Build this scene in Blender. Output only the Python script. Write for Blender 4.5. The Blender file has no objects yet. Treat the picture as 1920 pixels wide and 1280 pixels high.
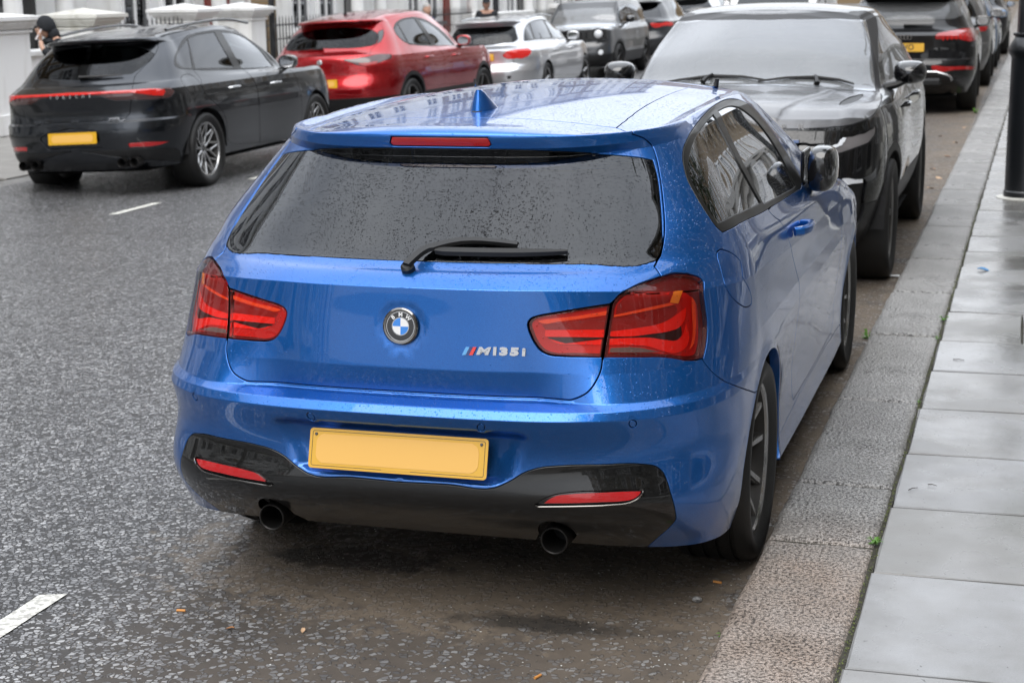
import bpy, bmesh, math, random
from mathutils import Vector, Matrix
from mathutils.geometry import delaunay_2d_cdt
R = math.radians
random.seed(7)
C = bpy.context.scene.collection
# ---------------------------------------------------------------- camera, sky, sun, exposure
cam_d = bpy.data.cameras.new('camera'); cam = bpy.data.objects.new('camera', cam_d); C.objects.link(cam)
def cam_axes(yaw, pitch, roll):
    f = Vector((-math.sin(yaw)*math.cos(pitch), math.cos(yaw)*math.cos(pitch), -math.sin(pitch)))
    r = Vector((math.cos(yaw), math.sin(yaw), 0)); u = r.cross(f)
    return r*math.cos(roll)+u*math.sin(roll), -r*math.sin(roll)+u*math.cos(roll), f
_r, _u, _f = cam_axes(0.29919379, 0.21093358, -0.0163879)
cam.matrix_world = Matrix(((_r.x, _u.x, -_f.x, 1.59408456), (_r.y, _u.y, -_f.y, -4.09216017), (_r.z, _u.z, -_f.z, 1.76781206), (0, 0, 0, 1)))
cam_d.sensor_width = 36; cam_d.lens = 3110.6/1920*36; cam_d.clip_end = 900; cam_d.clip_start = .1
cam_d.dof.use_dof = True; cam_d.dof.focus_distance = 4.6; cam_d.dof.aperture_fstop = 7.0
scene = bpy.context.scene; scene.camera = cam
scene.render.engine = 'CYCLES'
scene.cycles.max_bounces = 8; scene.cycles.transparent_max_bounces = 10; scene.cycles.glossy_bounces = 4
scene.cycles.use_denoising = True
SUN_EL, SUN_AZ = 50, 178
world = bpy.data.worlds.new('World'); scene.world = world; world.use_nodes = True
wn = world.node_tree.nodes; wl = world.node_tree.links; wn.clear()
wo = wn.new('ShaderNodeOutputWorld'); bg = wn.new('ShaderNodeBackground'); bg.inputs['Strength'].default_value = .10
sky = wn.new('ShaderNodeTexSky'); sky.sky_type = 'NISHITA'; sky.sun_disc = False
sky.sun_elevation = R(SUN_EL); sky.sun_rotation = R(SUN_AZ); sky.air_density = 1.2; sky.dust_density = 3
tc = wn.new('ShaderNodeTexCoord'); mp = wn.new('ShaderNodeMapping'); mp.inputs['Scale'].default_value = (1, 1, 2.2)
no = wn.new('ShaderNodeTexNoise'); no.inputs['Scale'].default_value = 1.6; no.inputs['Detail'].default_value = 5
cr = wn.new('ShaderNodeValToRGB'); cr.color_ramp.elements[0].position = .3; cr.color_ramp.elements[1].position = .72
cr.color_ramp.elements[0].color = (9.5, 10.1, 11.2, 1); cr.color_ramp.elements[1].color = (15.8, 16.3, 17.0, 1)
mx = wn.new('ShaderNodeMix'); mx.data_type = 'RGBA'; mx.inputs[0].default_value = .88
wl.new(tc.outputs['Generated'], mp.inputs[0]); wl.new(mp.outputs[0], no.inputs['Vector']); wl.new(no.outputs['Fac'], cr.inputs[0])
# an overcast sky is about half as bright at the horizon as overhead
sp_ = wn.new('ShaderNodeSeparateXYZ'); wl.new(tc.outputs['Generated'], sp_.inputs[0]); mr = wn.new('ShaderNodeMapRange'); mr.inputs['From Min'].default_value = 0; mr.inputs['From Max'].default_value = 1
mr.inputs['To Min'].default_value = .52; mr.inputs['To Max'].default_value = 1.16; wl.new(sp_.outputs[2], mr.inputs['Value'])
mg = wn.new('ShaderNodeVectorMath'); mg.operation = 'SCALE'; wl.new(cr.outputs[0], mg.inputs[0]); wl.new(mr.outputs[0], mg.inputs['Scale'])
wl.new(sky.outputs[0], mx.inputs[6]); wl.new(mg.outputs[0], mx.inputs[7]); wl.new(mx.outputs[2], bg.inputs['Color']); wl.new(bg.outputs[0], wo.inputs[0])
sun_d = bpy.data.lights.new('sun', 'SUN'); sun_d.energy = 1.2; sun_d.angle = R(50); sun_d.color = (1, .97, .93)
sun = bpy.data.objects.new('sun', sun_d); C.objects.link(sun)
sd = Vector((math.sin(R(SUN_AZ))*math.cos(R(SUN_EL)), math.cos(R(SUN_AZ))*math.cos(R(SUN_EL)), math.sin(R(SUN_EL))))
sun.rotation_euler = sd.to_track_quat('Z', 'Y').to_euler()
scene.view_settings.view_transform = 'Standard'; scene.view_settings.look = 'None'
scene.view_settings.exposure = 0.78; scene.view_settings.gamma = 1
# ---------------------------------------------------------------- car surface library
import numpy as np
def sstep(a, b, x):
    t = np.clip((x-a)/(b-a), 0, 1); return t*t*(3-2*t)
def nodes(n, y):
    """smooth curve through a few (position, value) nodes"""
    if not isinstance(n, (list, tuple)): return np.full_like(y, float(n))
    p = np.array([a for a, _ in n], float); v = np.array([b for _, b in n], float)
    if len(p) == 1: return np.full_like(y, v[0])
    m = np.gradient(v, p) if len(p) > 2 else np.full(2, (v[1]-v[0])/(p[1]-p[0]))
    yy = np.clip(y, p[0], p[-1]); i = np.clip(np.searchsorted(p, yy, side='right')-1, 0, len(p)-2)
    h = p[i+1]-p[i]; t = (yy-p[i])/h
    return ((2*t**3-3*t**2+1)*v[i]+(t**3-2*t**2+t)*h*m[i]+(-2*t**3+3*t**2)*v[i+1]+(t**3-t**2)*h*m[i+1])
def ring(yr, zr, yc, n, w, z, yf, zf, ycf, nf, crease=False, rf=None, ff=None):
    return dict(yr=yr, zr=zr, yc=yc, n=n, w=w, z=z, yf=yf, zf=zf, ycf=ycf, nf=nf, crease=crease, rf=rf, ff=ff)
def _arc(w, yc, yr, n, zc, zr, k, f):
    th = np.linspace(0, np.pi/2, 400)
    x = w*np.sin(th)**(2/n); y = yc-(yc-yr)*np.cos(th)**(2/n)
    s = np.concatenate([[0], np.cumsum(np.hypot(np.diff(x), np.diff(y)))]); u = np.linspace(0, s[-1], k+1)
    x = np.interp(u, s, x); y = np.interp(u, s, y)
    z = zr+(zc-zr)*sstep(.25, 1, u/s[-1])
    if f is not None: y = y+f(x)
    return np.stack([x, y, z], 1)
NR, NS, NF = 14, 20, 12
def ring_pts(r):
    yc, ycf = r['yc'], r['ycf']
    wc = nodes(r['w'], np.array([yc, ycf])); zc = nodes(r['z'], np.array([yc, ycf]))
    a = _arc(wc[0], yc, r['yr'], r['n'], zc[0], r['zr'], NR, r['rf'])
    ys = np.linspace(yc, ycf, NS+1)[1:-1]
    b = np.stack([nodes(r['w'], ys), ys, nodes(r['z'], ys)], 1)
    c = _arc(wc[1], -ycf, -r['yf'], r['nf'], zc[1], r['zf'], NF, None); c[:, 1] *= -1
    if r['ff'] is not None: c[:, 1] += r['ff'](c[:, 0])
    return np.concatenate([a, b, c[::-1]], 0)
class Surf:
    def __init__(s, rings, deform=None):
        s.P = np.array([ring_pts(r) for r in rings])          # rows x cols x 3
        s.cr = [r['crease'] for r in rings]
        s.deform = deform
        P = s.P; da = np.linalg.norm(np.diff(P[:max(4, len(P)//2)], axis=1), axis=2).mean(0); db = np.linalg.norm(np.diff(P, axis=0), axis=2)
        db = np.percentile(db, 60, axis=1)
        s.A = np.concatenate([[0], np.cumsum(np.maximum(da, .02))]); s.B = np.concatenate([[0], np.cumsum(np.maximum(db, .008))])
        B = s.B; n = len(B); d = np.diff(P, axis=0)/np.diff(B)[:, None, None]
        s.mL = np.zeros_like(P); s.mR = np.zeros_like(P)
        for j in range(n):
            if j == 0: s.mR[0] = d[0]; s.mL[0] = d[0]
            elif j == n-1: s.mL[j] = s.mR[j] = d[j-1]
            else:
                h0, h1 = B[j]-B[j-1], B[j+1]-B[j]
                if s.cr[j]: s.mL[j] = d[j-1]; s.mR[j] = d[j]
                else:
                    m = (d[j-1]*h1+d[j]*h0)/(h0+h1)
                    lim = 2.2*np.minimum(abs(d[j-1]), abs(d[j])); same = d[j-1]*d[j] > 0
                    m = np.where(same, np.clip(m, -lim, lim), m*.35)
                    s.mL[j] = s.mR[j] = m
    def ev(s, a, b, raw=False):
        a = np.clip(np.asarray(a, float), 0, s.A[-1]); b = np.clip(np.asarray(b, float), 0, s.B[-1])
        j = np.clip(np.searchsorted(s.B, b, side='right')-1, 0, len(s.B)-2)
        h = s.B[j+1]-s.B[j]; t = ((b-s.B[j])/h)[..., None]; h = h[..., None]
        i = np.clip(np.searchsorted(s.A, a, side='right')-1, 0, len(s.A)-2)
        def col(c):
            return ((2*t**3-3*t**2+1)*s.P[j, c]+(t**3-2*t**2+t)*h*s.mR[j, c]+(-2*t**3+3*t**2)*s.P[j+1, c]+(t**3-t**2)*h*s.mL[j+1, c])
        n = len(s.A); c0, c1, c2, c3 = np.maximum(i-1, 0), i, i+1, np.minimum(i+2, n-1)
        p0, p1, p2, p3 = col(c0), col(c1), col(c2), col(c3)
        A = s.A; H = (A[c2]-A[c1])[..., None]; u = ((a-A[c1])[..., None])/H
        mi = (i == 0)[..., None]; la = (i == n-2)[..., None]
        sx = np.array([-1., 1, 1])                            # mirror symmetry at both centre lines
        g0 = np.where(mi, (p2-p1*0-(p2*sx))/(2*H), (p2-p0)/np.maximum(A[c2]-A[c0], 1e-9)[..., None])
        g1 = np.where(la, (p1*sx-p1)/(2*H), (p3-p1)/np.maximum(A[c3]-A[c1], 1e-9)[..., None])
        p = ((2*u**3-3*u**2+1)*p1+(u**3-2*u**2+u)*H*g0+(-2*u**3+3*u**2)*p2+(u**3-u**2)*H*g1)
        if s.deform is not None and not raw: p = s.deform(p, a, b)
        return p
    def samples(s):
        if not hasattr(s, '_sm'):
            a = np.linspace(0, s.A[-1], 420); b = np.linspace(0, s.B[-1], 240)
            AA, BB = np.meshgrid(a, b); Q = s.ev(AA, BB, raw=True)
            da = np.gradient(Q, axis=1); dbb = np.gradient(Q, axis=0); N = np.cross(da, dbb)
            N /= np.linalg.norm(N, axis=2, keepdims=True)+1e-12
            s._sm = (AA, BB, Q, N)
        return s._sm
    def inv(s, pts, view):
        """(a, b) of points given in a view: R rear (x,z), S side (y,z), F front (x,z), T top (x,y)"""
        AA, BB, Q, N = s.samples()
        ax = {'R': (0, 2), 'F': (0, 2), 'S': (1, 2), 'T': (0, 1)}[view]
        ok = {'R': N[..., 1] < -.12, 'F': N[..., 1] > .12, 'S': N[..., 0] > .25, 'T': N[..., 2] > .25}[view]
        a, b, q = AA[ok], BB[ok], Q[ok][:, ax]
        out = []
        for p in pts:
            k = np.argmin(((q-p)**2).sum(1)); x = np.array([a[k], b[k]])
            for _ in range(8):
                e = 1e-4; f = s.ev(x[0], x[1], raw=True)[list(ax)]
                J = np.stack([(s.ev(x[0]+e, x[1], raw=True)[list(ax)]-f)/e, (s.ev(x[0], x[1]+e, raw=True)[list(ax)]-f)/e], 1)
                try: st = np.linalg.solve(J.T@J+1e-6*np.eye(2), J.T@(np.array(p)-f))
                except Exception: break
                x = x+np.clip(st, -.03, .03)
                x = np.array([min(max(x[0], 0), s.A[-1]), min(max(x[1], 0), s.B[-1])])
            if np.linalg.norm(s.ev(x[0], x[1], raw=True)[list(ax)]-p) > np.sqrt(((q[k]-p)**2).sum())+1e-6: x = np.array([a[k], b[k]])
            out.append(x)
        return np.array(out)
def inpoly(P, poly):
    x, y = P[:, 0], P[:, 1]; r = np.zeros(len(P), bool); n = len(poly); j = n-1
    for i in range(n):
        xi, yi = poly[i]; xj, yj = poly[j]
        c = ((yi > y) != (yj > y))
        if c.any():
            with np.errstate(divide='ignore', invalid='ignore'):
                r ^= c & (x < (xj-xi)*(y-yi)/((yj-yi) if yj != yi else 1e-12)+xi)
        j = i
    return r
def smooth_loop(pts, k=6, closed=True):
    """rounded closed outline through points; a point given twice stays a sharp corner"""
    pts = [tuple(p) for p in pts]; P = []; sharp = []
    for p in pts:
        if P and P[-1] == p: sharp[-1] = True
        else: P.append(p); sharp.append(False)
    P = np.array(P, float); n = len(P); out = []
    for i in range(n if closed else n-1):
        p0, p1, p2, p3 = P[(i-1) % n], P[i], P[(i+1) % n], P[(i+2) % n]
        if not closed:
            if i == 0: p0 = p1
            if i == n-2: p3 = p2
        d = max(np.linalg.norm(p2-p1), 1e-9)
        def tan(a, b, c):
            l1, l2 = max(np.linalg.norm(b-a), 1e-9), max(np.linalg.norm(c-b), 1e-9)
            return ((b-a)/l1*l2+(c-b)/l2*l1)/(l1+l2)*d
        m1 = (p2-p1) if sharp[i] else tan(p0, p1, p2); m2 = (p2-p1) if sharp[(i+1) % n] else tan(p1, p2, p3)
        for t in np.linspace(0, 1, k, endpoint=False):
            out.append((2*t**3-3*t**2+1)*p1+(t**3-2*t**2+t)*m1+(-2*t**3+3*t**2)*p2+(t**3-t**2)*m2)
    if not closed: out.append(P[-1])
    return np.array(out)
# ---------------------------------------------------------------- object helpers
def tag(o, label=None, cat=None, group=None, kind=None):
    if label: o['label'] = label
    if cat: o['category'] = cat
    if group: o['group'] = group
    if kind: o['kind'] = kind
    return o
def empty(name, loc=(0, 0, 0), rz=0, parent=None, ry=0):
    o = bpy.data.objects.new(name, None); C.objects.link(o); o.location = loc; o.rotation_euler = (0, ry, rz)
    o.empty_display_size = .1
    if parent: o.parent = parent
    return o
def mesh(name, v, f, mat=None, parent=None, smooth=False, normals=None, loc=None, rot=None):
    me = bpy.data.meshes.new(name)
    v = np.asarray(v, np.float32).reshape(-1, 3)
    if isinstance(f, np.ndarray):
        k = f.shape[1]; me.vertices.add(len(v)); me.vertices.foreach_set('co', v.ravel())
        me.loops.add(f.size); me.loops.foreach_set('vertex_index', f.ravel().astype(np.int32))
        me.polygons.add(len(f)); me.polygons.foreach_set('loop_start', np.arange(0, f.size, k, dtype=np.int32))
        me.update(calc_edges=True)
    else: me.from_pydata([tuple(map(float, p)) for p in v], [], f); me.update()
    if smooth or normals is not None: me.polygons.foreach_set('use_smooth', [True]*len(me.polygons))
    if normals is not None: me.normals_split_custom_set_from_vertices([tuple(n) for n in normals])
    if mat: me.materials.append(mat)
    return link(name, me, parent, loc, rot)
def link(name, me, parent=None, loc=None, rot=None):
    o = bpy.data.objects.new(name, me); C.objects.link(o)
    if parent: o.parent = parent
    if loc is not None: o.location = loc
    if rot is not None: o.rotation_euler = rot
    return o
def copy_tree(o, parent=None):
    c = o.copy(); C.objects.link(c); c.parent = parent
    for ch in KIDS.get(o.name, [x for x in o.children]): copy_tree(ch, c)
    return c
KIDS = {}
class MB:
    """collects simple solids into one mesh"""
    def __init__(s): s.v = []; s.f = []
    def add(s, v, f):
        n = len(s.v); s.v += [tuple(map(float, p)) for p in v]; s.f += [[i+n for i in q] for q in f]; return s
    def box(s, c, d, bev=0, M=None):
        x, y, z = [k/2 for k in d]; V = []
        if bev <= 0:
            V = [Vector((sx*x, sy*y, sz*z)) for sz in (-1, 1) for sy in (-1, 1) for sx in (-1, 1)]
            F = [[0, 2, 3, 1], [4, 5, 7, 6], [0, 1, 5, 4], [2, 6, 7, 3], [0, 4, 6, 2], [1, 3, 7, 5]]
        else:
            b = min(bev, x*.99, y*.99, z*.99); idx = {}
            for sz in (-1, 1):
                for sy in (-1, 1):
                    for sx in (-1, 1):
                        for k, o in enumerate(((x, y-b, z-b), (x-b, y, z-b), (x-b, y-b, z))):
                            idx[(sx, sy, sz, k)] = len(V); V.append(Vector((sx*o[0], sy*o[1], sz*o[2])))
            F = []
            g = lambda a, k: idx[(a[0], a[1], a[2], k)]
            for k in range(3):
                for sg in (-1, 1):
                    o = [i for i in range(3) if i != k]
                    q = []
                    for a, b_ in ((-1, -1), (1, -1), (1, 1), (-1, 1)):
                        t = [0, 0, 0]; t[k] = sg; t[o[0]] = a; t[o[1]] = b_; q.append(g(t, k))
                    if (sg > 0) == (k == 1): q.reverse()
                    F.append(q)
            for k in range(3):                                # edge bevels, along axis k
                o = [i for i in range(3) if i != k]
                for a in (-1, 1):
                    for b_ in (-1, 1):
                        t0 = [0, 0, 0]; t1 = [0, 0, 0]; t0[k] = -1; t1[k] = 1
                        for t in (t0, t1): t[o[0]] = a; t[o[1]] = b_
                        q = [g(t0, o[0]), g(t1, o[0]), g(t1, o[1]), g(t0, o[1])]; F.append(q)
            for sz in (-1, 1):
                for sy in (-1, 1):
                    for sx in (-1, 1): F.append([g((sx, sy, sz), k) for k in range(3)])
            for q in F:                                       # orient outward
                a, b2, c2 = V[q[0]], V[q[1]], V[q[2]]; n = (b2-a).cross(c2-a); m = sum((V[i] for i in q), Vector())/len(q)
                if n.dot(m) < 0: q.reverse()
        M = M or Matrix.Identity(4)
        return s.add([M @ (p+Vector(c)) for p in V], F)
    def lathe(s, prof, seg=24, axis='Z', M=None, close=False):
        V = []; n = len(prof)
        for i in range(seg):
            a = 2*math.pi*i/seg; c, sn = math.cos(a), math.sin(a)
            for r, h in prof:
                V.append({'Z': (r*c, r*sn, h), 'X': (h, r*c, r*sn), 'Y': (r*sn, h, r*c)}[axis])
        F = [[i*n+k, ((i+1) % seg)*n+k, ((i+1) % seg)*n+k+1, i*n+k+1] for i in range(seg) for k in range(n-1)]
        if M is not None: V = [M @ Vector(p) for p in V]
        return s.add(V, F)
    def tube(s, pts, r, seg=8, cap=True):
        pts = [Vector(p) for p in pts]; rs = r if isinstance(r, (list, tuple)) else [r]*len(pts)
        V = []; up = Vector((0, 0, 1))
        for i, p in enumerate(pts):
            t = (pts[min(i+1, len(pts)-1)]-pts[max(i-1, 0)]).normalized()
            a = t.cross(up if abs(t.dot(up)) < .95 else Vector((1, 0, 0))).normalized(); b = t.cross(a)
            for k in range(seg):
                w = 2*math.pi*k/seg; V.append(p+(a*math.cos(w)+b*math.sin(w))*rs[i])
        F = [[i*seg+k, i*seg+(k+1) % seg, (i+1)*seg+(k+1) % seg, (i+1)*seg+k] for i in range(len(pts)-1) for k in range(seg)]
        if cap: F += [list(range(seg))[::-1], [(len(pts)-1)*seg+k for k in range(seg)]]
        return s.add(V, F)
    def prism(s, poly, h0, h1, axis='Z', M=None):
        n = len(poly); f = {'Z': lambda p, h: (p[0], p[1], h), 'X': lambda p, h: (h, p[0], p[1]), 'Y': lambda p, h: (p[0], h, p[1])}[axis]
        V = [f(p, h0) for p in poly]+[f(p, h1) for p in poly]
        if M is not None: V = [M @ Vector(p) for p in V]
        F = [list(range(n)), [n+k for k in range(n)][::-1]]+[[k, (k+1) % n, n+(k+1) % n, n+k] for k in range(n)]
        return s.add(V, F)
    def ball(s, c, r, seg=16, rings=10, M=None):
        r = r if isinstance(r, (list, tuple)) else (r, r, r); V = []; F = []
        for i in range(rings+1):
            t = math.pi*i/rings
            for k in range(seg):
                a = 2*math.pi*k/seg; V.append(Vector((c[0]+r[0]*math.sin(t)*math.cos(a), c[1]+r[1]*math.sin(t)*math.sin(a), c[2]+r[2]*math.cos(t))))
        F = [[i*seg+k, (i+1)*seg+k, (i+1)*seg+(k+1) % seg, i*seg+(k+1) % seg] for i in range(rings) for k in range(seg)]
        if M is not None: V = [M @ p for p in V]
        return s.add(V, F)
    def build(s, name, mat, parent=None, smooth=False, sharp=35, loc=None, rot=None, fix=False):
        me = bpy.data.meshes.new(name); me.from_pydata(s.v, [], s.f); me.update()
        bm = bmesh.new(); bm.from_mesh(me); bmesh.ops.remove_doubles(bm, verts=bm.verts, dist=1e-6)
        if fix: bmesh.ops.recalc_face_normals(bm, faces=bm.faces)
        if smooth:
            for fc in bm.faces: fc.smooth = True
            for e in bm.edges:
                if len(e.link_faces) == 2 and e.calc_face_angle(0) > R(sharp): e.smooth = False
        bm.to_mesh(me); bm.free()
        if mat: me.materials.append(mat)
        return link(name, me, parent, loc, rot)
def text_vf(s, size, ext, shear=0, bold=0, res=2):
    cu = bpy.data.curves.new('t', 'FONT'); cu.body = s; cu.size = size; cu.extrude = ext; cu.shear = shear; cu.offset = bold; cu.resolution_u = res
    cu.align_x = 'CENTER'; cu.align_y = 'CENTER'
    o = bpy.data.objects.new('t', cu); C.objects.link(o); dg = bpy.context.evaluated_depsgraph_get(); dg.update()
    me = bpy.data.meshes.new_from_object(o.evaluated_get(dg)); bpy.data.objects.remove(o)
    v = [p.co.copy() for p in me.vertices]; f = [list(p.vertices) for p in me.polygons]; bpy.data.meshes.remove(me)
    return v, f
# ---------------------------------------------------------------- materials
class NT:
    def __init__(s, name):
        s.m = bpy.data.materials.new(name); s.m.use_nodes = True; s.n = s.m.node_tree.nodes; s.l = s.m.node_tree.links
        s.b = s.n['Principled BSDF']; s.out = s.n['Material Output']; s._c = None
    def co(s, kind='Object', scale=None):
        if s._c is None: s._c = s.n.new('ShaderNodeTexCoord')
        o = s._c.outputs[kind]
        if scale is not None:
            mp = s.n.new('ShaderNodeMapping'); mp.inputs['Scale'].default_value = scale; s.l.new(o, mp.inputs[0]); o = mp.outputs[0]
        return o
    def noise(s, sc, det=3, vec=None, rough=.5, out='Fac'):
        n = s.n.new('ShaderNodeTexNoise'); n.inputs['Scale'].default_value = sc; n.inputs['Detail'].default_value = det; n.inputs['Roughness'].default_value = rough
        s.l.new(vec or s.co(), n.inputs['Vector']); return n.outputs[out]
    def vor(s, sc, vec=None, feat='F1', out='Distance', rand=1):
        n = s.n.new('ShaderNodeTexVoronoi'); n.feature = feat; n.inputs['Scale'].default_value = sc; n.inputs['Randomness'].default_value = rand
        s.l.new(vec or s.co(), n.inputs['Vector']); return n.outputs[out]
    def ramp(s, fac, st):
        n = s.n.new('ShaderNodeValToRGB'); e = n.color_ramp.elements
        while len(e) < len(st): e.new(.5)
        for k, (p, c) in enumerate(st): e[k].position = p; e[k].color = (*(c if isinstance(c, (tuple, list)) else (c, c, c)), 1)
        s.l.new(fac, n.inputs[0]); return n.outputs[0]
    def mix(s, f, a, b, mode='MIX'):
        n = s.n.new('ShaderNodeMix'); n.data_type = 'RGBA'; n.blend_type = mode
        for i, x in ((0, f), (6, a), (7, b)):
            if hasattr(x, 'is_linked'): s.l.new(x, n.inputs[i])
            else: n.inputs[i].default_value = x if i == 0 else ((*x, 1) if isinstance(x, (tuple, list)) else (x, x, x, 1))
        return n.outputs[2]
    def math(s, op, a, b=0., c=None, clamp=False):
        n = s.n.new('ShaderNodeMath'); n.operation = op; n.use_clamp = clamp
        for i, x in enumerate((a, b, c)):
            if x is None: continue
            if hasattr(x, 'is_linked'): s.l.new(x, n.inputs[i])
            else: n.inputs[i].default_value = x
        return n.outputs[0]
    def bump(s, h, st=.5, dist=.01, nrm=None):
        n = s.n.new('ShaderNodeBump'); n.inputs['Strength'].default_value = st; n.inputs['Distance'].default_value = dist
        s.l.new(h, n.inputs['Height'])
        if nrm is not None: s.l.new(nrm, n.inputs['Normal'])
        return n.outputs[0]
    def sep(s, vec=None):
        n = s.n.new('ShaderNodeSeparateXYZ'); s.l.new(vec or s.co(), n.inputs[0]); return n.outputs
    def set(s, **k):
        for a, x in k.items():
            i = s.b.inputs[a.replace('_', ' ')]
            if hasattr(x, 'is_linked'): s.l.new(x, i)
            elif i.type == 'RGBA': i.default_value = (*x, 1) if len(x) == 3 else x
            else: i.default_value = x
        return s
def simple(name, col, rough=.5, metal=0, var=.12, vs=6, bump=0, bs=40, bd=.004, coat=0, spec=.5):
    t = NT(name); f = t.noise(vs, 4)
    c = t.mix(f, tuple(x*(1-var) for x in col), tuple(min(1, x*(1+var)) for x in col)); t.set(Base_Color=c, Roughness=rough, Metallic=metal)
    t.b.inputs['Specular IOR Level'].default_value = spec
    if coat: t.set(Coat_Weight=coat, Coat_Roughness=.04)
    if bump: t.set(Normal=t.bump(t.noise(bs, 4), bump, bd))
    return t.m
def drops_height(t, scale=150, keep=.35, vec=None, mod=None):
    """height of separate water beads: round caps in some cells of a cell pattern"""
    v = vec or t.co()
    d = t.vor(scale, v); col = t.vor(scale, v, out='Color')
    s = t.n.new('ShaderNodeSeparateColor'); t.l.new(col, s.inputs[0])
    rad = t.math('MULTIPLY', t.math('SUBTRACT', s.outputs[0], 1-keep), .62/keep, clamp=False)
    if mod is not None: rad = t.math('MULTIPLY', rad, mod)
    h = t.math('DIVIDE', t.math('SUBTRACT', rad, d), .25, clamp=True)
    return t.math('POWER', h, .55), s.outputs[1]
def paint(name, col, metal=.5, rough=.32, drops=1, flake=True, dscale=170, col2=None, back=(.02, .02, .022), keep=.3, dirt=0):
    t = NT(name); c = col
    if flake:
        f = t.vor(1400, out='Color'); s = t.n.new('ShaderNodeSeparateColor'); t.l.new(f, s.inputs[0])
        c = t.mix(t.math('MULTIPLY', s.outputs[0], .35), col, col2 or tuple(min(1, x*1.9+.01) for x in col))
    if dirt:
        z = t.sep()[2]; dz = t.math('MULTIPLY', t.math('SUBTRACT', .62, z), 2.2, clamp=True)
        dn = t.math('MULTIPLY', t.math('MULTIPLY', dz, t.noise(9, 6)), dirt, clamp=True); c = t.mix(dn, c, (.10, .085, .07))
    t.set(Base_Color=c, Metallic=metal, Roughness=rough, Coat_Weight=1, Coat_Roughness=.02)
    if max(col) < .05: t.b.inputs['Specular IOR Level'].default_value = .15
    if drops:
        g = t.n.new('ShaderNodeNewGeometry'); nz = t.n.new('ShaderNodeSeparateXYZ'); t.l.new(g.outputs['Normal'], nz.inputs[0])
        mod = t.math('ADD', t.math('MULTIPLY', nz.outputs[2], .75, clamp=True), .42)
        mod = t.math('MULTIPLY', mod, t.math('ADD', t.math('MULTIPLY', t.noise(5, 3), .9), .5))
        h, _ = drops_height(t, dscale, keep, mod=mod); h2, _ = drops_height(t, dscale*2.1, keep*.8, mod=mod)
        hh = t.math('ADD', h, t.math('MULTIPLY', h2, .5))
        n1 = t.bump(hh, .5*drops, .0025); t.set(Normal=t.bump(hh, .25*drops, .0015), Coat_Normal=n1)
    b2 = t.n.new('ShaderNodeBsdfPrincipled'); b2.inputs['Base Color'].default_value = (*back, 1); b2.inputs['Roughness'].default_value = .8
    g2 = t.n.new('ShaderNodeNewGeometry'); mxs = t.n.new('ShaderNodeMixShader')
    t.l.new(g2.outputs['Backfacing'], mxs.inputs[0]); t.l.new(t.b.outputs[0], mxs.inputs[1]); t.l.new(b2.outputs[0], mxs.inputs[2]); t.l.new(mxs.outputs[0], t.out.inputs[0])
    return t.m
def glass(name, tint=(.35, .4, .38), drops=.6, dscale=150, keep=.3, refl=1.6, streak=False, rough=.015, film=0):
    """thin tinted pane: transparent with a Fresnel reflection, water beads in relief"""
    t = NT(name); t.n.remove(t.b)
    tr = t.n.new('ShaderNodeBsdfTransparent'); gl = t.n.new('ShaderNodeBsdfGlossy'); gl.inputs['Roughness'].default_value = rough
    gl.inputs['Color'].default_value = (.95, .97, 1, 1)
    fr = t.n.new('ShaderNodeFresnel'); fr.inputs['IOR'].default_value = 1.52
    ms = t.n.new('ShaderNodeMixShader'); tc_ = (*tint, 1); film_ = film; tr.inputs['Color'].default_value = tc_
    fac = t.math('MULTIPLY', fr.outputs[0], refl, clamp=True)
    if drops:
        mod = t.math('ADD', t.math('MULTIPLY', t.noise(4, 3), 1.0), .35)
        if streak:
            st = t.noise(1, 4, t.co('Object', (26, 1.5, 1.5))); mod = t.math('MULTIPLY', mod, t.math('ADD', t.math('MULTIPLY', st, 1.5), .15))
        h, _ = drops_height(t, dscale, keep, mod=mod); h2, _ = drops_height(t, dscale*2.2, keep*.7, mod=mod)
        n1 = t.bump(t.math('ADD', h, t.math('MULTIPLY', h2, .5)), drops, .003); t.l.new(n1, gl.inputs['Normal'])
        edge = t.math('MULTIPLY', h, .55); cm = t.mix(edge, tc_[:3], tuple(x*.35 for x in tint)); t.l.new(cm, tr.inputs['Color'])
    t.l.new(fac, ms.inputs[0]); t.l.new(tr.outputs[0], ms.inputs[1]); t.l.new(gl.outputs[0], ms.inputs[2]); last = ms.outputs[0]
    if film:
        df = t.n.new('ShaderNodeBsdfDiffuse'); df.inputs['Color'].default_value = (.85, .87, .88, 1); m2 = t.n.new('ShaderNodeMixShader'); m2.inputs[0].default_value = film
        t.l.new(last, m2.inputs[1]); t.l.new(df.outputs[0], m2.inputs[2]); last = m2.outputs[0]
    t.l.new(last, t.out.inputs[0])
    return t.m
def lens(name, tint, refl=1.3, drops=.4):
    return glass(name, tint, drops, 170, .2, refl)
M = {}
M['black_plastic'] = simple('black_plastic', (.007, .007, .0075), .42, bump=.15, bs=300, bd=.001)
M['gloss_black'] = simple('gloss_black', (.006, .006, .007), .12, coat=1)
M['rubber'] = simple('rubber', (.014, .014, .014), .62, bump=.2, bs=120, bd=.002)
M['tyre'] = simple('tyre', (.008, .0078, .0075), .55, var=.3, vs=9, bump=.3, bs=160, bd=.002)
M['chrome'] = simple('chrome', (.75, .75, .76), .08, 1, .03)
M['dark_chrome'] = simple('dark_chrome', (.22, .21, .20), .14, 1, .03)
M['alloy_dark'] = simple('alloy_dark', (.20, .195, .19), .28, .85, .2, 14, coat=.5)
M['alloy_bright'] = simple('alloy_bright', (.50, .50, .50), .25, .85, .12, 14, coat=.5)
M['dark'] = simple('dark', (.010, .010, .011), .85)
M['seat_cloth'] = simple('seat_cloth', (.022, .022, .024), .8)
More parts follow.
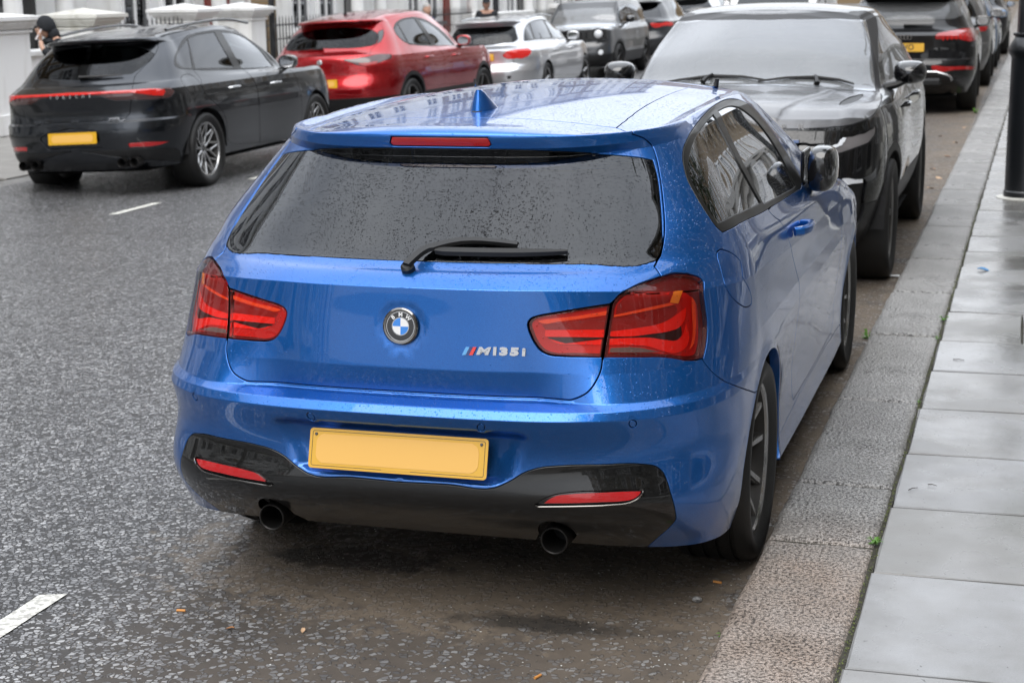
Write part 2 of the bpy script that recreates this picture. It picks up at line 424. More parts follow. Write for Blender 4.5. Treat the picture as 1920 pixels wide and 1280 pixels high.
M['alloy_inner'] = simple('alloy_inner', (.035, .033, .031), .5, .5); M['disc_metal'] = simple('disc_metal', (.10, .095, .09), .35, .9, .2, 30)
M['badge_white'] = simple('badge_white', (.8, .8, .8), .15, coat=1)
M['badge_blue'] = simple('badge_blue', (.02, .22, .70), .15, coat=1)
M['steel'] = simple('steel', (.62, .62, .63), .18, 1, .05)
M['yellow_plate'] = simple('yellow_plate', (.66, .36, .012), .30, var=.03, coat=.4)
M['plate_panel'] = simple('plate_panel', (.76, .43, .095), .45, var=.01)
M['plate_ink'] = simple('plate_ink', (.012, .012, .012), .4)
M['cabin_dark'] = simple('cabin_dark', (.015, .015, .016), .75)
# ---------------------------------------------------------------- panels cut out of a car surface
def resample(poly, step):
    out = []; n = len(poly)
    for i in range(n):
        a, b = np.array(poly[i]), np.array(poly[(i+1) % n]); d = np.linalg.norm(b-a)
        if d < 1e-5: continue
        k = max(1, int(math.ceil(d/step)))
        for j in range(k): out.append(a+(b-a)*j/k)
    return np.array(out)
def nrm_at(S, a, b, e=.0018):
    ea = np.stack([S.ev(np.minimum(a+e, S.A[-1]), b)-S.ev(np.maximum(a-e, 0), b)])[0]
    eb = S.ev(a, np.minimum(b+e, S.B[-1]))-S.ev(a, np.maximum(b-e, 0))
    n = np.cross(ea, eb); return n/(np.linalg.norm(n, axis=-1, keepdims=True)+1e-12)
class Shell:
    """a car surface triangulated once with every panel outline built in"""
    def __init__(s, S, regions, step=.04, fine=None):
        s.S = S; pts = []; edges = []; A, B = S.A[-1], S.B[-1]
        polys = []
        for r in regions:
            for p in r['polys']:
                p = np.array(p, float); p[:, 0] = np.clip(p[:, 0], 0, A); p[:, 1] = np.clip(p[:, 1], 0, B)
                p = resample(p, step*.9 if not fine else min(step, fine[1])*1.0); polys.append(p)
                k = len(pts); pts += [tuple(q) for q in p]; edges += [(k+i, k+(i+1) % len(p)) for i in range(len(p))]
        bs = list(np.linspace(0, B, int(B/step)+1))
        for j, c in enumerate(S.cr):
            if c: bs = [b for b in bs if abs(b-S.B[j]) > .006]+[S.B[j]-.0022, S.B[j]+.0022]
        bs = sorted(set([0.0, B]+bs))
        G = []
        al = np.linspace(0, A, int(A/step)+1)
        if fine:
            a0, st = fine; al = np.concatenate([np.linspace(0, a0, int(a0/st)+1)[:-1], np.linspace(a0, A, int((A-a0)/step)+1)])
            extra = np.linspace(0, B, int(B/st)+1)
        for b in bs: G.append(np.stack([al, np.full(len(al), b)], 1))
        if fine:
            af = al[al < a0]
            for b in extra:
                if min(abs(b-np.array(bs))) > st*.45: G.append(np.stack([af, np.full(len(af), b)], 1))
        G = np.concatenate(G)
        if pts:
            Q = np.array(pts); keep = np.ones(len(G), bool); lim = (min(step, fine[1]) if fine else step)*.38
            inner = (G[:, 0] > 1e-6) & (G[:, 0] < A-1e-6) & (G[:, 1] > 1e-6) & (G[:, 1] < B-1e-6)
            for k in range(0, len(G), 4000):
                g = G[k:k+4000]; d = ((g[:, None, :]-Q[None])**2).sum(-1).min(1) < lim*lim; keep[k:k+4000] &= ~(d & inner[k:k+4000])
            G = G[keep]
        allp = [Vector(p) for p in pts]+[Vector(p) for p in G]
        vo, eo, fo, _, _, _ = delaunay_2d_cdt(allp, edges, [], 0, 1e-5)
        V = np.array([tuple(v) for v in vo]); V[V[:, 0] > A-4e-4, 0] = A; V[V[:, 0] < 4e-4, 0] = 0; F = np.array([f for f in fo if len(f) == 3], np.int64)
        p0, p1, p2 = V[F[:, 0]], V[F[:, 1]], V[F[:, 2]]
        ar = (p1[:, 0]-p0[:, 0])*(p2[:, 1]-p0[:, 1])-(p1[:, 1]-p0[:, 1])*(p2[:, 0]-p0[:, 0])
        F = F[np.abs(ar) > 1e-10]; ar = ar[np.abs(ar) > 1e-10]; F[ar < 0] = F[ar < 0][:, ::-1]
        cen = V[F].mean(1)
        n = len(V); P = S.ev(V[:, 0], V[:, 1]); N = nrm_at(S, V[:, 0], V[:, 1])
        mid = (V[:, 0] < 1e-6) | (V[:, 0] > A-1e-6) | (V[:, 1] > B-1e-6)
        P[mid, 0] = 0; N[mid, 0] = 0; N /= np.linalg.norm(N, axis=1, keepdims=True)+1e-12
        # a grows towards the side and forward, b upward: make sure faces look outward
        fn = np.cross(P[F[:, 1]]-P[F[:, 0]], P[F[:, 2]]-P[F[:, 0]]); fl = (fn*N[F[:, 0]]).sum(1).mean() < 0
        if fl: F = F[:, ::-1]
        lm = np.where(mid, np.arange(n), np.arange(n)+n)
        s.V = np.concatenate([P, P*[-1, 1, 1]]); s.N = np.concatenate([N, N*[-1, 1, 1]]); s.ab = np.concatenate([V, V])
        s.FR = F; s.FL = lm[F][:, ::-1]
        s.idR = np.zeros(len(F), int); s.idL = np.zeros(len(F), int); s.names = ['base']
        for r in regions:
            m = np.zeros(len(F), bool)
            for p in r['polys']: m |= inpoly(cen, p)
            k = s.names.index(r['name']) if r['name'] in s.names else len(s.names)
            if k == len(s.names): s.names.append(r['name'])
            if r.get('side', 'B') in 'BR': s.idR[m] = k
            if r.get('side', 'B') in 'BL': s.idL[m] = k
    def part(s, region, name, mat, parent, gap=.002, depth=.02, side='B', bev=.0015, off=0):
        if region not in s.names: return None
        k = s.names.index(region); fs = []
        if side in 'BR': fs.append(s.FR[s.idR == k])
        if side in 'BL': fs.append(s.FL[s.idL == k])
        F = np.concatenate(fs)
        if len(F) == 0: return None
        u, inv_ = np.unique(F, return_inverse=True); F = inv_.reshape(-1, 3); P = s.V[u].copy(); N = s.N[u].copy()
        if off: P += N*off
        e = np.concatenate([F[:, [0, 1]], F[:, [1, 2]], F[:, [2, 0]]]); key = e[:, 0]*10**7+e[:, 1]; rk = e[:, 1]*10**7+e[:, 0]
        be = e[~np.isin(key, rk)]
        D = np.zeros_like(P)
        t = P[be[:, 1]]-P[be[:, 0]]; t /= np.linalg.norm(t, axis=1, keepdims=True)+1e-12
        nn = N[be[:, 0]]+N[be[:, 1]]; nn /= np.linalg.norm(nn, axis=1, keepdims=True)+1e-12
        ind = np.cross(nn, t); np.add.at(D, be[:, 0], ind); np.add.at(D, be[:, 1], ind)
        l = np.linalg.norm(D, axis=1, keepdims=True); bvi = np.unique(be); Dn = np.where(l > 1e-9, D/np.maximum(l, 1e-9), 0)
        sc = np.where(l[bvi] > .8, 1/np.clip(l[bvi]/2, .5, 1), 1)
        P0 = P.copy(); P[bvi] += Dn[bvi]*(gap+bev)*sc
        m = -np.ones(len(P), int); m[bvi] = np.arange(len(bvi)); nb = len(bvi); n0 = len(P)
        r1 = P0[bvi]+Dn[bvi]*gap*sc-N[bvi]*bev; r2 = r1-N[bvi]*depth
        n1 = -Dn[bvi]*.8+N[bvi]*.6
        V = np.concatenate([P, r1, r1, r2]); NN = np.concatenate([N, n1, -Dn[bvi], -Dn[bvi]])
        a, b = be[:, 0], be[:, 1]; ma, mb = m[a], m[b]
        q1 = np.stack([a, n0+ma, n0+mb], 1); q2 = np.stack([a, n0+mb, b], 1)
        q3 = np.stack([n0+nb+ma, n0+2*nb+ma, n0+2*nb+mb], 1); q4 = np.stack([n0+nb+ma, n0+2*nb+mb, n0+nb+mb], 1)
        FF = np.concatenate([F, q1, q2, q3, q4]).astype(np.int32)
        NN = NN/(np.linalg.norm(NN, axis=1, keepdims=True)+1e-9)
        return mesh(name, V, FF, mat, parent, normals=NN)
def patch(S, poly, name, mat, parent, off=0, mirror=False, step=.02, thick=0):
    """a small piece that follows the car surface at some depth"""
    poly = resample(np.array(poly, float), step); A0, A1 = poly[:, 0].min(), poly[:, 0].max(); B0, B1 = poly[:, 1].min(), poly[:, 1].max()
    ga, gb = np.meshgrid(np.arange(A0, A1, step), np.arange(B0, B1, step)); G = np.stack([ga.ravel(), gb.ravel()], 1)
    if len(G): G = G[inpoly(G, poly)]
    if len(G): G = G[((G[:, None]-poly[None])**2).sum(-1).min(1) > (step*.4)**2]
    pts = [Vector(p) for p in poly]+[Vector(p) for p in G]
    vo, eo, fo, _, _, _ = delaunay_2d_cdt(pts, [(i, (i+1) % len(poly)) for i in range(len(poly))], [], 1, 1e-6)
    V = np.array([tuple(v) for v in vo]); F = np.array([f for f in fo if len(f) == 3], np.int64)
    cen = V[F].mean(1); F = F[inpoly(cen, poly)]
    P = S.ev(V[:, 0], V[:, 1]); N = nrm_at(S, V[:, 0], V[:, 1]); fn = np.cross(P[F[:, 1]]-P[F[:, 0]], P[F[:, 2]]-P[F[:, 0]])
    bad = (fn*N[F[:, 0]]).sum(1) < 0; F[bad] = F[bad][:, ::-1]
    P = P+N*off
    if mirror: P = P*[-1, 1, 1]; N = N*[-1, 1, 1]; F = F[:, ::-1]
    if thick:
        n = len(P); e = np.concatenate([F[:, [0, 1]], F[:, [1, 2]], F[:, [2, 0]]]); key = e[:, 0]*10**6+e[:, 1]; rk = e[:, 1]*10**6+e[:, 0]; be = e[~np.isin(key, rk)]
        P = np.concatenate([P, P, P-np.concatenate([N])*thick]); N2 = np.concatenate([N, N, N]); a, b = be[:, 0], be[:, 1]
        F = np.concatenate([F, np.stack([a+n, a+2*n, b+2*n], 1), np.stack([a+n, b+2*n, b+n], 1)])
        o = mesh(name, P, F.astype(np.int32), mat, parent, smooth=True); return o
    return mesh(name, P, F.astype(np.int32), mat, parent, normals=N)
def frame_on(S, p, view, mirror=False, ab=None):
    """matrix whose Z looks out of the surface and whose Y points up it"""
    a, b = ab if ab is not None else S.inv([p], view)[0]
    q = Vector(S.ev(a, b)); n = Vector(nrm_at(S, np.array([a]), np.array([b]))[0])
    if mirror: q.x *= -1; n.x *= -1
    y = Vector((0, 0, 1)); y = (y-n*y.dot(n)).normalized(); x = y.cross(n)
    return Matrix(((x.x, y.x, n.x, q.x), (x.y, y.y, n.y, q.y), (x.z, y.z, n.z, q.z), (0, 0, 0, 1)))
def put(S, vf, Mx, name, mat, parent):
    v, f = vf; return mesh(name, [Mx @ Vector(p) for p in v], f, mat, parent)
# ---------------------------------------------------------------- wheels
def tyre_mesh(Rr, rim, w, seg=72, lod=0):
    g = .006; h = w/2; sh = .022
    prof = [(rim-.004, -h*.80), (rim+.006, -h*.86), (rim+(Rr-rim)*.35, -h*.99), (rim+(Rr-rim)*.65, -h), (Rr-sh, -h*.97), (Rr-.007, -h*.86)]
    if lod == 0:
        for x in (-.55, -.18, .18, .55):
            prof += [(Rr-.002, (x-.10)*h), (Rr, (x-.06)*h), (Rr-.008, (x-.045)*h), (Rr-.008, (x+.045)*h), (Rr, (x+.06)*h)]
    else: prof += [(Rr-.001, -.5*h), (Rr, 0), (Rr-.001, .5*h)]
    prof += [(Rr-.007, h*.86), (Rr-sh, h*.97), (rim+(Rr-rim)*.65, h), (rim+(Rr-rim)*.35, h*.99), (rim+.006, h*.86), (rim-.004, h*.80)]
    return MB().lathe(prof, seg, 'X')
def bar(mb, p0, p1, w0, w1, d, x0, x1, bev=.3):
    """a spoke in the wheel plane: p0, p1 are (y, z); x0, x1 its face height at both ends, d its depth"""
    a, b = Vector((0, *p0)), Vector((0, *p1)); t = (b-a).normalized(); s = Vector((1, 0, 0)).cross(t)
    V = []
    for p, w, x in ((a, w0, x0), (b, w1, x1)):
        for k, (u, dx) in enumerate(((-.5, -d), (-.5, -d*bev), (-.5+.22, 0), (.5-.22, 0), (.5, -d*bev), (.5, -d))): V.append(p+s*(w*u)+Vector((x+dx, 0, 0)))
    F = [[k, k+1, 7+k, 6+k] for k in range(5)]+[[5, 0, 6, 11], [0, 5, 4, 3, 2, 1], [6, 7, 8, 9, 10, 11]]
    mb.add(V, F)
def make_wheel(style, Rr, rim, w, alloy, lod=0, spokes=True, tmat=None):
    """wheel with its face towards +X, centre at the origin: returns the rim object with its children"""
    seg = 72 if lod == 0 else 36; h = w/2
    mb = MB().lathe([(rim-.016, h*.74), (rim-.012, h*.80), (rim+.004, h*.83), (rim+.006, h*.79), (rim-.001, h*.74)], seg, 'X')
    mb.lathe([(.0, h*.40), (.045, h*.40), (.055, h*.36), (.06, h*.1), (.05, -.02)], 24, 'X')
    r = mb.build('wheel', alloy, smooth=True, sharp=40, fix=False)
    r.data.name = 'wheel_rim'
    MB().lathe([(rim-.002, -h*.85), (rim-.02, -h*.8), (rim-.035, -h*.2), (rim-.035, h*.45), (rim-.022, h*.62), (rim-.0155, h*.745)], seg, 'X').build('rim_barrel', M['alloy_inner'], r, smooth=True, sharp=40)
    xs0, xs1 = h*.44, h*.74
    if style == 'double5':
        for k in range(5):
            sp = MB()
            for s_ in (-1, 1):
                a0 = 2*math.pi*k/5+s_*.16; a1 = 2*math.pi*k/5+s_*.29; r0, r1 = .05, rim-.006
                bar(sp, (math.cos(a0)*r0, math.sin(a0)*r0), (math.cos(a1)*r1*.6, math.sin(a1)*r1*.6), .034, .026, .035, xs0, xs0+.012)
                bar(sp, (math.cos(a1)*r1*.6, math.sin(a1)*r1*.6), (math.cos(a1)*r1, math.sin(a1)*r1), .026, .034, .035, xs0+.012, xs1)
            sp.build('spoke', alloy, r)
    elif style == 'mesh10':
        for k in range(10):
            sp = MB(); a = 2*math.pi*k/10; rm = rim*.50; r1 = rim-.004
            bar(sp, (math.cos(a)*.045, math.sin(a)*.045), (math.cos(a)*rm, math.sin(a)*rm), .028, .022, .02, xs0+.01, xs0+.01)
            for s_ in (-1, 1):
                b = a+s_*.27; bar(sp, (math.cos(a)*rm, math.sin(a)*rm), (math.cos(b)*r1, math.sin(b)*r1), .019, .026, .02, xs0+.01, xs1)
            sp.build('spoke', alloy, r)
    else:
        n = 5 if style == 'five' else 10 if style == 'ten' else 7
        for k in range(n):
            sp = MB(); a = 2*math.pi*k/n; r1 = rim-.006; wd = .05 if n < 8 else .028
            bar(sp, (math.cos(a)*.045, math.sin(a)*.045), (math.cos(a)*r1, math.sin(a)*r1), wd*.8, wd*1.15, .035, xs0, xs1)
            sp.build('spoke', alloy, r)
    MB().lathe([(.03, -.02), (rim*.72, -.02), (rim*.72, -.04), (.03, -.04)], 32, 'X').build('brake_disc', M['disc_metal'], r, smooth=True)
    MB().lathe([(0, h*.40+.006), (.024, h*.40+.006), (.028, h*.40)], 20, 'X').build('hub_cap', M['gloss_black'], r, smooth=True)
    tyre_mesh(Rr, rim, w, seg, lod).build('tyre', tmat or M['tyre'], r, smooth=True, sharp=50)
    return r
def place_wheels(proto, car, spots, spare=True):
    """spots: (x, y, z, steer) - the first reuses the prototype"""
    kids = list(proto.children)
    for i, (x, y, z, st) in enumerate(spots):
        if i == 0: w = proto; w.parent = car
        else:
            w = proto.copy(); C.objects.link(w); w.parent = car
            for k in kids: c = k.copy(); C.objects.link(c); c.parent = w
        w.location = (x, y, z); w.rotation_euler = (random.uniform(0, 6), 0, (0 if x > 0 else math.pi)+st)
        w.rotation_mode = 'XYZ'
def arch_liner(parent, x0, x1, yc, zc, r, floor=.18, name='wheel_arch_liner'):
    V = []; n = 16
    for k in range(n+1):
        a = math.pi*k/n
        for x in (x0, x1): V.append((x, yc+r*math.cos(a), zc+r*math.sin(a)))
    F = [[2*k, 2*k+1, 2*k+3, 2*k+2] for k in range(n)]
    F.append([2*k for k in range(n+1)])
    mesh(name, V, F, M['dark'], parent)
# ---------------------------------------------------------------- ground, road, kerbs, pavements
def gz(x):
    """road height: the crown falls away on the far side, the far pavement climbs a little"""
    if x >= -3.2: return 0.0
    if x > -8.1: return -.045*(-3.2-x)
    return -.105+.030*(-8.1-x)
KX = lambda y: .895+.0095*y
# asphalt with bright chippings
t = NT('asphalt'); obj = t.co()
xyz = t.sep()
warp = t.n.new('ShaderNodeVectorMath'); warp.operation = 'ADD'; nz = t.n.new('ShaderNodeVectorMath'); nz.operation = 'SCALE'; nz.inputs['Scale'].default_value = .012
t.l.new(t.noise(55, 2, out='Color'), nz.inputs[0]); t.l.new(obj, warp.inputs[0]); t.l.new(nz.outputs[0], warp.inputs[1]); wv = warp.outputs[0]
d1 = t.vor(58, wv); c1 = t.vor(58, wv, out='Color'); s1 = t.n.new('ShaderNodeSeparateColor'); t.l.new(c1, s1.inputs[0])
e1 = t.vor(58, wv, 'DISTANCE_TO_EDGE')
big = t.noise(.55, 4); mid = t.noise(3.2, 5)
# dust and dry dirt in the parking bay, clean stone on the carriageway
gut = t.math('DIVIDE', t.math('ADD', xyz[0], 1.15), 1.5, clamp=True)
gut = t.math('MULTIPLY', gut, t.math('DIVIDE', t.math('SUBTRACT', 1.02, xyz[0]), .05, clamp=True))
dust = t.math('MULTIPLY', gut, t.math('MULTIPLY', t.math('SUBTRACT', t.math('ADD', mid, t.math('MULTIPLY', big, .7)), .40), 3.2), clamp=True)
keep = t.math('GREATER_THAN', s1.outputs[0], t.math('ADD', t.math('MULTIPLY', dust, .45), .14))
chip = t.math('MULTIPLY', t.math('DIVIDE', t.math('SUBTRACT', e1, .05), .08, clamp=True), keep)
tone = t.math('POWER', s1.outputs[1], 2.2)
chipc = t.ramp(s1.outputs[1], [(0, (.075, .076, .080)), (.40, (.18, .181, .187)), (.72, (.33, .332, .34)), (1, (.52, .52, .52))])
mat_c = t.mix(t.noise(160, 3), (.012, .012, .013), (.034, .032, .031))
dustc = t.mix(t.noise(14, 5), (.062, .050, .040), (.130, .106, .084))
mat_c = t.mix(dust, mat_c, dustc)
col = t.mix(chip, mat_c, t.mix(t.math('MULTIPLY', dust, .35), chipc, dustc))
# oil stains behind the car, and a broad darker patch under its tail
def blob(cx, cy, rx, ry, sharp=2.2):
    dx = t.math('DIVIDE', t.math('SUBTRACT', xyz[0], cx), rx); dy = t.math('DIVIDE', t.math('SUBTRACT', xyz[1], cy), ry)
    q = t.math('SQRT', t.math('ADD', t.math('MULTIPLY', dx, dx), t.math('MULTIPLY', dy, dy)))
    q = t.math('ADD', q, t.math('MULTIPLY', t.math('SUBTRACT', t.noise(11, 9, None, .68), .5), 2.3))
    return t.math('MULTIPLY', t.math('SUBTRACT', 1.05, q), sharp, clamp=True)
tan_ = t.math('MAXIMUM', blob(.0, .58, .93, .58, 4.5), t.math('MULTIPLY', t.math('MULTIPLY', t.math('SUBTRACT', xyz[0], .30), 1.8, clamp=True), t.math('MULTIPLY', t.math('SUBTRACT', mid, .33), 5, clamp=True)))
col = t.mix(t.math('MULTIPLY', tan_, .60), col, t.mix(t.noise(30, 5), (.12, .095, .068), (.30, .235, .17)))
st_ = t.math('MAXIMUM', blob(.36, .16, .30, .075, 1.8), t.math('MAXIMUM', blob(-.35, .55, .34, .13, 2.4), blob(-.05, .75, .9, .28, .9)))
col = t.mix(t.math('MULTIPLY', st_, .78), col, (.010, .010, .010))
col = t.mix(t.math('MULTIPLY', t.math('SUBTRACT', t.noise(.9, 6, None, .62), .42), 1.9, clamp=True), col, t.mix(.5, col, (.02, .02, .021)))
h = t.math('ADD', t.math('MULTIPLY', chip, t.math('ADD', t.math('MULTIPLY', s1.outputs[2], .6), .4)), t.math('MULTIPLY', t.noise(420, 2), .22))
nb = t.bump(h, .9, .006)
tiltn = t.n.new('ShaderNodeVectorMath'); tiltn.operation = 'SUBTRACT'; t.l.new(c1, tiltn.inputs[0]); tiltn.inputs[1].default_value = (.5, .5, .5)
tl = t.n.new('ShaderNodeVectorMath'); tl.operation = 'SCALE'; t.l.new(tiltn.outputs[0], tl.inputs[0]); t.l.new(t.math('MULTIPLY', chip, .34), tl.inputs['Scale'])
ad = t.n.new('ShaderNodeVectorMath'); ad.operation = 'ADD'; t.l.new(nb, ad.inputs[0]); t.l.new(tl.outputs[0], ad.inputs[1])
nn = t.n.new('ShaderNodeVectorMath'); nn.operation = 'NORMALIZE'; t.l.new(ad.outputs[0], nn.inputs[0])
ro = t.mix(chip, t.mix(dust, .42, .85), t.mix(dust, t.math('ADD', t.math('MULTIPLY', s1.outputs[0], .22), .12), .55))
t.set(Base_Color=col, Roughness=ro, Normal=nn.outputs[0])
M['asphalt'] = t.m
xs = [-8.1, -7, -6, -5, -4.2, -3.6, -3.2, -2.8, -2, -1, 0, .6, 1.15]
V = []; F = []; ys = [-30, -12, -4, 0, 4, 10, 20, 34, 52, 80, 120]
for y in ys:
    for x in xs:
        z = gz(x)
        if x == -3.6: z += .006
        V.append((x+(.0095*y if x == 1.15 else 0), y, z))
n = len(xs)
F = [[j*n+i, j*n+i+1, (j+1)*n+i+1, (j+1)*n+i] for j in range(len(ys)-1) for i in range(n-1)]
road = mesh('road', V, F, M['asphalt'], smooth=True); tag(road, kind='structure')
gm = simple('ground_soil', (.09, .085, .075), .9)
tag(mesh('ground', [(-400, -400, -.6), (400, -400, -.6), (400, 800, -.6), (-400, 800, -.6)], [[0, 1, 2, 3]], gm), kind='structure')
# painted bay dashes
t = NT('road_paint'); wear = t.math('MULTIPLY', t.math('SUBTRACT', t.noise(60, 5), .40), 6, clamp=True)
t.set(Base_Color=t.mix(wear, (.38, .37, .34), (.78, .77, .70)), Roughness=.55, Normal=t.bump(t.noise(150, 3), .5, .004)); M['road_paint'] = t.m
def dash(x0, x1, y0, y1, slant=0):
    rnd = random.Random(int(y0*100)); P = []; n = 14
    for k in range(n+1): P.append((x0+rnd.uniform(-.004, .004), y0+(y1-y0)*k/n))
    for k in range(n+1): P.append((x1+rnd.uniform(-.004, .004), y1+slant-(y1+slant-y0)*k/n))
    z = gz((x0+x1)/2)+.004
    v = [(x, y, gz(x)+.004 if x < -3.2 else z) for x, y in P]; m = n+1
    return mesh('bay_line', v, [[k, len(P)-1-k, len(P)-2-k, k+1] for k in range(n)], M['road_paint'])
for a in ((-1.165, -1.085, -1.2, -.005, .03), (-5.99, -5.90, 8.62, 9.42, 0), (-5.97, -5.88, 11.3, 11.95, 0), (-5.96, -5.87, 14.2, 15.1, 0), (-5.95, -5.86, 19.0, 19.9, 0)):
    o = dash(*a); tag(o, kind='structure')
# stone materials
def stone(name, c0, c1, c2, rough, pit, ps, pd, wet=.35, pink=False):
    t = NT(name); oi = t.n.new('ShaderNodeObjectInfo'); r = oi.outputs['Random']
    sp = t.noise(210, 2); big = t.noise(2.2, 5); col = t.ramp(t.math('ADD', t.math('MULTIPLY', sp, .75), t.math('MULTIPLY', big, .30)), [(.34, c0), (.52, c1), (.72, c2)])
    if pink:
        gq = t.n.new('ShaderNodeNewGeometry'); y = t.sep(gq.outputs['Position'])[1]; k = t.math('MULTIPLY', t.math('SUBTRACT', 1.15, y), 1.6, clamp=True); k = t.math('MULTIPLY', k, t.noise(3.5, 5)); col = t.mix(k, col, t.mix(sp, (.23, .135, .075), (.60, .42, .30)))
    col = t.mix(t.math('MULTIPLY', r, .5), col, t.mix(.42, col, (.05, .048, .045)))
    col = t.mix(t.math('MULTIPLY', t.math('SUBTRACT', t.noise(4.5, 6), .46), 3.2, clamp=True), col, t.mix(.5, col, (.07, .065, .055)))
    v = t.vor(ps, t.co()); n1 = t.noise(ps*.9, 6, None, .68); pits = t.math('MULTIPLY', t.math('SUBTRACT', n1, .52), 11, clamp=True)
    pits = t.math('MULTIPLY', pits, t.math('ADD', t.math('MULTIPLY', t.noise(6, 3), 1.9), -.15), clamp=True)
    col = t.mix(t.math('MULTIPLY', pits, pit), col, tuple(x*.22 for x in c0))
    h = t.math('SUBTRACT', t.math('MULTIPLY', v, .5), t.math('MULTIPLY', pits, 1.0))
    nb = t.bump(t.math('ADD', h, t.math('MULTIPLY', sp, .2)), .85, pd)
    damp = t.math('MULTIPLY', t.math('SUBTRACT', t.noise(1.7, 4), .42), 4, clamp=True)
    t.set(Base_Color=col, Roughness=t.mix(damp, rough, wet), Normal=nb); return t.m
M['granite'] = stone('granite', (.20, .193, .185), (.40, .39, .375), (.60, .59, .57), .48, .80, 105, .010, .22, True)
def flag_mat(name, wetc=.16):
    t = NT(name); oi = t.n.new('ShaderNodeObjectInfo'); r = oi.outputs['Random']; w = t.n.new('ShaderNodeTexCoord'); 
    gx = t.n.new('ShaderNodeNewGeometry'); pos = gx.outputs['Position']; xz = t.sep(pos)
    nbig = t.noise(1.35, 5, pos); nm = t.noise(7, 5, pos); fine = t.noise(240, 2, pos)
    c = t.mix(fine, (.24, .243, .250), (.35, .353, .360)); c = t.mix(t.math('MULTIPLY', t.math('SUBTRACT', nm, .35), 1.8, clamp=True), c, (.21, .205, .195))
    c = t.mix(t.math('MULTIPLY', r, .6), c, (.20, .19, .17))
    gr = t.math('MULTIPLY', t.math('SUBTRACT', t.math('ADD', nbig, t.math('MULTIPLY', t.math('SUBTRACT', xz[0], 1.62), .55)), .44), 4, clamp=True)
    c = t.mix(t.math('MULTIPLY', gr, .62), c, (.085, .085, .066))
    sp = t.math('GREATER_THAN', t.noise(62, 3, pos), .71); c = t.mix(t.math('MULTIPLY', sp, .7), c, (.04, .038, .035))
    c = t.mix(t.math('MULTIPLY', t.math('SUBTRACT', t.noise(2.6, 6, pos, .65), .53), 3.2, clamp=True), c, t.mix(.45, c, (.075, .07, .06)))
    wet = t.math('MULTIPLY', t.math('SUBTRACT', t.noise(2.1, 5, pos), .42), 6, clamp=True)
    t.set(Base_Color=c, Roughness=t.mix(wet, .36, .12), Normal=t.bump(t.math('ADD', t.math('MULTIPLY', fine, .3), t.math('MULTIPLY', t.noise(34, 5, pos), t.math('ADD', t.math('MULTIPLY', gr, 1.2), .25))), .35, .004))
    return t.m
M['flag'] = flag_mat('flag')
M['joint'] = simple('joint', (.045, .042, .030), .9, var=.5, vs=25, bump=.6, bs=60, bd=.01)
def stone_block(nx, ny, w, l, hgt, rnd, rough_, round_=.012):
    """worn block: bevelled top grid with uneven edges; origin at the centre of its top"""
    V = []; F = []
    us = [0, round_*.35/w, round_/w]+[i/nx for i in range(1, nx)]+[1-round_/w, 1-round_*.35/w, 1]
    vs = [0, round_*.35/l, round_/l]+[i/ny for i in range(1, ny)]+[1-round_/l, 1-round_*.35/l, 1]
    ph = [rnd.uniform(0, 6.28) for _ in range(8)]
    wob = lambda s, k: rough_*(math.sin(s*9+ph[k])+.6*math.sin(s*23+ph[k+1])+.4*math.sin(s*51+ph[(k+2) % 8]))
    for v in vs:
        for u in us:
            x = (u-.5)*w; y = (v-.5)*l
            e = min(u, 1-u)*w; f = min(v, 1-v)*l; g = min(e, f)
            z = -round_*(1-min(1, g/round_))**2*.7 if g < round_ else 0
            z += rough_*.5*(math.sin(x*31+ph[0])*math.sin(y*17+ph[1]))*(1 if g > 0 else 0)
            if u in (0, 1): x += wob(y, 0 if u == 0 else 2)
            if v in (0, 1): y += wob(x, 4 if v == 0 else 5)*.7
            V.append((x, y, z))
    a = len(us); b = len(vs)
    F = [[j*a+i, j*a+i+1, (j+1)*a+i+1, (j+1)*a+i] for j in range(b-1) for i in range(a-1)]
    ring_ = [i for i in range(a)]+[j*a+a-1 for j in range(1, b)]+[(b-1)*a+i for i in range(a-2, -1, -1)]+[j*a for j in range(b-2, 0, -1)]
    n0 = len(V); V += [(V[i][0], V[i][1], -hgt) for i in ring_]; m = len(ring_)
    F += [[ring_[k], n0+k, n0+(k+1) % m, ring_[(k+1) % m]] for k in range(m)]
    return V, F
kerb = mesh('kerb', [(KX(-6)+.01, -6, -.3), (KX(-6)+.34, -6, -.3), (KX(90)+.34, 90, -.3), (KX(90)+.01, 90, -.3), (KX(-6)+.012, -6, .090), (KX(-6)+.338, -6, .090), (KX(90)+.338, 90, .090), (KX(90)+.012, 90, .090)],
            [[0, 3, 2, 1], [4, 5, 6, 7], [0, 1, 5, 4], [1, 2, 6, 5], [2, 3, 7, 6], [3, 0, 4, 7]], M['joint'])
tag(kerb, kind='structure')
KJ = [-3.1, -1.9, -.72, .773, 1.39, 2.586, 3.908, 5.07, 6.23, 7.63, 8.75]
while KJ[-1] < 60: KJ.append(KJ[-1]+random.uniform(.85, 1.3))
far_mesh = None
for i in range(len(KJ)-1):
    y0, y1 = KJ[i], KJ[i+1]; ym = (y0+y1)/2; rnd = random.Random(i*7+3); l = y1-y0-.016
    if y1 < 16: v, f = stone_block(8, 14, .325, l, .16, rnd, .0028 if ym < 6 else .002, .02)
    else: v, f = stone_block(2, 2, .325, l, .16, rnd, .002, .02)
    o = mesh('kerb_stone', v, f, M['granite'], kerb, smooth=True, loc=(KX(ym)+.166+rnd.uniform(-.004, .004), ym, .100+rnd.uniform(-.002, .003)))
    o.rotation_euler = (rnd.uniform(-.003, .003), rnd.uniform(-.006, .006), -.0095+rnd.uniform(-.003, .003))
PJ = [-3.0, -2.3, -1.6, -.89, -.166, .547, 1.186, 1.831, 2.498, 3.176, 3.814, 4.541, 5.205]
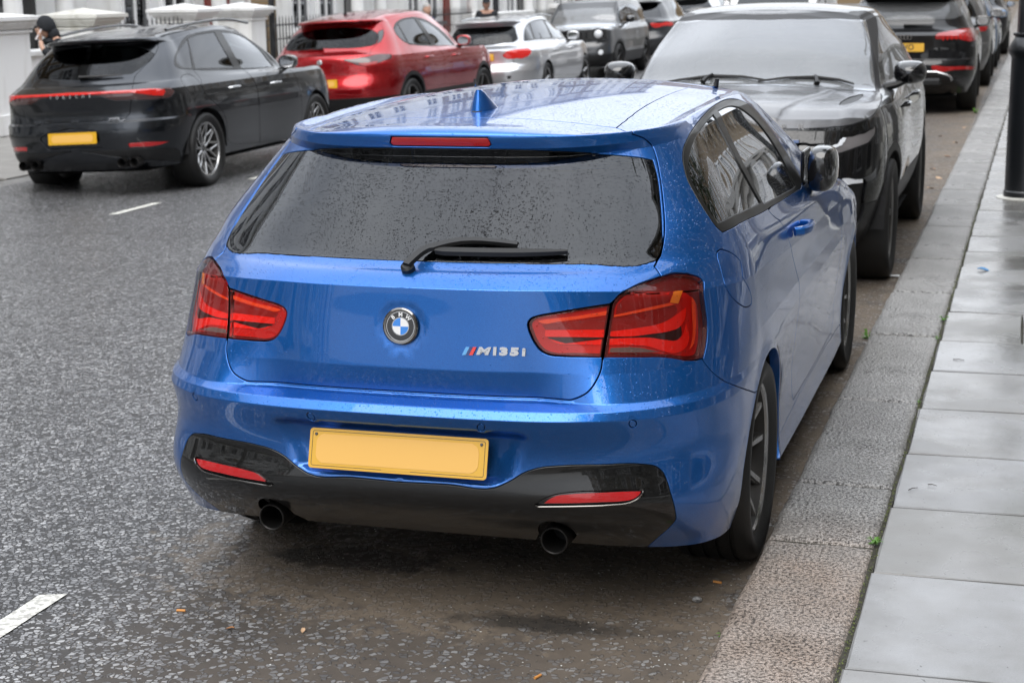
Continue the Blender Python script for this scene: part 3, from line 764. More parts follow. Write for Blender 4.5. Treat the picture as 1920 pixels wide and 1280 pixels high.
while PJ[-1] < 60: PJ.append(PJ[-1]+random.uniform(.58, .75))
pav = mesh('pavement', [(1.215, -30, .085), (4.45, -30, .085), (4.45, 120, .085), (2.4, 120, .085)], [[0, 1, 2, 3]], M['joint'])
tag(pav, kind='structure')
for i in range(len(PJ)-1):
    y0, y1 = PJ[i], PJ[i+1]; ym = (y0+y1)/2; rnd = random.Random(i*11+1); x = KX(ym)+.334
    cuts = [x]; nx_ = 1.64 if i == 10 else x+rnd.choice((.58, .78, .92, 1.02)) if i > 10 else x+rnd.uniform(.82, 1.05)
    while nx_ < 4.2: cuts.append(nx_); nx_ += rnd.uniform(.7, 1.0)
    cuts.append(4.4)
    for k in range(len(cuts)-1):
        if y0 > 26 and k > 1: break
        a, b = cuts[k], cuts[k+1]
        v, f = stone_block(3, 3, b-a-.010, y1-y0-.011, .05, rnd, .0022, .005)
        o = mesh('paving_slab', v, f, M['flag'], pav, loc=((a+b)/2, ym, .100+rnd.uniform(-.0015, .0025)))
        o.rotation_euler = (rnd.uniform(-.0025, .0025), rnd.uniform(-.0025, .0025), 0)
# far kerb and pavement
M['granite_far'] = stone('granite_far', (.12, .12, .115), (.25, .245, .24), (.40, .39, .38), .5, .6, 60, .006, .3)
fk = mesh('kerb', [(-8.43, -30, -.5), (-8.11, -30, -.5), (-8.11, 120, -.5), (-8.43, 120, -.5), (-8.43, -30, -.125), (-8.11, -30, -.125), (-8.11, 120, -.125), (-8.43, 120, -.125)],
          [[0, 3, 2, 1], [4, 5, 6, 7], [0, 1, 5, 4], [1, 2, 6, 5], [2, 3, 7, 6], [3, 0, 4, 7]], M['joint']); tag(fk, kind='structure')
v, f = stone_block(2, 3, .32, 1.09, .16, random.Random(5), .002, .02)
km = mesh('kerb_stone', v, f, M['granite_far'], fk, smooth=True, loc=(-8.27, 5.5, -.108)).data
for k in range(1, 36): link('kerb_stone', km, fk, (-8.27, 5.5+1.1*k, -.108+random.uniform(-.003, .003)))
fp = mesh('pavement', [(-8.43, -30, gz(-8.43)-.02), (-8.43, 120, gz(-8.43)-.02), (-14.6, 120, gz(-14.6)-.02), (-14.6, -30, gz(-14.6)-.02)], [[0, 3, 2, 1]], M['joint']); tag(fp, kind='structure')
v, f = stone_block(2, 2, .893, .643, .04, random.Random(6), .001, .006); sm_ = None
M['flag_far'] = simple('flag_far', (.25, .24, .225), .45, var=.35, vs=3)
for i in range(30):
    for k in range(3):
        y = 7.2+.65*i; x = -8.44-.45-.9*k-(0.3 if i % 2 else 0)
        z = gz(x)
        if sm_ is None: o = mesh('paving_slab', v, f, M['flag_far'], fp, loc=(x, y, z)); sm_ = o.data
        else: o = link('paving_slab', sm_, fp, (x, y, z))
        o.rotation_euler = (0, .03, 0)
# ---------------------------------------------------------------- walls, piers, railings, houses
def stucco(name, c=(.84, .84, .83), dirt=.5):
    t = NT(name); z = t.sep()[2]
    n = t.noise(1, 6, t.co('Object', (6, 6, 1.2))); m = t.math('MULTIPLY', t.math('SUBTRACT', n, .52), dirt*3.2, clamp=True)
    col = t.mix(m, c, (.42, .40, .34)); t.set(Base_Color=col, Roughness=.55, Normal=t.bump(t.noise(40, 4), .12, .01)); return t.m
M['stucco'] = stucco('stucco'); M['stucco_dirty'] = stucco('stucco_dirty', (.68, .67, .62), 1.2); M['stucco_right'] = stucco('stucco_right', (.30, .29, .27), .4)
M['iron'] = simple('iron', (.008, .009, .011), .32, coat=.4)
M['pane'] = glass('pane', (.10, .11, .12), 0, refl=1.6)
M['brown_brick'] = None
t = NT('brick_wall'); br = t.n.new('ShaderNodeTexBrick'); br.inputs['Scale'].default_value = 1; br.inputs['Brick Width'].default_value = .225; br.inputs['Row Height'].default_value = .075; br.inputs['Mortar Size'].default_value = .008
mpb = t.n.new('ShaderNodeCombineXYZ'); s3 = t.sep(); t.l.new(s3[1], mpb.inputs[0]); t.l.new(s3[2], mpb.inputs[1]); t.l.new(mpb.outputs[0], br.inputs['Vector'])
br.inputs['Color1'].default_value = (.16, .105, .055, 1); br.inputs['Color2'].default_value = (.26, .18, .09, 1); br.inputs['Mortar'].default_value = (.20, .18, .15, 1)
t.set(Base_Color=br.outputs['Color'], Roughness=.85); M['brown_brick'] = t.m
M['red_brown'] = simple('red_brown', (.22, .035, .025), .4); M['door_black'] = simple('door_black', (.008, .009, .010), .2, coat=.6)
M['brass'] = simple('brass', (.75, .50, .14), .2, 1); M['curtain'] = simple('curtain', (.35, .35, .33), .9); M['sill_grey'] = simple('sill_grey', (.18, .18, .19), .6)
M['white_paint'] = simple('white_paint', (.80, .80, .80), .35)
def pier(x, y, w, d, top, label, dirty=False):
    """gate pier: plinth, shaft and stepped cap; (x, y) its near corner on the street side"""
    g = gz(x); h = top-g
    o = empty('gate_pier', (x-w/2, y+d/2, g)); tag(o, label, 'gate pier', 'white gate piers in front of the houses')
    MB().box((0, 0, .14), (w+.06, d+.06, .28), .015).build('plinth', M['stucco'], o)
    MB().box((0, 0, .28+(h-.28-.30)/2), (w, d, h-.28-.30), .006).build('shaft', M['stucco'], o)
    c = MB(); z = h-.30
    for e, t_ in ((.03, .035), (.0, .02), (.045, .03), (.075, .03), (.11, .045), (.15, .05)): c.box((0, 0, z+t_/2), (w+2*e, d+2*e, t_), .006); z += t_
    V = [(-w/2-.15, -d/2-.15, z), (w/2+.15, -d/2-.15, z), (w/2+.15, d/2+.15, z), (-w/2-.15, d/2+.15, z), (0, 0, z+.09)]
    c.add(V, [[0, 1, 4], [1, 2, 4], [2, 3, 4], [3, 0, 4]]); c.build('cap', M['stucco_dirty'] if dirty else M['stucco'], o)
pier(-10.9, 13.75, .9, 1.45, 1.57, 'tall white stucco pier at the far left edge, beside the woman in a headscarf')
pier(-10.9, 16.78, .62, .58, 1.56, 'white gate pier with a weather-stained mossy cap, to the right of the woman', True)
pier(-10.9, 19.80, .62, .52, 1.58, 'clean white gate pier above the roof of the dark grey car')
pier(-10.9, 21.82, .62, .56, 1.57, 'white gate pier next to the black railings and the red car')
def railing(x, y0, y1, top, label, pitch=.135, base=True, bz=None):
    g = gz(x) if bz is None else bz
    o = empty('railing', (x, y0, g)); tag(o, label, 'railing', 'black spear-topped iron railings'); L_ = y1-y0; h = top-g
    if base: MB().box((0, L_/2, .12), (.30, L_, .24), .02).build('coping', M['stucco'], o)
    for z in (h-.17, h-.42, .33): MB().box((0, L_/2, z), (.035, L_, .018)).build('rail', M['iron'], o)
    mb = MB().tube([(0, 0, .2), (0, 0, h-.10)], .010, 6)
    mb.add([(.010, 0, h-.10), (0, .022, h-.07), (-.010, 0, h-.10), (0, -.022, h-.07), (0, 0, h), (0, 0, h-.11)], [[0, 1, 4], [1, 2, 4], [2, 3, 4], [3, 0, 4], [1, 0, 5], [2, 1, 5], [3, 2, 5], [0, 3, 5]])
    mb.tube([(0, 0, h-.20), (0, 0, h-.16)], [.018, .018], 6)
    b0 = mb.build('baluster', M['iron'], o, loc=(0, pitch/2, 0)); k = 1
    while pitch/2+k*pitch < L_: link('baluster', b0.data, o, (0, pitch/2+k*pitch, 0)); k += 1
railing(-11.1, 17.4, 19.8, 1.40, 'short run of black railings between two white gate piers, behind the dark grey car')
railing(-11.1, 22.5, 34.3, 1.33, 'long run of black spear-topped railings behind the red car')
railing(-11.0, 39.3, 41.6, 1.18, 'short section of black railings above the silver estate car')
def wall_box(name, x0, x1, y0, y1, z0, z1, mat, label, cat='wall', cap=.0, group=None):
    o = MB().box(((x0+x1)/2, (y0+y1)/2, (z0+z1)/2), (x1-x0, y1-y0, z1-z0), .01).build(name, mat); tag(o, label, cat, group)
    if cap: MB().box(((x0+x1)/2, (y0+y1)/2, z1+cap/2+.001), (x1-x0+.12, y1-y0+.12, cap), .01).build('coping', M['stucco'], o)
    return o
wall_box('garden_wall', -11.35, -11.05, 34.5, 39.2, -.2, 1.0, M['stucco'], 'white rendered garden wall behind the man in the black cap', cap=.12)
wall_box('garden_wall', -11.25, -10.95, 41.8, 95, -.2, 1.12, M['stucco'], 'long white rendered garden wall far down the street', cap=.12)
wall_box('garden_wall', -11.4, -11.1, 15.3, 16.7, -.2, .95, M['stucco'], 'low white wall behind the woman in a headscarf', cap=.07)
# black post by the railings, downpipe strip, far lamp post
MB().tube([(-10.95, 22.75, -.1), (-10.95, 22.75, 3.2)], .055, 10).build('iron_post', M['iron'], smooth=True)
tag(bpy.data.objects['iron_post'], 'thick black iron post at the left end of the long railings', 'post')
brick_pier = MB().box((-11.5, 23.6, 1.6), (.35, .30, 3.6)).build('brick_pier', M['brown_brick']); tag(brick_pier, 'narrow brown brick pier behind the black iron post', 'pier')
MB().tube([(-9.2, 30.1, -.08), (-9.2, 30.1, .9), (-9.2, 30.1, .92), (-9.2, 30.1, 5.2)], [.09, .085, .055, .045], 10).build('street_post', M['iron'], smooth=True)
tag(bpy.data.objects['street_post'], 'thin black street post beside the man in the black cap', 'post')
# terraced houses: only a strip of their fronts shows, the rest is mirrored in paint and glass
def house(x, s, y0, w, label, tone='stucco', seed=0, hgt=11.5, lower=3.6):
    """front plane at x, facing s (+1 = towards +x)"""
    rnd = random.Random(seed); g = gz(x) if x < 0 else .1
    o = empty('terraced_house', (x, y0, g)); tag(o, label, 'house', 'terraced houses lining the street')
    def b(name, cx, cy, cz, dx, dy, dz, mat, par=o, bev=0): return MB().box((cx*s, cy, cz), (dx, dy, dz), bev).build(name, M[mat], par)
    b('wall', -2.5, w/2, lower/2-.15, 5, w-.004, lower+.3, tone)
    b('upper_wall', -2.5, w/2, lower+(hgt-lower)/2, 4.96, w-.004, hgt-lower, 'brown_brick' if (seed % 2 or s < 0) else tone)
    b('cornice', .12, w/2, lower, .3, w-.01, .22, tone); b('parapet', .10, w/2, hgt, .45, w-.01, .35, tone)
    # door surround with two columns
    dy = 1.25
    sr = b('door_surround', .16, dy, 1.5, .32, 1.9, 3.0, tone); 
    b('door', .34, dy, 1.25, .06, 1.0, 2.3, rnd.choice(('door_black', 'red_brown', 'door_black')))
    for q in (-.72, .72): MB().lathe([(.20, 0), (.20, .25), (.15, .32), (.14, 2.6), (.19, 2.72), (.19, 2.9)], 16, M=Matrix.Translation((.75*s, dy+q, 0))).build('column', M[tone], o, smooth=True)
    b('porch_roof', .55, dy, 3.02, 1.1, 2.1, .24, tone)
    for k in range(3): b('step', .75+.28*(2-k)*.5, dy, .08+.16*k, 1.1-.28*k+.3, 1.3, .16, 'stucco_dirty')
    def win(cy, cz, ww, hh, bay=0):
        f = MB(); px_ = .03+bay
        for q in (-1, 1): f.box((px_*s, cy+q*(ww/2+.05), cz), (.10, .10, hh+.2)); f.box((px_*s, cy, cz+q*(hh/2+.05)), (.10, ww, .10))
        f.box((px_*s, cy, cz), (.06, ww, .05)); f.box((px_*s, cy, cz), (.05, .04, hh))
        wo_ = f.build('window', M['white_paint'], o)
        MB().box(((px_-.02)*s, cy, cz), (.01, ww, hh)).build('pane', M['pane'], wo_)
        MB().box(((px_-.045)*s, cy, cz), (.02, ww, hh)).build('blind', M['curtain'] if rnd.random() < .4 else M['dark'], wo_)
        MB().box(((px_+.08)*s, cy, cz-hh/2-.13), (.30, ww+.3, .08)).build('sill', M['sill_grey' if rnd.random() < .3 else 'stucco'], wo_)
    bay = b('bay', .30, w-1.75, 1.6, .6, 2.5, 3.3, tone)
    for q in (-.72, .72): win(w-1.75+q, 1.75, .85, 1.7, .6)
    for fl in (4.6, 7.6, 10.0):
        for q in (1.2, 3.1, w-1.1): win(q, fl, .95, 1.9 if fl < 9 else 1.2)
    return o
H = [(-14.0, 1, -22, 6.6), (-14.0, 1, -15.4, 6.6), (-14.0, 1, -8.8, 6.6), (-14.0, 1, -2.2, 6.6), (-14.0, 1, 4.4, 6.6), (-14.0, 1, 11.0, 6.9), (-14.0, 1, 17.9, 6.9), (-14.0, 1, 24.8, 7.0), (-14.0, 1, 31.8, 7.0), (-14.0, 1, 38.8, 7.0), (-14.0, 1, 45.8, 7), (-14, 1, 52.8, 7), (-14, 1, 59.8, 7), (-14, 1, 66.8, 7)]
for i, (x, s, y, w) in enumerate(H):
    lab = {5: 'white stucco terraced house behind the tall pier at the far left', 6: 'white stucco terraced house behind the stained-cap gate pier, red-brown woodwork', 7: 'white stucco terraced house behind the long railings', 8: 'white stucco house above the red car roof', 9: 'white stucco house behind the man in the cap', 10: 'white house beyond the silver estate car'}.get(i, 'white stucco house of the left row, %s door, mirrored in the cars only' % ('black' if i % 2 else 'red-brown'))
    house(x, s, y, w, lab, 'stucco', i)
protoR = []
for i in range(24):
    lab_ = 'right-hand terraced house, %s, seen only mirrored in the cars' % ('brick over pale stucco' if i % 2 else 'brick over grey stucco')
    if i < 3: protoR.append(house(6.6, -1, -26+6.4*i, 6.4, lab_, 'stucco_right', i+1))
    else:
        o = copy_tree(protoR[i % 3]); o.location.y = -26+6.4*i; o['label'] = protoR[i % 3]['label']
far_end = MB().box((-4, 131, 6), (60, 6, 12)).build('terrace', M['brown_brick']); tag(far_end, 'brick terrace closing the far end of the street', 'building')
def rail_right(y0, y1, label):
    railing(4.5, y0, y1, 1.25, label, .14, True, .1)
rail_right(-9, -1, 'black railings along the right pavement, mirrored in the blue car'); rail_right(.2, 9, 'black railings mirrored in the blue car side window')
# black cast-iron lamp post on the right pavement
lp = empty('lamp_post', (1.632, 9.33, .1)); tag(lp, 'thick black cast-iron lamp post on the pavement at the right edge', 'lamp post')
MB().lathe([(.158, 0), (.158, .05), (.150, .06), (.148, .5), (.142, 1.06), (.145, 1.08), (.16, 1.10), (.168, 1.13), (.155, 1.17), (.13, 1.21), (.12, 1.225)], 32).build('base', M['iron'], lp, smooth=True)
MB().lathe([(.122, 1.222), (.128, 1.24), (.122, 1.26), (.115, 1.262)], 32).build('collar', M['iron'], lp, smooth=True)
bd = MB().ball((0, 0, 0), .010, 8, 6).build('bead', M['iron'], lp, True, loc=(.127, 0, 1.248)); b0 = bd
for k in range(1, 24): link('bead', bd.data, lp, (.127*math.cos(k*math.pi/12), .127*math.sin(k*math.pi/12), 1.248))
fl = MB()
prof = []
for k in range(24):
    a = 2*math.pi*k/24; prof.append((a, .100 if k % 2 else .108))
V = [(r*math.cos(a), r*math.sin(a), z) for z, q in ((1.262, 1), (4.8, .75)) for a, r in [(a, r*q) for a, r in prof]]
F = [[k, (k+1) % 24, 24+(k+1) % 24, 24+k] for k in range(24)]+[list(range(24, 48))]
fl.add(V, F).build('shaft', M['iron'], lp); MB().lathe([(.17, 0), (.21, 0), (.21, .006), (.158, .012)], 24).build('footing', M['stucco_dirty'], lp)
MB().lathe([(.0, 4.8), (.05, 4.8), (.18, 5.3), (.14, 5.32), (0, 5.5)], 12).build('lantern', M['iron'], lp)
# street trees behind the camera and beyond the bend
M['bark'] = simple('bark', (.13, .11, .085), .9, var=.5, vs=7, bump=.6, bs=20, bd=.02)
t = NT('leaves'); oi = t.noise(3, 3); t.set(Base_Color=t.mix(oi, (.030, .065, .018), (.085, .125, .035)), Roughness=.5); M['leaves'] = t.m
def tree(x, y, h, r, label, nleaf=3500, seed=1):
    rnd = random.Random(seed); o = empty('street_tree', (x, y, .05)); tag(o, label, 'tree')
    mb = MB().tube([(0, 0, 0), (.04, .02, 1.5), (-.02, .05, 3), (.05, 0, h*.62)], [.24, .19, .16, .09], 10); cl = []
    for k in range(9):
        a = rnd.uniform(0, 6.28); z = h*(.38+.04*k); rr = r*rnd.uniform(.55, .95); e = Vector((math.cos(a)*rr, math.sin(a)*rr, z+rnd.uniform(.6, 1.9)))
        mb.tube([(0, 0, z), e*.5+Vector((0, 0, z*.5)), e], [.08, .05, .02], 6); cl.append(e)
        for _ in range(3): cl.append(e*rnd.uniform(.4, 1)+Vector((rnd.uniform(-.9, .9), rnd.uniform(-.9, .9), rnd.uniform(-.2, 1.4)))+Vector((0, 0, z*.25)))
    mb.build('trunk', M['bark'], o, smooth=True)
    rs = np.random.RandomState(seed); c = np.array([tuple(q) for q in cl])[rs.randint(0, len(cl), nleaf)]+rs.normal(0, .42, (nleaf, 3))*[1, 1, .7]
    u = rs.normal(size=(nleaf, 3)); u /= np.linalg.norm(u, axis=1, keepdims=True); w = np.cross(u, rs.normal(size=(nleaf, 3))); w /= np.linalg.norm(w, axis=1, keepdims=True)
    s_ = rs.uniform(.05, .12, (nleaf, 1)); P = np.stack([c-u*s_, c+w*s_*.6, c+u*s_, c-w*s_*.6], 1).reshape(-1, 3); Fq = np.arange(nleaf*4).reshape(-1, 4)
    mesh('crown', P, Fq, M['leaves'], o)
tree(3.6, -9.5, 9, 2.6, 'street tree on the right pavement, seen only mirrored in the rear glass', 5000, 2)
tree(-9.4, -8, 9.5, 2.8, 'street tree on the far pavement, seen only mirrored in the rear glass', 5000, 4)
tree(3.7, 4.2, 8.5, 2.7, 'street tree on the right pavement, mirrored in the side window', 6500, 8)
# ---------------------------------------------------------------- the blue hatchback's shape
def blue_rings():
    L = 4.33
    def out(d, a=.36, b=.62): return lambda x: -d*sstep(a, b, x)*np.maximum(0, 1-np.minimum(x/.879, 1)**3.2)**(1/3.2)
    wz = lambda w, fl=.0: [(.3, w-.012), (.88, w+fl), (1.35, w), (2.2, w), (3.1, w), (3.57, w+fl), (4.05, w-.045)]
    R = []
    R.append(ring(.150, .252, .60, 3.9, [(.3, .805), (.55, .835), (.88, .868), (1.35, .874), (2.2, .876), (3.1, .872), (3.57, .86), (4.05, .79)], [(.5, .225), (1.3, .215), (4, .20)], L-.06, .19, 3.9, 3))
    R.append(ring(.078, .304, .64, 3.8, wz(.864), [(.5, .30), (1.3, .285), (4, .27)], L-.01, .28, 3.9, 3))
    R.append(ring(.004, .400, .68, 3.8, wz(.862, .014), .41, L, .40, 3.85, 3))
    R.append(ring(.012, .530, .74, 3.4, wz(.872, .010), .565, L, .55, 3.8, 2.8))
    R.append(ring(-.034, .640, .75, 3.4, wz(.878, .004), .645, L-.01, .62, 3.8, 2.7, crease=True))
    R.append(ring(-.018, .662, .75, 3.3, wz(.879, .002), .668, L-.01, .64, 3.8, 2.7, crease=True, rf=out(.012)))
    R.append(ring(.052, .676, .76, 3.0, wz(.8795, 0), .69, L-.02, .66, 3.8, 2.7, crease=True, rf=out(.080)))
    R.append(ring(.042, .752, .78, 2.8, wz(.878, 0), [(.3, .755), (1.4, .755), (3.5, .74)], L-.04, .70, 3.75, 2.6, crease=True, rf=out(.045)))
    R.append(ring(.056, .870, .80, 2.8, wz(.868, 0), [(.3, .865), (1.4, .835), (3.5, .79)], L-.10, .75, 3.7, 2.5, rf=out(.01)))
    R.append(ring(.066, .972, .82, 2.75, [(.3, .845), (.8, .858), (1.4, .864), (2.6, .862), (3.5, .85), (4, .80)],
                  [(.2, .962), (.8, .925), (1.4, .893), (2.6, .86), (3.5, .83)], L-.18, .79, 3.65, 2.4, crease=True))
    R.append(ring(.080, .984, .83, 2.7, [(.3, .835), (.8, .850), (1.4, .857), (2.6, .855), (3.5, .84), (4, .79)],
                  [(.2, .985), (.8, .95), (1.4, .918), (2.6, .885), (3.5, .85)], L-.24, .81, 3.6, 2.4))
    R.append(ring(.166, 1.032, .80, 2.55, [(.4, .772), (.8, .797), (1.4, .808), (2.2, .806), (3.0, .775), (3.4, .74)],
                  [(.3, 1.055), (.6, 1.075), (1.27, 1.052), (2.13, 1.014), (3.0, .965)], 3.35, .955, 3.05, 2.3))
    R.append(ring(.300, 1.165, .86, 2.5, [(.5, .715), (.9, .735), (1.5, .745), (2.3, .74), (2.8, .70)],
                  [(.5, 1.175), (1.0, 1.19), (1.6, 1.19), (2.6, 1.13)], 2.85, 1.13, 2.72, 2.4))
    R.append(ring(.432, 1.290, .98, 2.7, [(.6, .632), (1.0, .645), (1.5, .648), (2.0, .640), (2.5, .60)],
                  [(.6, 1.290), (1.0, 1.325), (1.5, 1.343), (2.0, 1.335), (2.5, 1.29)], 2.32, 1.335, 2.36, 2.6, crease=True))
    R.append(ring(.408, 1.316, 1.0, 2.9, [(.6, .612), (1.0, .626), (1.5, .628), (2.0, .620), (2.5, .58)],
                  [(.6, 1.306), (1.0, 1.343), (1.5, 1.360), (2.0, 1.352), (2.5, 1.305)], 2.26, 1.348, 2.33, 2.6, crease=True))
    R.append(ring(.396, 1.350, 1.0, 2.9, [(.6, .598), (1.0, .606), (1.5, .608), (2.0, .600), (2.5, .56)],
                  [(.6, 1.330), (1.0, 1.363), (1.5, 1.378), (2.0, 1.370), (2.5, 1.325)], 2.22, 1.357, 2.30, 2.7)); w15 = R[-1]['w']
    rz = lambda x, y: 1.424-.048*(np.abs(y-1.75)/1.28)**2.0*np.where(y < 1.75, 1, 1.5)-.055*(np.abs(x)/.58)**2.2
    sp = []
    for f, yr, yc, yf, ycf in ((.93, .42, 1.0, 2.17, 2.25), (.80, .52, 1.0, 2.10, 2.2), (.55, .75, 1.1, 2.0, 2.05), (.28, 1.0, 1.25, 1.9, 1.9), (0.004, 1.25, 1.4, 1.8, 1.8)):
        r = ring(yr, 1.4, yc, 2.9, [(q, v*f) for q, v in w15], 1.4, yf, 1.38, ycf, 2.7-.5*(1-f)); r['rz'] = rz; sp.append(r)
    return R+sp
def apply_roof(S, rings):
    for j, r in enumerate(rings):
        if 'rz' in r: S.P[j, :, 2] = r['rz'](S.P[j, :, 0], S.P[j, :, 1])
    S.__dict__.pop('_sm', None)
def make_surf(rings, deform=None):
    S = Surf.__new__(Surf)
    # heights of the roof rings come from the roof function, so set them before the splines are fitted
    global ring_pts
    orig = ring_pts
    def rp(r):
        p = orig(r)
        if 'rz' in r: p[:, 2] = r['rz'](p[:, 0], p[:, 1])
        return p
    ring_pts = rp
    try: S.__init__(rings, deform)
    finally: ring_pts = orig
    return S
def blue_deform(p, a, b):
    x, y, z = p[..., 0].copy(), p[..., 1].copy(), p[..., 2].copy()
    rear = (y < .35)
    # number plate recess: a trapezoid pushed in, deeper at its sides
    ax = np.abs(x); hw = .335+.05*sstep(.46, .60, z)
    m = (1-sstep(hw-.075, hw, ax))*sstep(0, .012, z-.450-.060*sstep(.27, .42, ax))*(1-sstep(.588, .596, z))
    y = np.where(rear, y+.026*m, y)
    # dished ground behind the roundel
    d = np.hypot(x, (z-.866)*1.05); y = np.where(rear & (z > .7), y+.0025*(1-sstep(.056, .075, d)), y)
    # wheel arch lips
    for yw in (.88, 3.57):
        r = np.hypot(y-yw, z-.315); k = np.exp(-((r-.345)/.03)**2)*(np.abs(x) > .7)*(z < .72); x = x+.006*k*np.sign(x)
    return np.stack([x, y, z], -1)
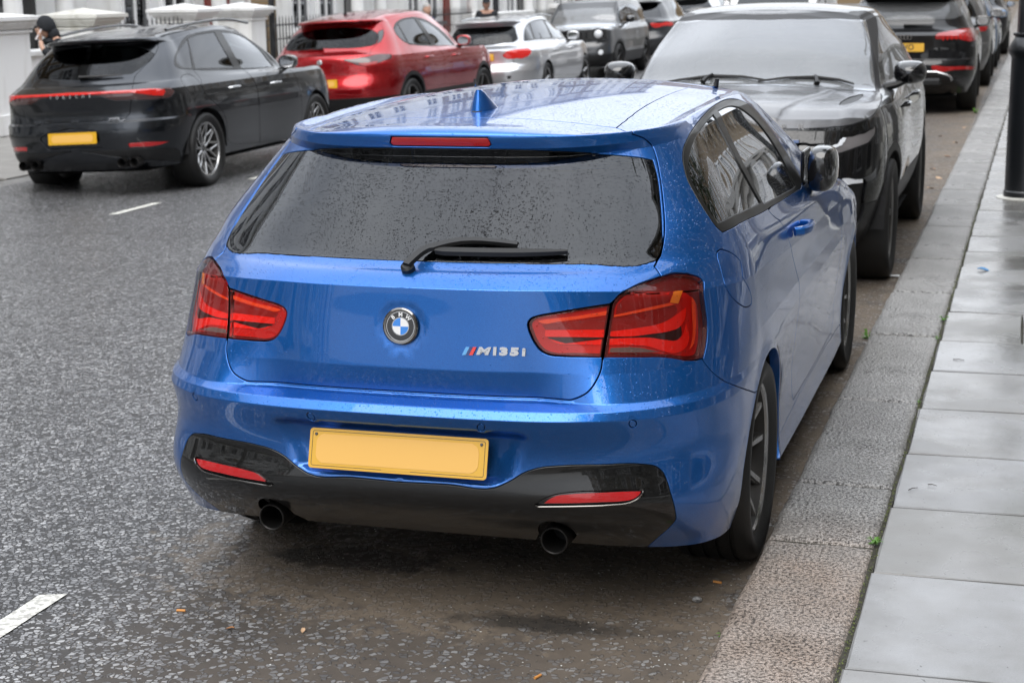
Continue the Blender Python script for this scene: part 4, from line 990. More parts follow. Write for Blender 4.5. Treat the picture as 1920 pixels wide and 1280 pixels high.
# outlines of the blue car in its own surface coordinates (metres round the body, metres up the body)
BLUE_OUT = {"lens_in":[[0.5707,0.7043],[0.5582,0.7027],[0.5459,0.7011],[0.5337,0.6994],[0.5215,0.6977],[0.5084,0.6958],[0.4953,0.6939],[0.4821,0.6919],[0.469,0.6899],[0.4558,0.6879],[0.4426,0.6858],[0.4294,0.6838],[0.4163,0.6817],[0.4063,0.6802],[0.3963,0.6789],[0.3863,0.6772],[0.3766,0.675],[0.3721,0.6738],[0.3675,0.6727],[0.3631,0.6713],[0.3594,0.6693],[0.3569,0.6674],[0.3547,0.6652],[0.3528,0.6629],[0.3515,0.6605],[0.3509,0.6575],[0.3512,0.6543],[0.3521,0.6511],[0.353,0.648],[0.3545,0.6439],[0.3565,0.64],[0.3588,0.6362],[0.3612,0.6324],[0.3637,0.6288],[0.3663,0.6253],[0.3691,0.6219],[0.3722,0.6186],[0.3753,0.6157],[0.3785,0.6129],[0.382,0.6103],[0.3859,0.6079],[0.3903,0.6058],[0.395,0.604],[0.4,0.6024],[0.405,0.6011],[0.4148,0.5994],[0.425,0.5988],[0.4355,0.5987],[0.4459,0.5985],[0.4595,0.5983],[0.4731,0.5982],[0.4866,0.5983],[0.5002,0.5983],[0.5129,0.5982],[0.5255,0.5981],[0.5382,0.598],[0.551,0.5978],[0.5551,0.6207],[0.5596,0.6452],[0.5647,0.6731]],
"lens_out":[[0.5742,0.7052],[0.5783,0.71],[0.5823,0.7149],[0.5865,0.7197],[0.5911,0.7239],[0.5967,0.728],[0.6028,0.7315],[0.6093,0.7354],[0.6166,0.7437],[0.6242,0.7518],[0.6319,0.7593],[0.6399,0.7665],[0.6481,0.7734],[0.6603,0.7828],[0.6729,0.7917],[0.6858,0.8002],[0.699,0.8089],[0.7079,0.8147],[0.7169,0.8204],[0.7261,0.826],[0.7354,0.8312],[0.7448,0.8361],[0.7543,0.8409],[0.7638,0.8448],[0.7733,0.8469],[0.7824,0.8473],[0.7914,0.8462],[0.8003,0.844],[0.809,0.8406],[0.8178,0.8361],[0.8265,0.8308],[0.8351,0.8246],[0.8434,0.8176],[0.8505,0.8115],[0.8578,0.8051],[0.8645,0.7979],[0.8698,0.7893],[0.8719,0.7835],[0.8736,0.7774],[0.8752,0.7713],[0.8771,0.7657],[0.8741,0.7519],[0.8712,0.7385],[0.8704,0.7292],[0.8706,0.7216],[0.8716,0.7117],[0.873,0.7017],[0.8746,0.6917],[0.8761,0.6819],[0.8779,0.6717],[0.88,0.6619],[0.8819,0.6526],[0.8832,0.6439],[0.8837,0.6384],[0.8839,0.6331],[0.884,0.6279],[0.8838,0.6229],[0.8833,0.6154],[0.8823,0.6082],[0.8808,0.6012],[0.8788,0.5943],[0.8767,0.589],[0.8741,0.5838],[0.8714,0.5787],[0.8687,0.5735],[0.8629,0.5733],[0.8571,0.5731],[0.8514,0.5729],[0.8458,0.5729],[0.8364,0.5732],[0.827,0.5739],[0.8178,0.5748],[0.8088,0.5759],[0.7999,0.5774],[0.7912,0.5791],[0.7825,0.5808],[0.774,0.5824],[0.7656,0.5839],[0.7573,0.5854],[0.7491,0.5867],[0.7411,0.5879],[0.7216,0.5902],[0.7026,0.5916],[0.684,0.5925],[0.6656,0.5935],[0.6512,0.5942],[0.6371,0.5949],[0.6231,0.5955],[0.6093,0.596],[0.5959,0.5965],[0.5826,0.5969],[0.5692,0.5972],[0.5559,0.5974],[0.5597,0.6205],[0.5638,0.6453],[0.5686,0.6736]],
"tailgate":[[0.0,0.4947],[0.0177,0.4947],[0.0547,0.4943],[0.0914,0.494],[0.1278,0.4938],[0.1636,0.4938],[0.205,0.4939],[0.246,0.4942],[0.2866,0.4946],[0.3267,0.4949],[0.3669,0.4957],[0.3838,0.4961],[0.401,0.4964],[0.4186,0.4972],[0.4367,0.4987],[0.4543,0.5017],[0.4614,0.5032],[0.4685,0.5048],[0.4755,0.5065],[0.4823,0.5084],[0.489,0.5106],[0.4955,0.5131],[0.502,0.5158],[0.5083,0.5188],[0.5142,0.522],[0.5195,0.5256],[0.5251,0.5303],[0.53,0.5355],[0.5344,0.5411],[0.5383,0.5469],[0.5419,0.5528],[0.5445,0.5574],[0.5469,0.5621],[0.549,0.5669],[0.551,0.5708],[0.5527,0.5746],[0.5538,0.5789],[0.5545,0.5833],[0.5548,0.5877],[0.555,0.5922],[0.5553,0.5966],[0.5578,0.6152],[0.5605,0.6346],[0.5635,0.6558],[0.567,0.6796],[0.571,0.7052],[0.5772,0.7105],[0.5834,0.7158],[0.5896,0.7211],[0.596,0.7261],[0.6027,0.7307],[0.6106,0.7359],[0.6197,0.7463],[0.629,0.7556],[0.6387,0.7642],[0.6486,0.7725],[0.6582,0.7797],[0.6681,0.7864],[0.6782,0.7928],[0.6885,0.7993],[0.699,0.8064],[0.7054,0.8109],[0.7119,0.8156],[0.7184,0.8203],[0.7251,0.8252],[0.7318,0.8301],[0.7309,0.8516],[0.7308,0.8776],[0.7318,0.9102],[0.7342,0.9514],[0.7376,0.9983],[0.7513,1.0485],[0.7632,1.0863],[0.7738,1.1159],[0.7834,1.1405],[0.7918,1.1622],[0.8,1.1836],[0.8073,1.2036],[0.8139,1.2226],[0.8199,1.2409],[0.8256,1.2586],[0.8345,1.2903],[0.8414,1.3217],[0.8469,1.3531],[0.8516,1.3849],[0.856,1.4174],[0.86,1.4486],[0.8632,1.4807],[0.8656,1.5131],[0.867,1.5456],[0.8675,1.5783],[0.8676,1.5983],[0.8676,1.6185],[0.8672,1.6386],[0.8661,1.6588],[0.864,1.679],[0.8624,1.692],[0.8608,1.7052],[0.8587,1.7182],[0.8556,1.731],[0.8501,1.742],[0.8424,1.7501],[0.8336,1.7578],[0.8239,1.7653],[0.814,1.7726],[0.8086,1.7779],[0.7828,1.7863],[0.7577,1.7945],[0.81,1.8762],[0.8121,1.9013],[0.8061,1.921],[0.7569,1.938],[0.7093,1.957],[0.6593,1.9755],[0.6062,1.9917],[0.5501,2.0049],[0.5007,2.0139],[0.4494,2.0214],[0.3965,2.0273],[0.3421,2.0317],[0.2865,2.0345],[0.218,2.0351],[0.1496,2.0331],[0.0814,2.0301],[0.0129,2.0277],[0.0,2.0277]],
"rear_glass":[[0.0,1.1713],[0.0512,1.1713],[0.107,1.1719],[0.1621,1.1723],[0.2165,1.1723],[0.2836,1.1713],[0.3499,1.1688],[0.4151,1.1627],[0.4793,1.1532],[0.5425,1.1409],[0.5787,1.1251],[0.6141,1.0978],[0.6491,1.0681],[0.686,1.0537],[0.7279,1.0738],[0.7363,1.0799],[0.7449,1.0853],[0.7537,1.0915],[0.7622,1.1],[0.7702,1.1116],[0.7786,1.1294],[0.7859,1.1493],[0.7922,1.1689],[0.7976,1.1869],[0.8026,1.2031],[0.8077,1.2208],[0.8118,1.2383],[0.8152,1.2553],[0.8182,1.2719],[0.8213,1.288],[0.8264,1.3143],[0.8309,1.3403],[0.835,1.3664],[0.8388,1.3929],[0.8422,1.42],[0.8459,1.4513],[0.8492,1.4835],[0.8516,1.5159],[0.8527,1.5485],[0.8519,1.5812],[0.8509,1.5966],[0.8494,1.612],[0.8476,1.6274],[0.8458,1.6429],[0.844,1.6585],[0.8317,1.6634],[0.8196,1.6683],[0.8076,1.6732],[0.7958,1.6779],[0.7841,1.6824],[0.7602,1.6909],[0.7367,1.6985],[0.7137,1.7055],[0.6911,1.7121],[0.6689,1.7185],[0.6045,1.7357],[0.5399,1.7465],[0.4782,1.7543],[0.4177,1.76],[0.3577,1.7641],[0.2856,1.7668],[0.2127,1.7681],[0.1386,1.7684],[0.0633,1.7683],[0.0,1.7683]],
"diff":[[0.0,0.2688],[0.0102,0.2688],[0.0422,0.2702],[0.0741,0.2714],[0.1058,0.2725],[0.1374,0.2733],[0.1641,0.2717],[0.1909,0.2679],[0.2175,0.265],[0.2433,0.2658],[0.2678,0.2735],[0.2754,0.2776],[0.2828,0.2822],[0.2901,0.2872],[0.2973,0.2924],[0.3044,0.2976],[0.3132,0.3045],[0.3216,0.3119],[0.3299,0.3192],[0.3383,0.3259],[0.3472,0.3314],[0.3541,0.3349],[0.3613,0.338],[0.3685,0.3407],[0.3758,0.3431],[0.3831,0.3452],[0.3937,0.3475],[0.4045,0.3491],[0.4153,0.3501],[0.4261,0.3509],[0.4369,0.3517],[0.4583,0.353],[0.4797,0.3533],[0.501,0.353],[0.5222,0.3524],[0.5435,0.3516],[0.565,0.3511],[0.5867,0.3506],[0.6085,0.3496],[0.6306,0.3472],[0.6533,0.3428],[0.6606,0.3412],[0.6682,0.3396],[0.6757,0.3377],[0.683,0.3352],[0.69,0.3317],[0.6946,0.3287],[0.6992,0.3252],[0.7037,0.3215],[0.7079,0.3174],[0.7118,0.3131],[0.7155,0.3081],[0.7188,0.3028],[0.7217,0.2971],[0.7245,0.2913],[0.7273,0.2855],[0.7313,0.2767],[0.7348,0.2677],[0.7381,0.2584],[0.7413,0.249],[0.7445,0.2394],[0.7486,0.2279],[0.7527,0.2161],[0.7569,0.2038],[0.7617,0.1908],[0.7667,0.1772],[0.7701,0.1689],[0.774,0.1601],[0.778,0.1512],[0.7812,0.1426],[0.7831,0.1348],[0.7833,0.1298],[0.7827,0.1252],[0.7816,0.1208],[0.7805,0.1165],[0.7795,0.1121],[0.7769,0.0994],[0.7735,0.0872],[0.7702,0.0749],[0.7679,0.0618],[0.7669,0.0474]],
"quarter_seam":[[0.8645,0.5725],[0.8669,0.5706],[0.8733,0.5653],[0.8822,0.5571],[0.8923,0.5484],[0.902,0.5408],[0.9127,0.5333],[0.9244,0.5259],[0.9371,0.5185],[0.9507,0.5111],[0.9655,0.5038],[0.9781,0.4966],[0.9864,0.4895],[0.9965,0.4824],[1.0099,0.4749],[1.0318,0.4661],[1.0629,0.4542],[1.113,0.4378],[1.169,0.4198],[1.214,0.4052],[1.2268,0.4007]],
"ditch":[[0.8061,1.921],[0.8352,1.931],[0.922,1.9567],[1.0653,1.9838],[1.2516,1.9985],[1.4802,2.0045],[1.6644,2.0079],[1.8547,2.0109],[2.0509,2.0135],[2.2522,2.0156],[2.4575,2.0171],[2.7081,2.0181],[2.9692,2.0188],[3.2315,2.019],[3.5023,2.0184],[3.7863,2.017],[4.0133,2.0145],[4.2697,2.0107],[4.4111,1.9975],[4.6274,1.8874],[4.6173,1.8874]],
"trim":[[1.0295,1.6443],[1.0363,1.6572],[1.0446,1.6698],[1.055,1.6817],[1.0695,1.6934],[1.0872,1.7041],[1.107,1.7145],[1.1327,1.7267],[1.1624,1.7382],[1.2028,1.7465],[1.2466,1.7535],[1.2952,1.7602],[1.3564,1.7659],[1.4466,1.7699],[1.5435,1.7735],[1.6453,1.7769],[1.7708,1.7807],[1.9032,1.7843],[2.0433,1.7876],[2.1546,1.79],[2.2711,1.7922],[2.3917,1.794],[2.4933,1.7951],[2.5965,1.7958],[2.6968,1.7957],[2.8026,1.7944],[2.9067,1.7922],[3.0065,1.789],[3.1003,1.7848],[3.1891,1.7797],[3.2676,1.7735],[3.3364,1.7653],[3.3941,1.756],[3.4376,1.7458],[3.4804,1.7329],[3.532,1.7195],[3.5687,1.7056],[3.5877,1.6875],[3.5808,1.6684],[3.5692,1.649],[3.5571,1.6251],[3.5399,1.6007],[3.5194,1.576],[3.4946,1.549],[3.4695,1.5214],[3.4487,1.4933],[3.4364,1.4681],[3.4292,1.4423],[3.4276,1.4166],[3.4288,1.3889],[3.4325,1.3609],[3.4404,1.3325],[3.455,1.3092],[3.4692,1.285],[3.4645,1.2598],[3.4531,1.2448],[3.4355,1.2294],[3.4036,1.2144],[3.3487,1.1999],[3.2808,1.1864],[3.2137,1.1724],[2.763,1.1696],[2.3879,1.1649],[2.0586,1.1623],[1.6465,1.1576],[1.3072,1.1564],[1.1182,1.1724],[1.1092,1.1895],[1.1001,1.2057],[1.0922,1.2216],[1.0834,1.2467],[1.0769,1.2714],[1.0702,1.2953],[1.0622,1.3192],[1.0542,1.3426],[1.0467,1.3656],[1.0394,1.3903],[1.0329,1.415],[1.027,1.4402],[1.0218,1.4625],[1.0167,1.4848],[1.0131,1.5072],[1.0116,1.5305],[1.0117,1.5539],[1.0135,1.5773],[1.0165,1.5999],[1.0213,1.6224]],
"glass_q":[[1.0427,1.5645],[1.046,1.5761],[1.0497,1.5877],[1.0543,1.5991],[1.0602,1.6102],[1.0705,1.6241],[1.0835,1.6375],[1.0989,1.6504],[1.1163,1.6627],[1.1345,1.6738],[1.1551,1.6844],[1.1789,1.6944],[1.2062,1.7037],[1.2352,1.7119],[1.2674,1.7198],[1.3037,1.7274],[1.3485,1.7341],[1.4118,1.7392],[1.4862,1.7428],[1.5603,1.7465],[1.6377,1.7499],[1.7169,1.7528],[1.8004,1.7554],[1.8878,1.7579],[1.9791,1.7607],[1.9191,1.6987],[1.8958,1.6325],[1.8777,1.5665],[1.8674,1.5001],[1.8671,1.4301],[1.884,1.361],[1.9124,1.2914],[1.9409,1.217],[1.6562,1.2189],[1.4106,1.2195],[1.2262,1.233],[1.1121,1.2391],[1.1076,1.2557],[1.103,1.2719],[1.0982,1.2877],[1.0934,1.3032],[1.0864,1.3251],[1.0795,1.3467],[1.0726,1.368],[1.0659,1.3891],[1.0599,1.4079],[1.0541,1.4268],[1.0488,1.4459],[1.0443,1.4652],[1.0412,1.4782],[1.038,1.4911],[1.0355,1.504],[1.0345,1.517],[1.0351,1.5289],[1.037,1.5408],[1.0396,1.5527]],
"glass_d":[[2.203,1.7651],[2.2908,1.765],[2.3825,1.7653],[2.4748,1.7653],[2.5639,1.7642],[2.6239,1.7627],[2.683,1.7608],[2.739,1.7585],[2.7894,1.7554],[2.8425,1.7506],[2.8875,1.7448],[2.9248,1.7381],[2.9696,1.7309],[3.014,1.7219],[3.0481,1.7121],[3.0759,1.7018],[3.1024,1.6916],[3.1309,1.6806],[3.1563,1.6695],[3.1776,1.6582],[3.1935,1.6467],[3.2036,1.6326],[3.2056,1.6181],[3.2033,1.6033],[3.2002,1.5884],[3.1969,1.5721],[3.1921,1.5557],[3.1857,1.539],[3.1778,1.5221],[3.1656,1.5009],[3.152,1.4794],[3.1393,1.4575],[3.1295,1.4355],[3.1235,1.4117],[3.1201,1.3881],[3.1181,1.3644],[3.1161,1.3406],[3.1111,1.3153],[3.1026,1.2892],[3.0932,1.2622],[3.0852,1.2339],[3.0835,1.227],[3.0818,1.2199],[3.0797,1.2128],[3.0773,1.2055],[3.0503,1.2033],[3.0238,1.2011],[2.9976,1.1989],[2.9717,1.1967],[2.6907,1.1986],[2.4394,1.2002],[2.2094,1.2017],[1.994,1.2039],[1.9847,1.2792],[1.9731,1.3483],[1.9682,1.4161],[1.9781,1.4852],[2.0047,1.5564],[2.0461,1.6273],[2.099,1.6982]],
"flap":[[0.9993,0.9457],[1.0034,0.9651],[1.0081,0.9851],[1.0142,1.0011],[1.0224,1.0114],[1.0321,1.0176],[1.0413,1.0193],[1.0526,1.0118],[1.0628,0.9954],[1.0727,0.9774],[1.0842,0.956],[1.0951,0.9334],[1.1052,0.9112],[1.1174,0.8843],[1.1284,0.8591],[1.1353,0.8366],[1.1359,0.8188],[1.1328,0.8024],[1.1287,0.7874],[1.1227,0.7732],[1.1169,0.7601],[1.116,0.7474],[1.1211,0.736],[1.1332,0.727],[1.1456,0.7179],[1.1587,0.707],[1.1717,0.6958],[1.1823,0.6848],[1.1897,0.6749],[1.1946,0.6657],[1.1945,0.6577],[1.1927,0.6528],[1.1889,0.6484],[1.1798,0.6459],[1.1658,0.6457],[1.1493,0.6465],[1.134,0.6479],[1.1116,0.6521],[1.0911,0.6583],[1.0732,0.6648],[1.0547,0.6726],[1.039,0.681],[1.0252,0.6895],[1.0128,0.6984],[1.0019,0.7073],[0.9926,0.7163],[0.9839,0.7263],[0.9774,0.737],[0.9755,0.7525],[0.9752,0.7654],[0.9771,0.7796],[0.9796,0.7952],[0.9818,0.8125],[0.9841,0.8316],[0.9867,0.853],[0.9896,0.8797],[0.9931,0.9106]],
"refl":[[0.4044,0.2241],[0.4073,0.2279],[0.4102,0.2318],[0.4131,0.2356],[0.4162,0.239],[0.4203,0.2431],[0.4245,0.2468],[0.4289,0.2501],[0.4335,0.2529],[0.4412,0.256],[0.4493,0.2578],[0.4576,0.2588],[0.4658,0.2599],[0.4872,0.2627],[0.5087,0.2642],[0.5301,0.2649],[0.5517,0.2654],[0.5698,0.2657],[0.5879,0.2658],[0.6062,0.2656],[0.6246,0.2647],[0.6327,0.2642],[0.6409,0.2634],[0.6492,0.2626],[0.6575,0.2618],[0.6556,0.2581],[0.6538,0.2544],[0.6518,0.2508],[0.6496,0.2475],[0.6464,0.2443],[0.6428,0.2415],[0.6389,0.2392],[0.635,0.2371],[0.629,0.2351],[0.6226,0.234],[0.6161,0.2334],[0.6096,0.2328],[0.5961,0.2317],[0.5824,0.2316],[0.5687,0.2319],[0.555,0.2318],[0.5371,0.231],[0.5192,0.23],[0.5012,0.2289],[0.4832,0.2278],[0.4637,0.2269],[0.444,0.2261],[0.4243,0.2252]],
"slot":[[0.38,0.2173],[0.3845,0.2219],[0.3889,0.2265],[0.3934,0.231],[0.3979,0.2354],[0.403,0.24],[0.4082,0.2445],[0.4134,0.2486],[0.4188,0.2523],[0.4299,0.2578],[0.4416,0.2615],[0.4534,0.2641],[0.4652,0.2665],[0.4866,0.2695],[0.5081,0.2707],[0.5296,0.2709],[0.5512,0.2711],[0.5692,0.2715],[0.5874,0.2718],[0.6056,0.2716],[0.624,0.2707],[0.6331,0.2699],[0.6424,0.269],[0.6517,0.2679],[0.6612,0.2667],[0.6614,0.2636],[0.6616,0.2605],[0.6617,0.2574],[0.6614,0.2545],[0.6597,0.25],[0.657,0.2461],[0.6538,0.2427],[0.6505,0.2395],[0.6456,0.2354],[0.6401,0.2322],[0.6344,0.2294],[0.6287,0.227],[0.6175,0.2239],[0.6057,0.2228],[0.5936,0.2224],[0.5817,0.2218],[0.5573,0.2201],[0.533,0.219],[0.5087,0.2181],[0.4844,0.2169],[0.4612,0.2157],[0.4378,0.2143],[0.4143,0.2128],[0.3906,0.2111],[0.3879,0.2126],[0.3853,0.2142],[0.3826,0.2157]],
"sens_o":[[0.6227,0.4435],[0.6222,0.4398],[0.6199,0.437],[0.6162,0.4356],[0.6119,0.4359],[0.6078,0.4379],[0.6048,0.4411],[0.6034,0.4449],[0.6038,0.4486],[0.6061,0.4514],[0.6097,0.4528],[0.614,0.4525],[0.6181,0.4505],[0.6212,0.4473]],
"sens_i":[[0.2419,0.4361],[0.2404,0.4324],[0.2373,0.4294],[0.2332,0.4276],[0.2288,0.4274],[0.225,0.4288],[0.2227,0.4316],[0.2223,0.4352],[0.2238,0.439],[0.2269,0.442],[0.231,0.4438],[0.2353,0.444],[0.239,0.4426],[0.2414,0.4398]],
"in_frame":[[0.5637,0.6981],[0.5318,0.6937],[0.5004,0.6893],[0.469,0.6847],[0.4425,0.6815],[0.4159,0.6781],[0.3899,0.6728],[0.3819,0.6712],[0.3739,0.6693],[0.3674,0.666],[0.3647,0.6634],[0.3623,0.6604],[0.3608,0.6574],[0.3611,0.6523],[0.3636,0.6471],[0.3664,0.6421],[0.3695,0.6358],[0.3731,0.6298],[0.3774,0.6242],[0.3822,0.6192],[0.3876,0.6145],[0.3939,0.6107],[0.3998,0.6084],[0.4064,0.6066],[0.413,0.6051],[0.4323,0.6033],[0.4525,0.6041],[0.4726,0.6049],[0.4974,0.605],[0.5221,0.6051],[0.5469,0.605],[0.5517,0.6322],[0.5572,0.6627]],
"in_dark1":[[0.5607,0.6741],[0.5301,0.6707],[0.4999,0.6673],[0.4695,0.6639],[0.4423,0.6607],[0.415,0.6576],[0.3875,0.6544],[0.3907,0.6516],[0.3939,0.6487],[0.397,0.646],[0.4498,0.647],[0.5024,0.6477],[0.5552,0.648],[0.557,0.6563],[0.5588,0.665]],
"in_strip":[[0.5617,0.688],[0.5307,0.6834],[0.5,0.6787],[0.4693,0.6745],[0.4429,0.6718],[0.4164,0.6695],[0.39,0.6662],[0.3856,0.6655],[0.3812,0.6647],[0.3767,0.6639],[0.3803,0.6622],[0.3838,0.6605],[0.3875,0.6591],[0.401,0.6579],[0.4155,0.6603],[0.4299,0.6628],[0.4732,0.6675],[0.5163,0.6728],[0.5598,0.678],[0.5604,0.6813],[0.5611,0.6846]],
"in_bar":[[0.5558,0.6476],[0.5028,0.6472],[0.45,0.6464],[0.397,0.6452],[0.3965,0.6416],[0.396,0.6381],[0.3954,0.6347],[0.397,0.6339],[0.3985,0.6332],[0.4,0.6324],[0.4514,0.633],[0.5027,0.6332],[0.5542,0.633],[0.5547,0.6378],[0.5552,0.6426]],
"in_line":[[0.5542,0.633],[0.5032,0.6332],[0.4523,0.6329],[0.4014,0.6322],[0.4034,0.6312],[0.4053,0.6301],[0.4073,0.6291],[0.4515,0.6212],[0.5014,0.6259],[0.5512,0.6301],[0.5522,0.6311],[0.5532,0.6321]],
"in_low":[[0.5512,0.6298],[0.5032,0.6298],[0.4554,0.6294],[0.4074,0.6288],[0.4116,0.6267],[0.4159,0.6246],[0.4204,0.6228],[0.4257,0.6214],[0.4312,0.6203],[0.4367,0.6192],[0.4736,0.6195],[0.5104,0.6195],[0.5473,0.6194],[0.5486,0.6228],[0.5499,0.6263]],
"out_frame":[[0.5824,0.6783],[0.5832,0.6847],[0.5842,0.6911],[0.5861,0.6973],[0.5893,0.7029],[0.5935,0.7082],[0.5982,0.713],[0.6044,0.7179],[0.6115,0.7222],[0.6188,0.7261],[0.6269,0.7302],[0.6354,0.7337],[0.6448,0.7399],[0.6597,0.7465],[0.6751,0.7491],[0.6906,0.7496],[0.7108,0.7463],[0.7312,0.7396],[0.7524,0.7344],[0.7663,0.7344],[0.7805,0.7346],[0.7943,0.7328],[0.8044,0.7293],[0.8142,0.7246],[0.8237,0.7193],[0.832,0.7146],[0.84,0.7095],[0.8468,0.7039],[0.855,0.6892],[0.8568,0.6731],[0.8577,0.658],[0.8593,0.6463],[0.8603,0.6354],[0.8605,0.6252],[0.8604,0.6152],[0.8596,0.6056],[0.856,0.5967],[0.8534,0.5922],[0.8501,0.5878],[0.845,0.5847],[0.8344,0.5835],[0.8211,0.5844],[0.8081,0.5857],[0.7905,0.5877],[0.7734,0.5905],[0.7566,0.593],[0.7351,0.5955],[0.7144,0.5977],[0.6942,0.5996],[0.6518,0.6023],[0.6112,0.6038],[0.5714,0.6047],[0.5746,0.6268],[0.5781,0.6508]],
"out_top":[[0.5915,0.7009],[0.6002,0.7093],[0.609,0.7177],[0.6188,0.7249],[0.6268,0.7291],[0.6353,0.7327],[0.6445,0.7369],[0.6593,0.7427],[0.6745,0.7441],[0.6899,0.7439],[0.7186,0.746],[0.7482,0.7445],[0.7626,0.7315],[0.7608,0.7232],[0.7547,0.7127],[0.7488,0.7022],[0.7282,0.7003],[0.7083,0.6983],[0.689,0.6959],[0.669,0.6931],[0.6495,0.69],[0.6306,0.6867],[0.6161,0.6841],[0.6019,0.6814],[0.5878,0.6787],[0.589,0.686],[0.5902,0.6934]],
"out_line":[[0.5824,0.6783],[0.5937,0.68],[0.6051,0.6817],[0.6166,0.6835],[0.6401,0.6872],[0.6642,0.6909],[0.689,0.6947],[0.7083,0.6974],[0.7282,0.7001],[0.7488,0.7028],[0.7554,0.7009],[0.7622,0.6991],[0.769,0.6972],[0.741,0.6939],[0.7145,0.6905],[0.689,0.6872],[0.6643,0.6839],[0.6402,0.6806],[0.6168,0.6776],[0.6046,0.676],[0.5926,0.6746],[0.5806,0.6731],[0.5812,0.6748],[0.5818,0.6766]],
"out_dark":[[0.5798,0.6726],[0.592,0.6741],[0.6044,0.6756],[0.6168,0.6771],[0.6402,0.6802],[0.6643,0.6834],[0.689,0.6867],[0.7145,0.6899],[0.741,0.6932],[0.769,0.6964],[0.773,0.6915],[0.7771,0.6866],[0.7791,0.6821],[0.7757,0.676],[0.7674,0.6707],[0.7586,0.6662],[0.7465,0.6612],[0.7334,0.6577],[0.7202,0.6549],[0.7004,0.6522],[0.6802,0.651],[0.6604,0.6498],[0.6311,0.6478],[0.6025,0.646],[0.5744,0.6441],[0.5761,0.6531],[0.5779,0.6626]],
"out_bar":[[0.5739,0.6437],[0.6022,0.6455],[0.631,0.647],[0.6605,0.649],[0.6802,0.6503],[0.7003,0.6517],[0.7202,0.6545],[0.7331,0.6573],[0.746,0.6608],[0.7586,0.665],[0.7678,0.6689],[0.7768,0.6733],[0.7861,0.6778],[0.7934,0.6811],[0.8009,0.6844],[0.8085,0.6878],[0.8073,0.6763],[0.8061,0.6652],[0.8021,0.6559],[0.7969,0.6505],[0.7904,0.6458],[0.7831,0.6421],[0.7718,0.6391],[0.7591,0.6376],[0.7465,0.6365],[0.7278,0.6354],[0.7091,0.6352],[0.6909,0.635],[0.6713,0.6342],[0.652,0.6333],[0.6331,0.6328],[0.6129,0.6331],[0.5929,0.6339],[0.573,0.6346],[0.5733,0.6376],[0.5736,0.6406]],
"out_black":[[0.5731,0.6338],[0.593,0.6333],[0.613,0.6327],[0.6332,0.6324],[0.652,0.6329],[0.6713,0.6336],[0.691,0.6344],[0.7092,0.6347],[0.7278,0.635],[0.7465,0.6361],[0.759,0.6373],[0.7716,0.6387],[0.7831,0.6417],[0.786,0.6429],[0.7888,0.6443],[0.7917,0.6456],[0.7935,0.6382],[0.7955,0.631],[0.7938,0.6252],[0.7896,0.6222],[0.7839,0.6197],[0.7778,0.6179],[0.7654,0.6174],[0.7515,0.6193],[0.738,0.6213],[0.7221,0.6236],[0.7067,0.6262],[0.6914,0.6283],[0.6766,0.6294],[0.6619,0.6299],[0.6475,0.6304],[0.6221,0.631],[0.5973,0.6312],[0.5728,0.6312],[0.5729,0.6321],[0.573,0.633]],
"out_bar2":[[0.5728,0.6305],[0.5974,0.6305],[0.6222,0.6303],[0.6475,0.6296],[0.662,0.6292],[0.6767,0.6286],[0.6915,0.6275],[0.7067,0.6255],[0.7222,0.6228],[0.7381,0.6206],[0.7515,0.6186],[0.7653,0.6169],[0.7778,0.6173],[0.7846,0.6192],[0.7909,0.6219],[0.7963,0.625],[0.802,0.6317],[0.8048,0.64],[0.8077,0.6487],[0.8136,0.6382],[0.8196,0.6282],[0.8219,0.6189],[0.8198,0.6113],[0.8149,0.6041],[0.8071,0.5987],[0.7971,0.5958],[0.7851,0.5943],[0.773,0.5938],[0.7588,0.5952],[0.7444,0.5981],[0.7304,0.6013],[0.7126,0.6054],[0.6953,0.6099],[0.6781,0.6134],[0.6634,0.6152],[0.6489,0.6162],[0.6346,0.6171],[0.6135,0.6181],[0.5926,0.6186],[0.5718,0.619],[0.5721,0.6228],[0.5725,0.6266]],
"out_edge":[[0.8293,0.7135],[0.8326,0.7106],[0.8359,0.7076],[0.8388,0.7045],[0.8434,0.6939],[0.8437,0.6826],[0.8437,0.6717],[0.8451,0.6552],[0.8455,0.6403],[0.8444,0.6267],[0.8436,0.6187],[0.8422,0.6109],[0.838,0.6042],[0.8332,0.6007],[0.8275,0.5976],[0.8218,0.5945],[0.8247,0.5998],[0.8276,0.6051],[0.8299,0.6106],[0.8318,0.6193],[0.8323,0.6284],[0.8322,0.638],[0.8311,0.6504],[0.8293,0.6638],[0.8282,0.6783],[0.8283,0.6898],[0.8288,0.7016]],
"out_clear":[[0.5732,0.606],[0.5741,0.6086],[0.575,0.6111],[0.5759,0.6136],[0.6028,0.6137],[0.6301,0.6134],[0.6579,0.6112],[0.6688,0.6096],[0.6797,0.6077],[0.6906,0.6056],[0.7008,0.6037],[0.711,0.6016],[0.7213,0.5996],[0.6921,0.6012],[0.6637,0.6025],[0.6361,0.6036],[0.6149,0.6045],[0.594,0.6054]],
"out_amber":[[0.7626,0.7323],[0.7732,0.7325],[0.784,0.7326],[0.795,0.7328],[0.7892,0.7217],[0.7834,0.7105],[0.7776,0.6993],[0.7679,0.7006],[0.7583,0.7018],[0.7488,0.703],[0.7534,0.7129],[0.758,0.7227]]}
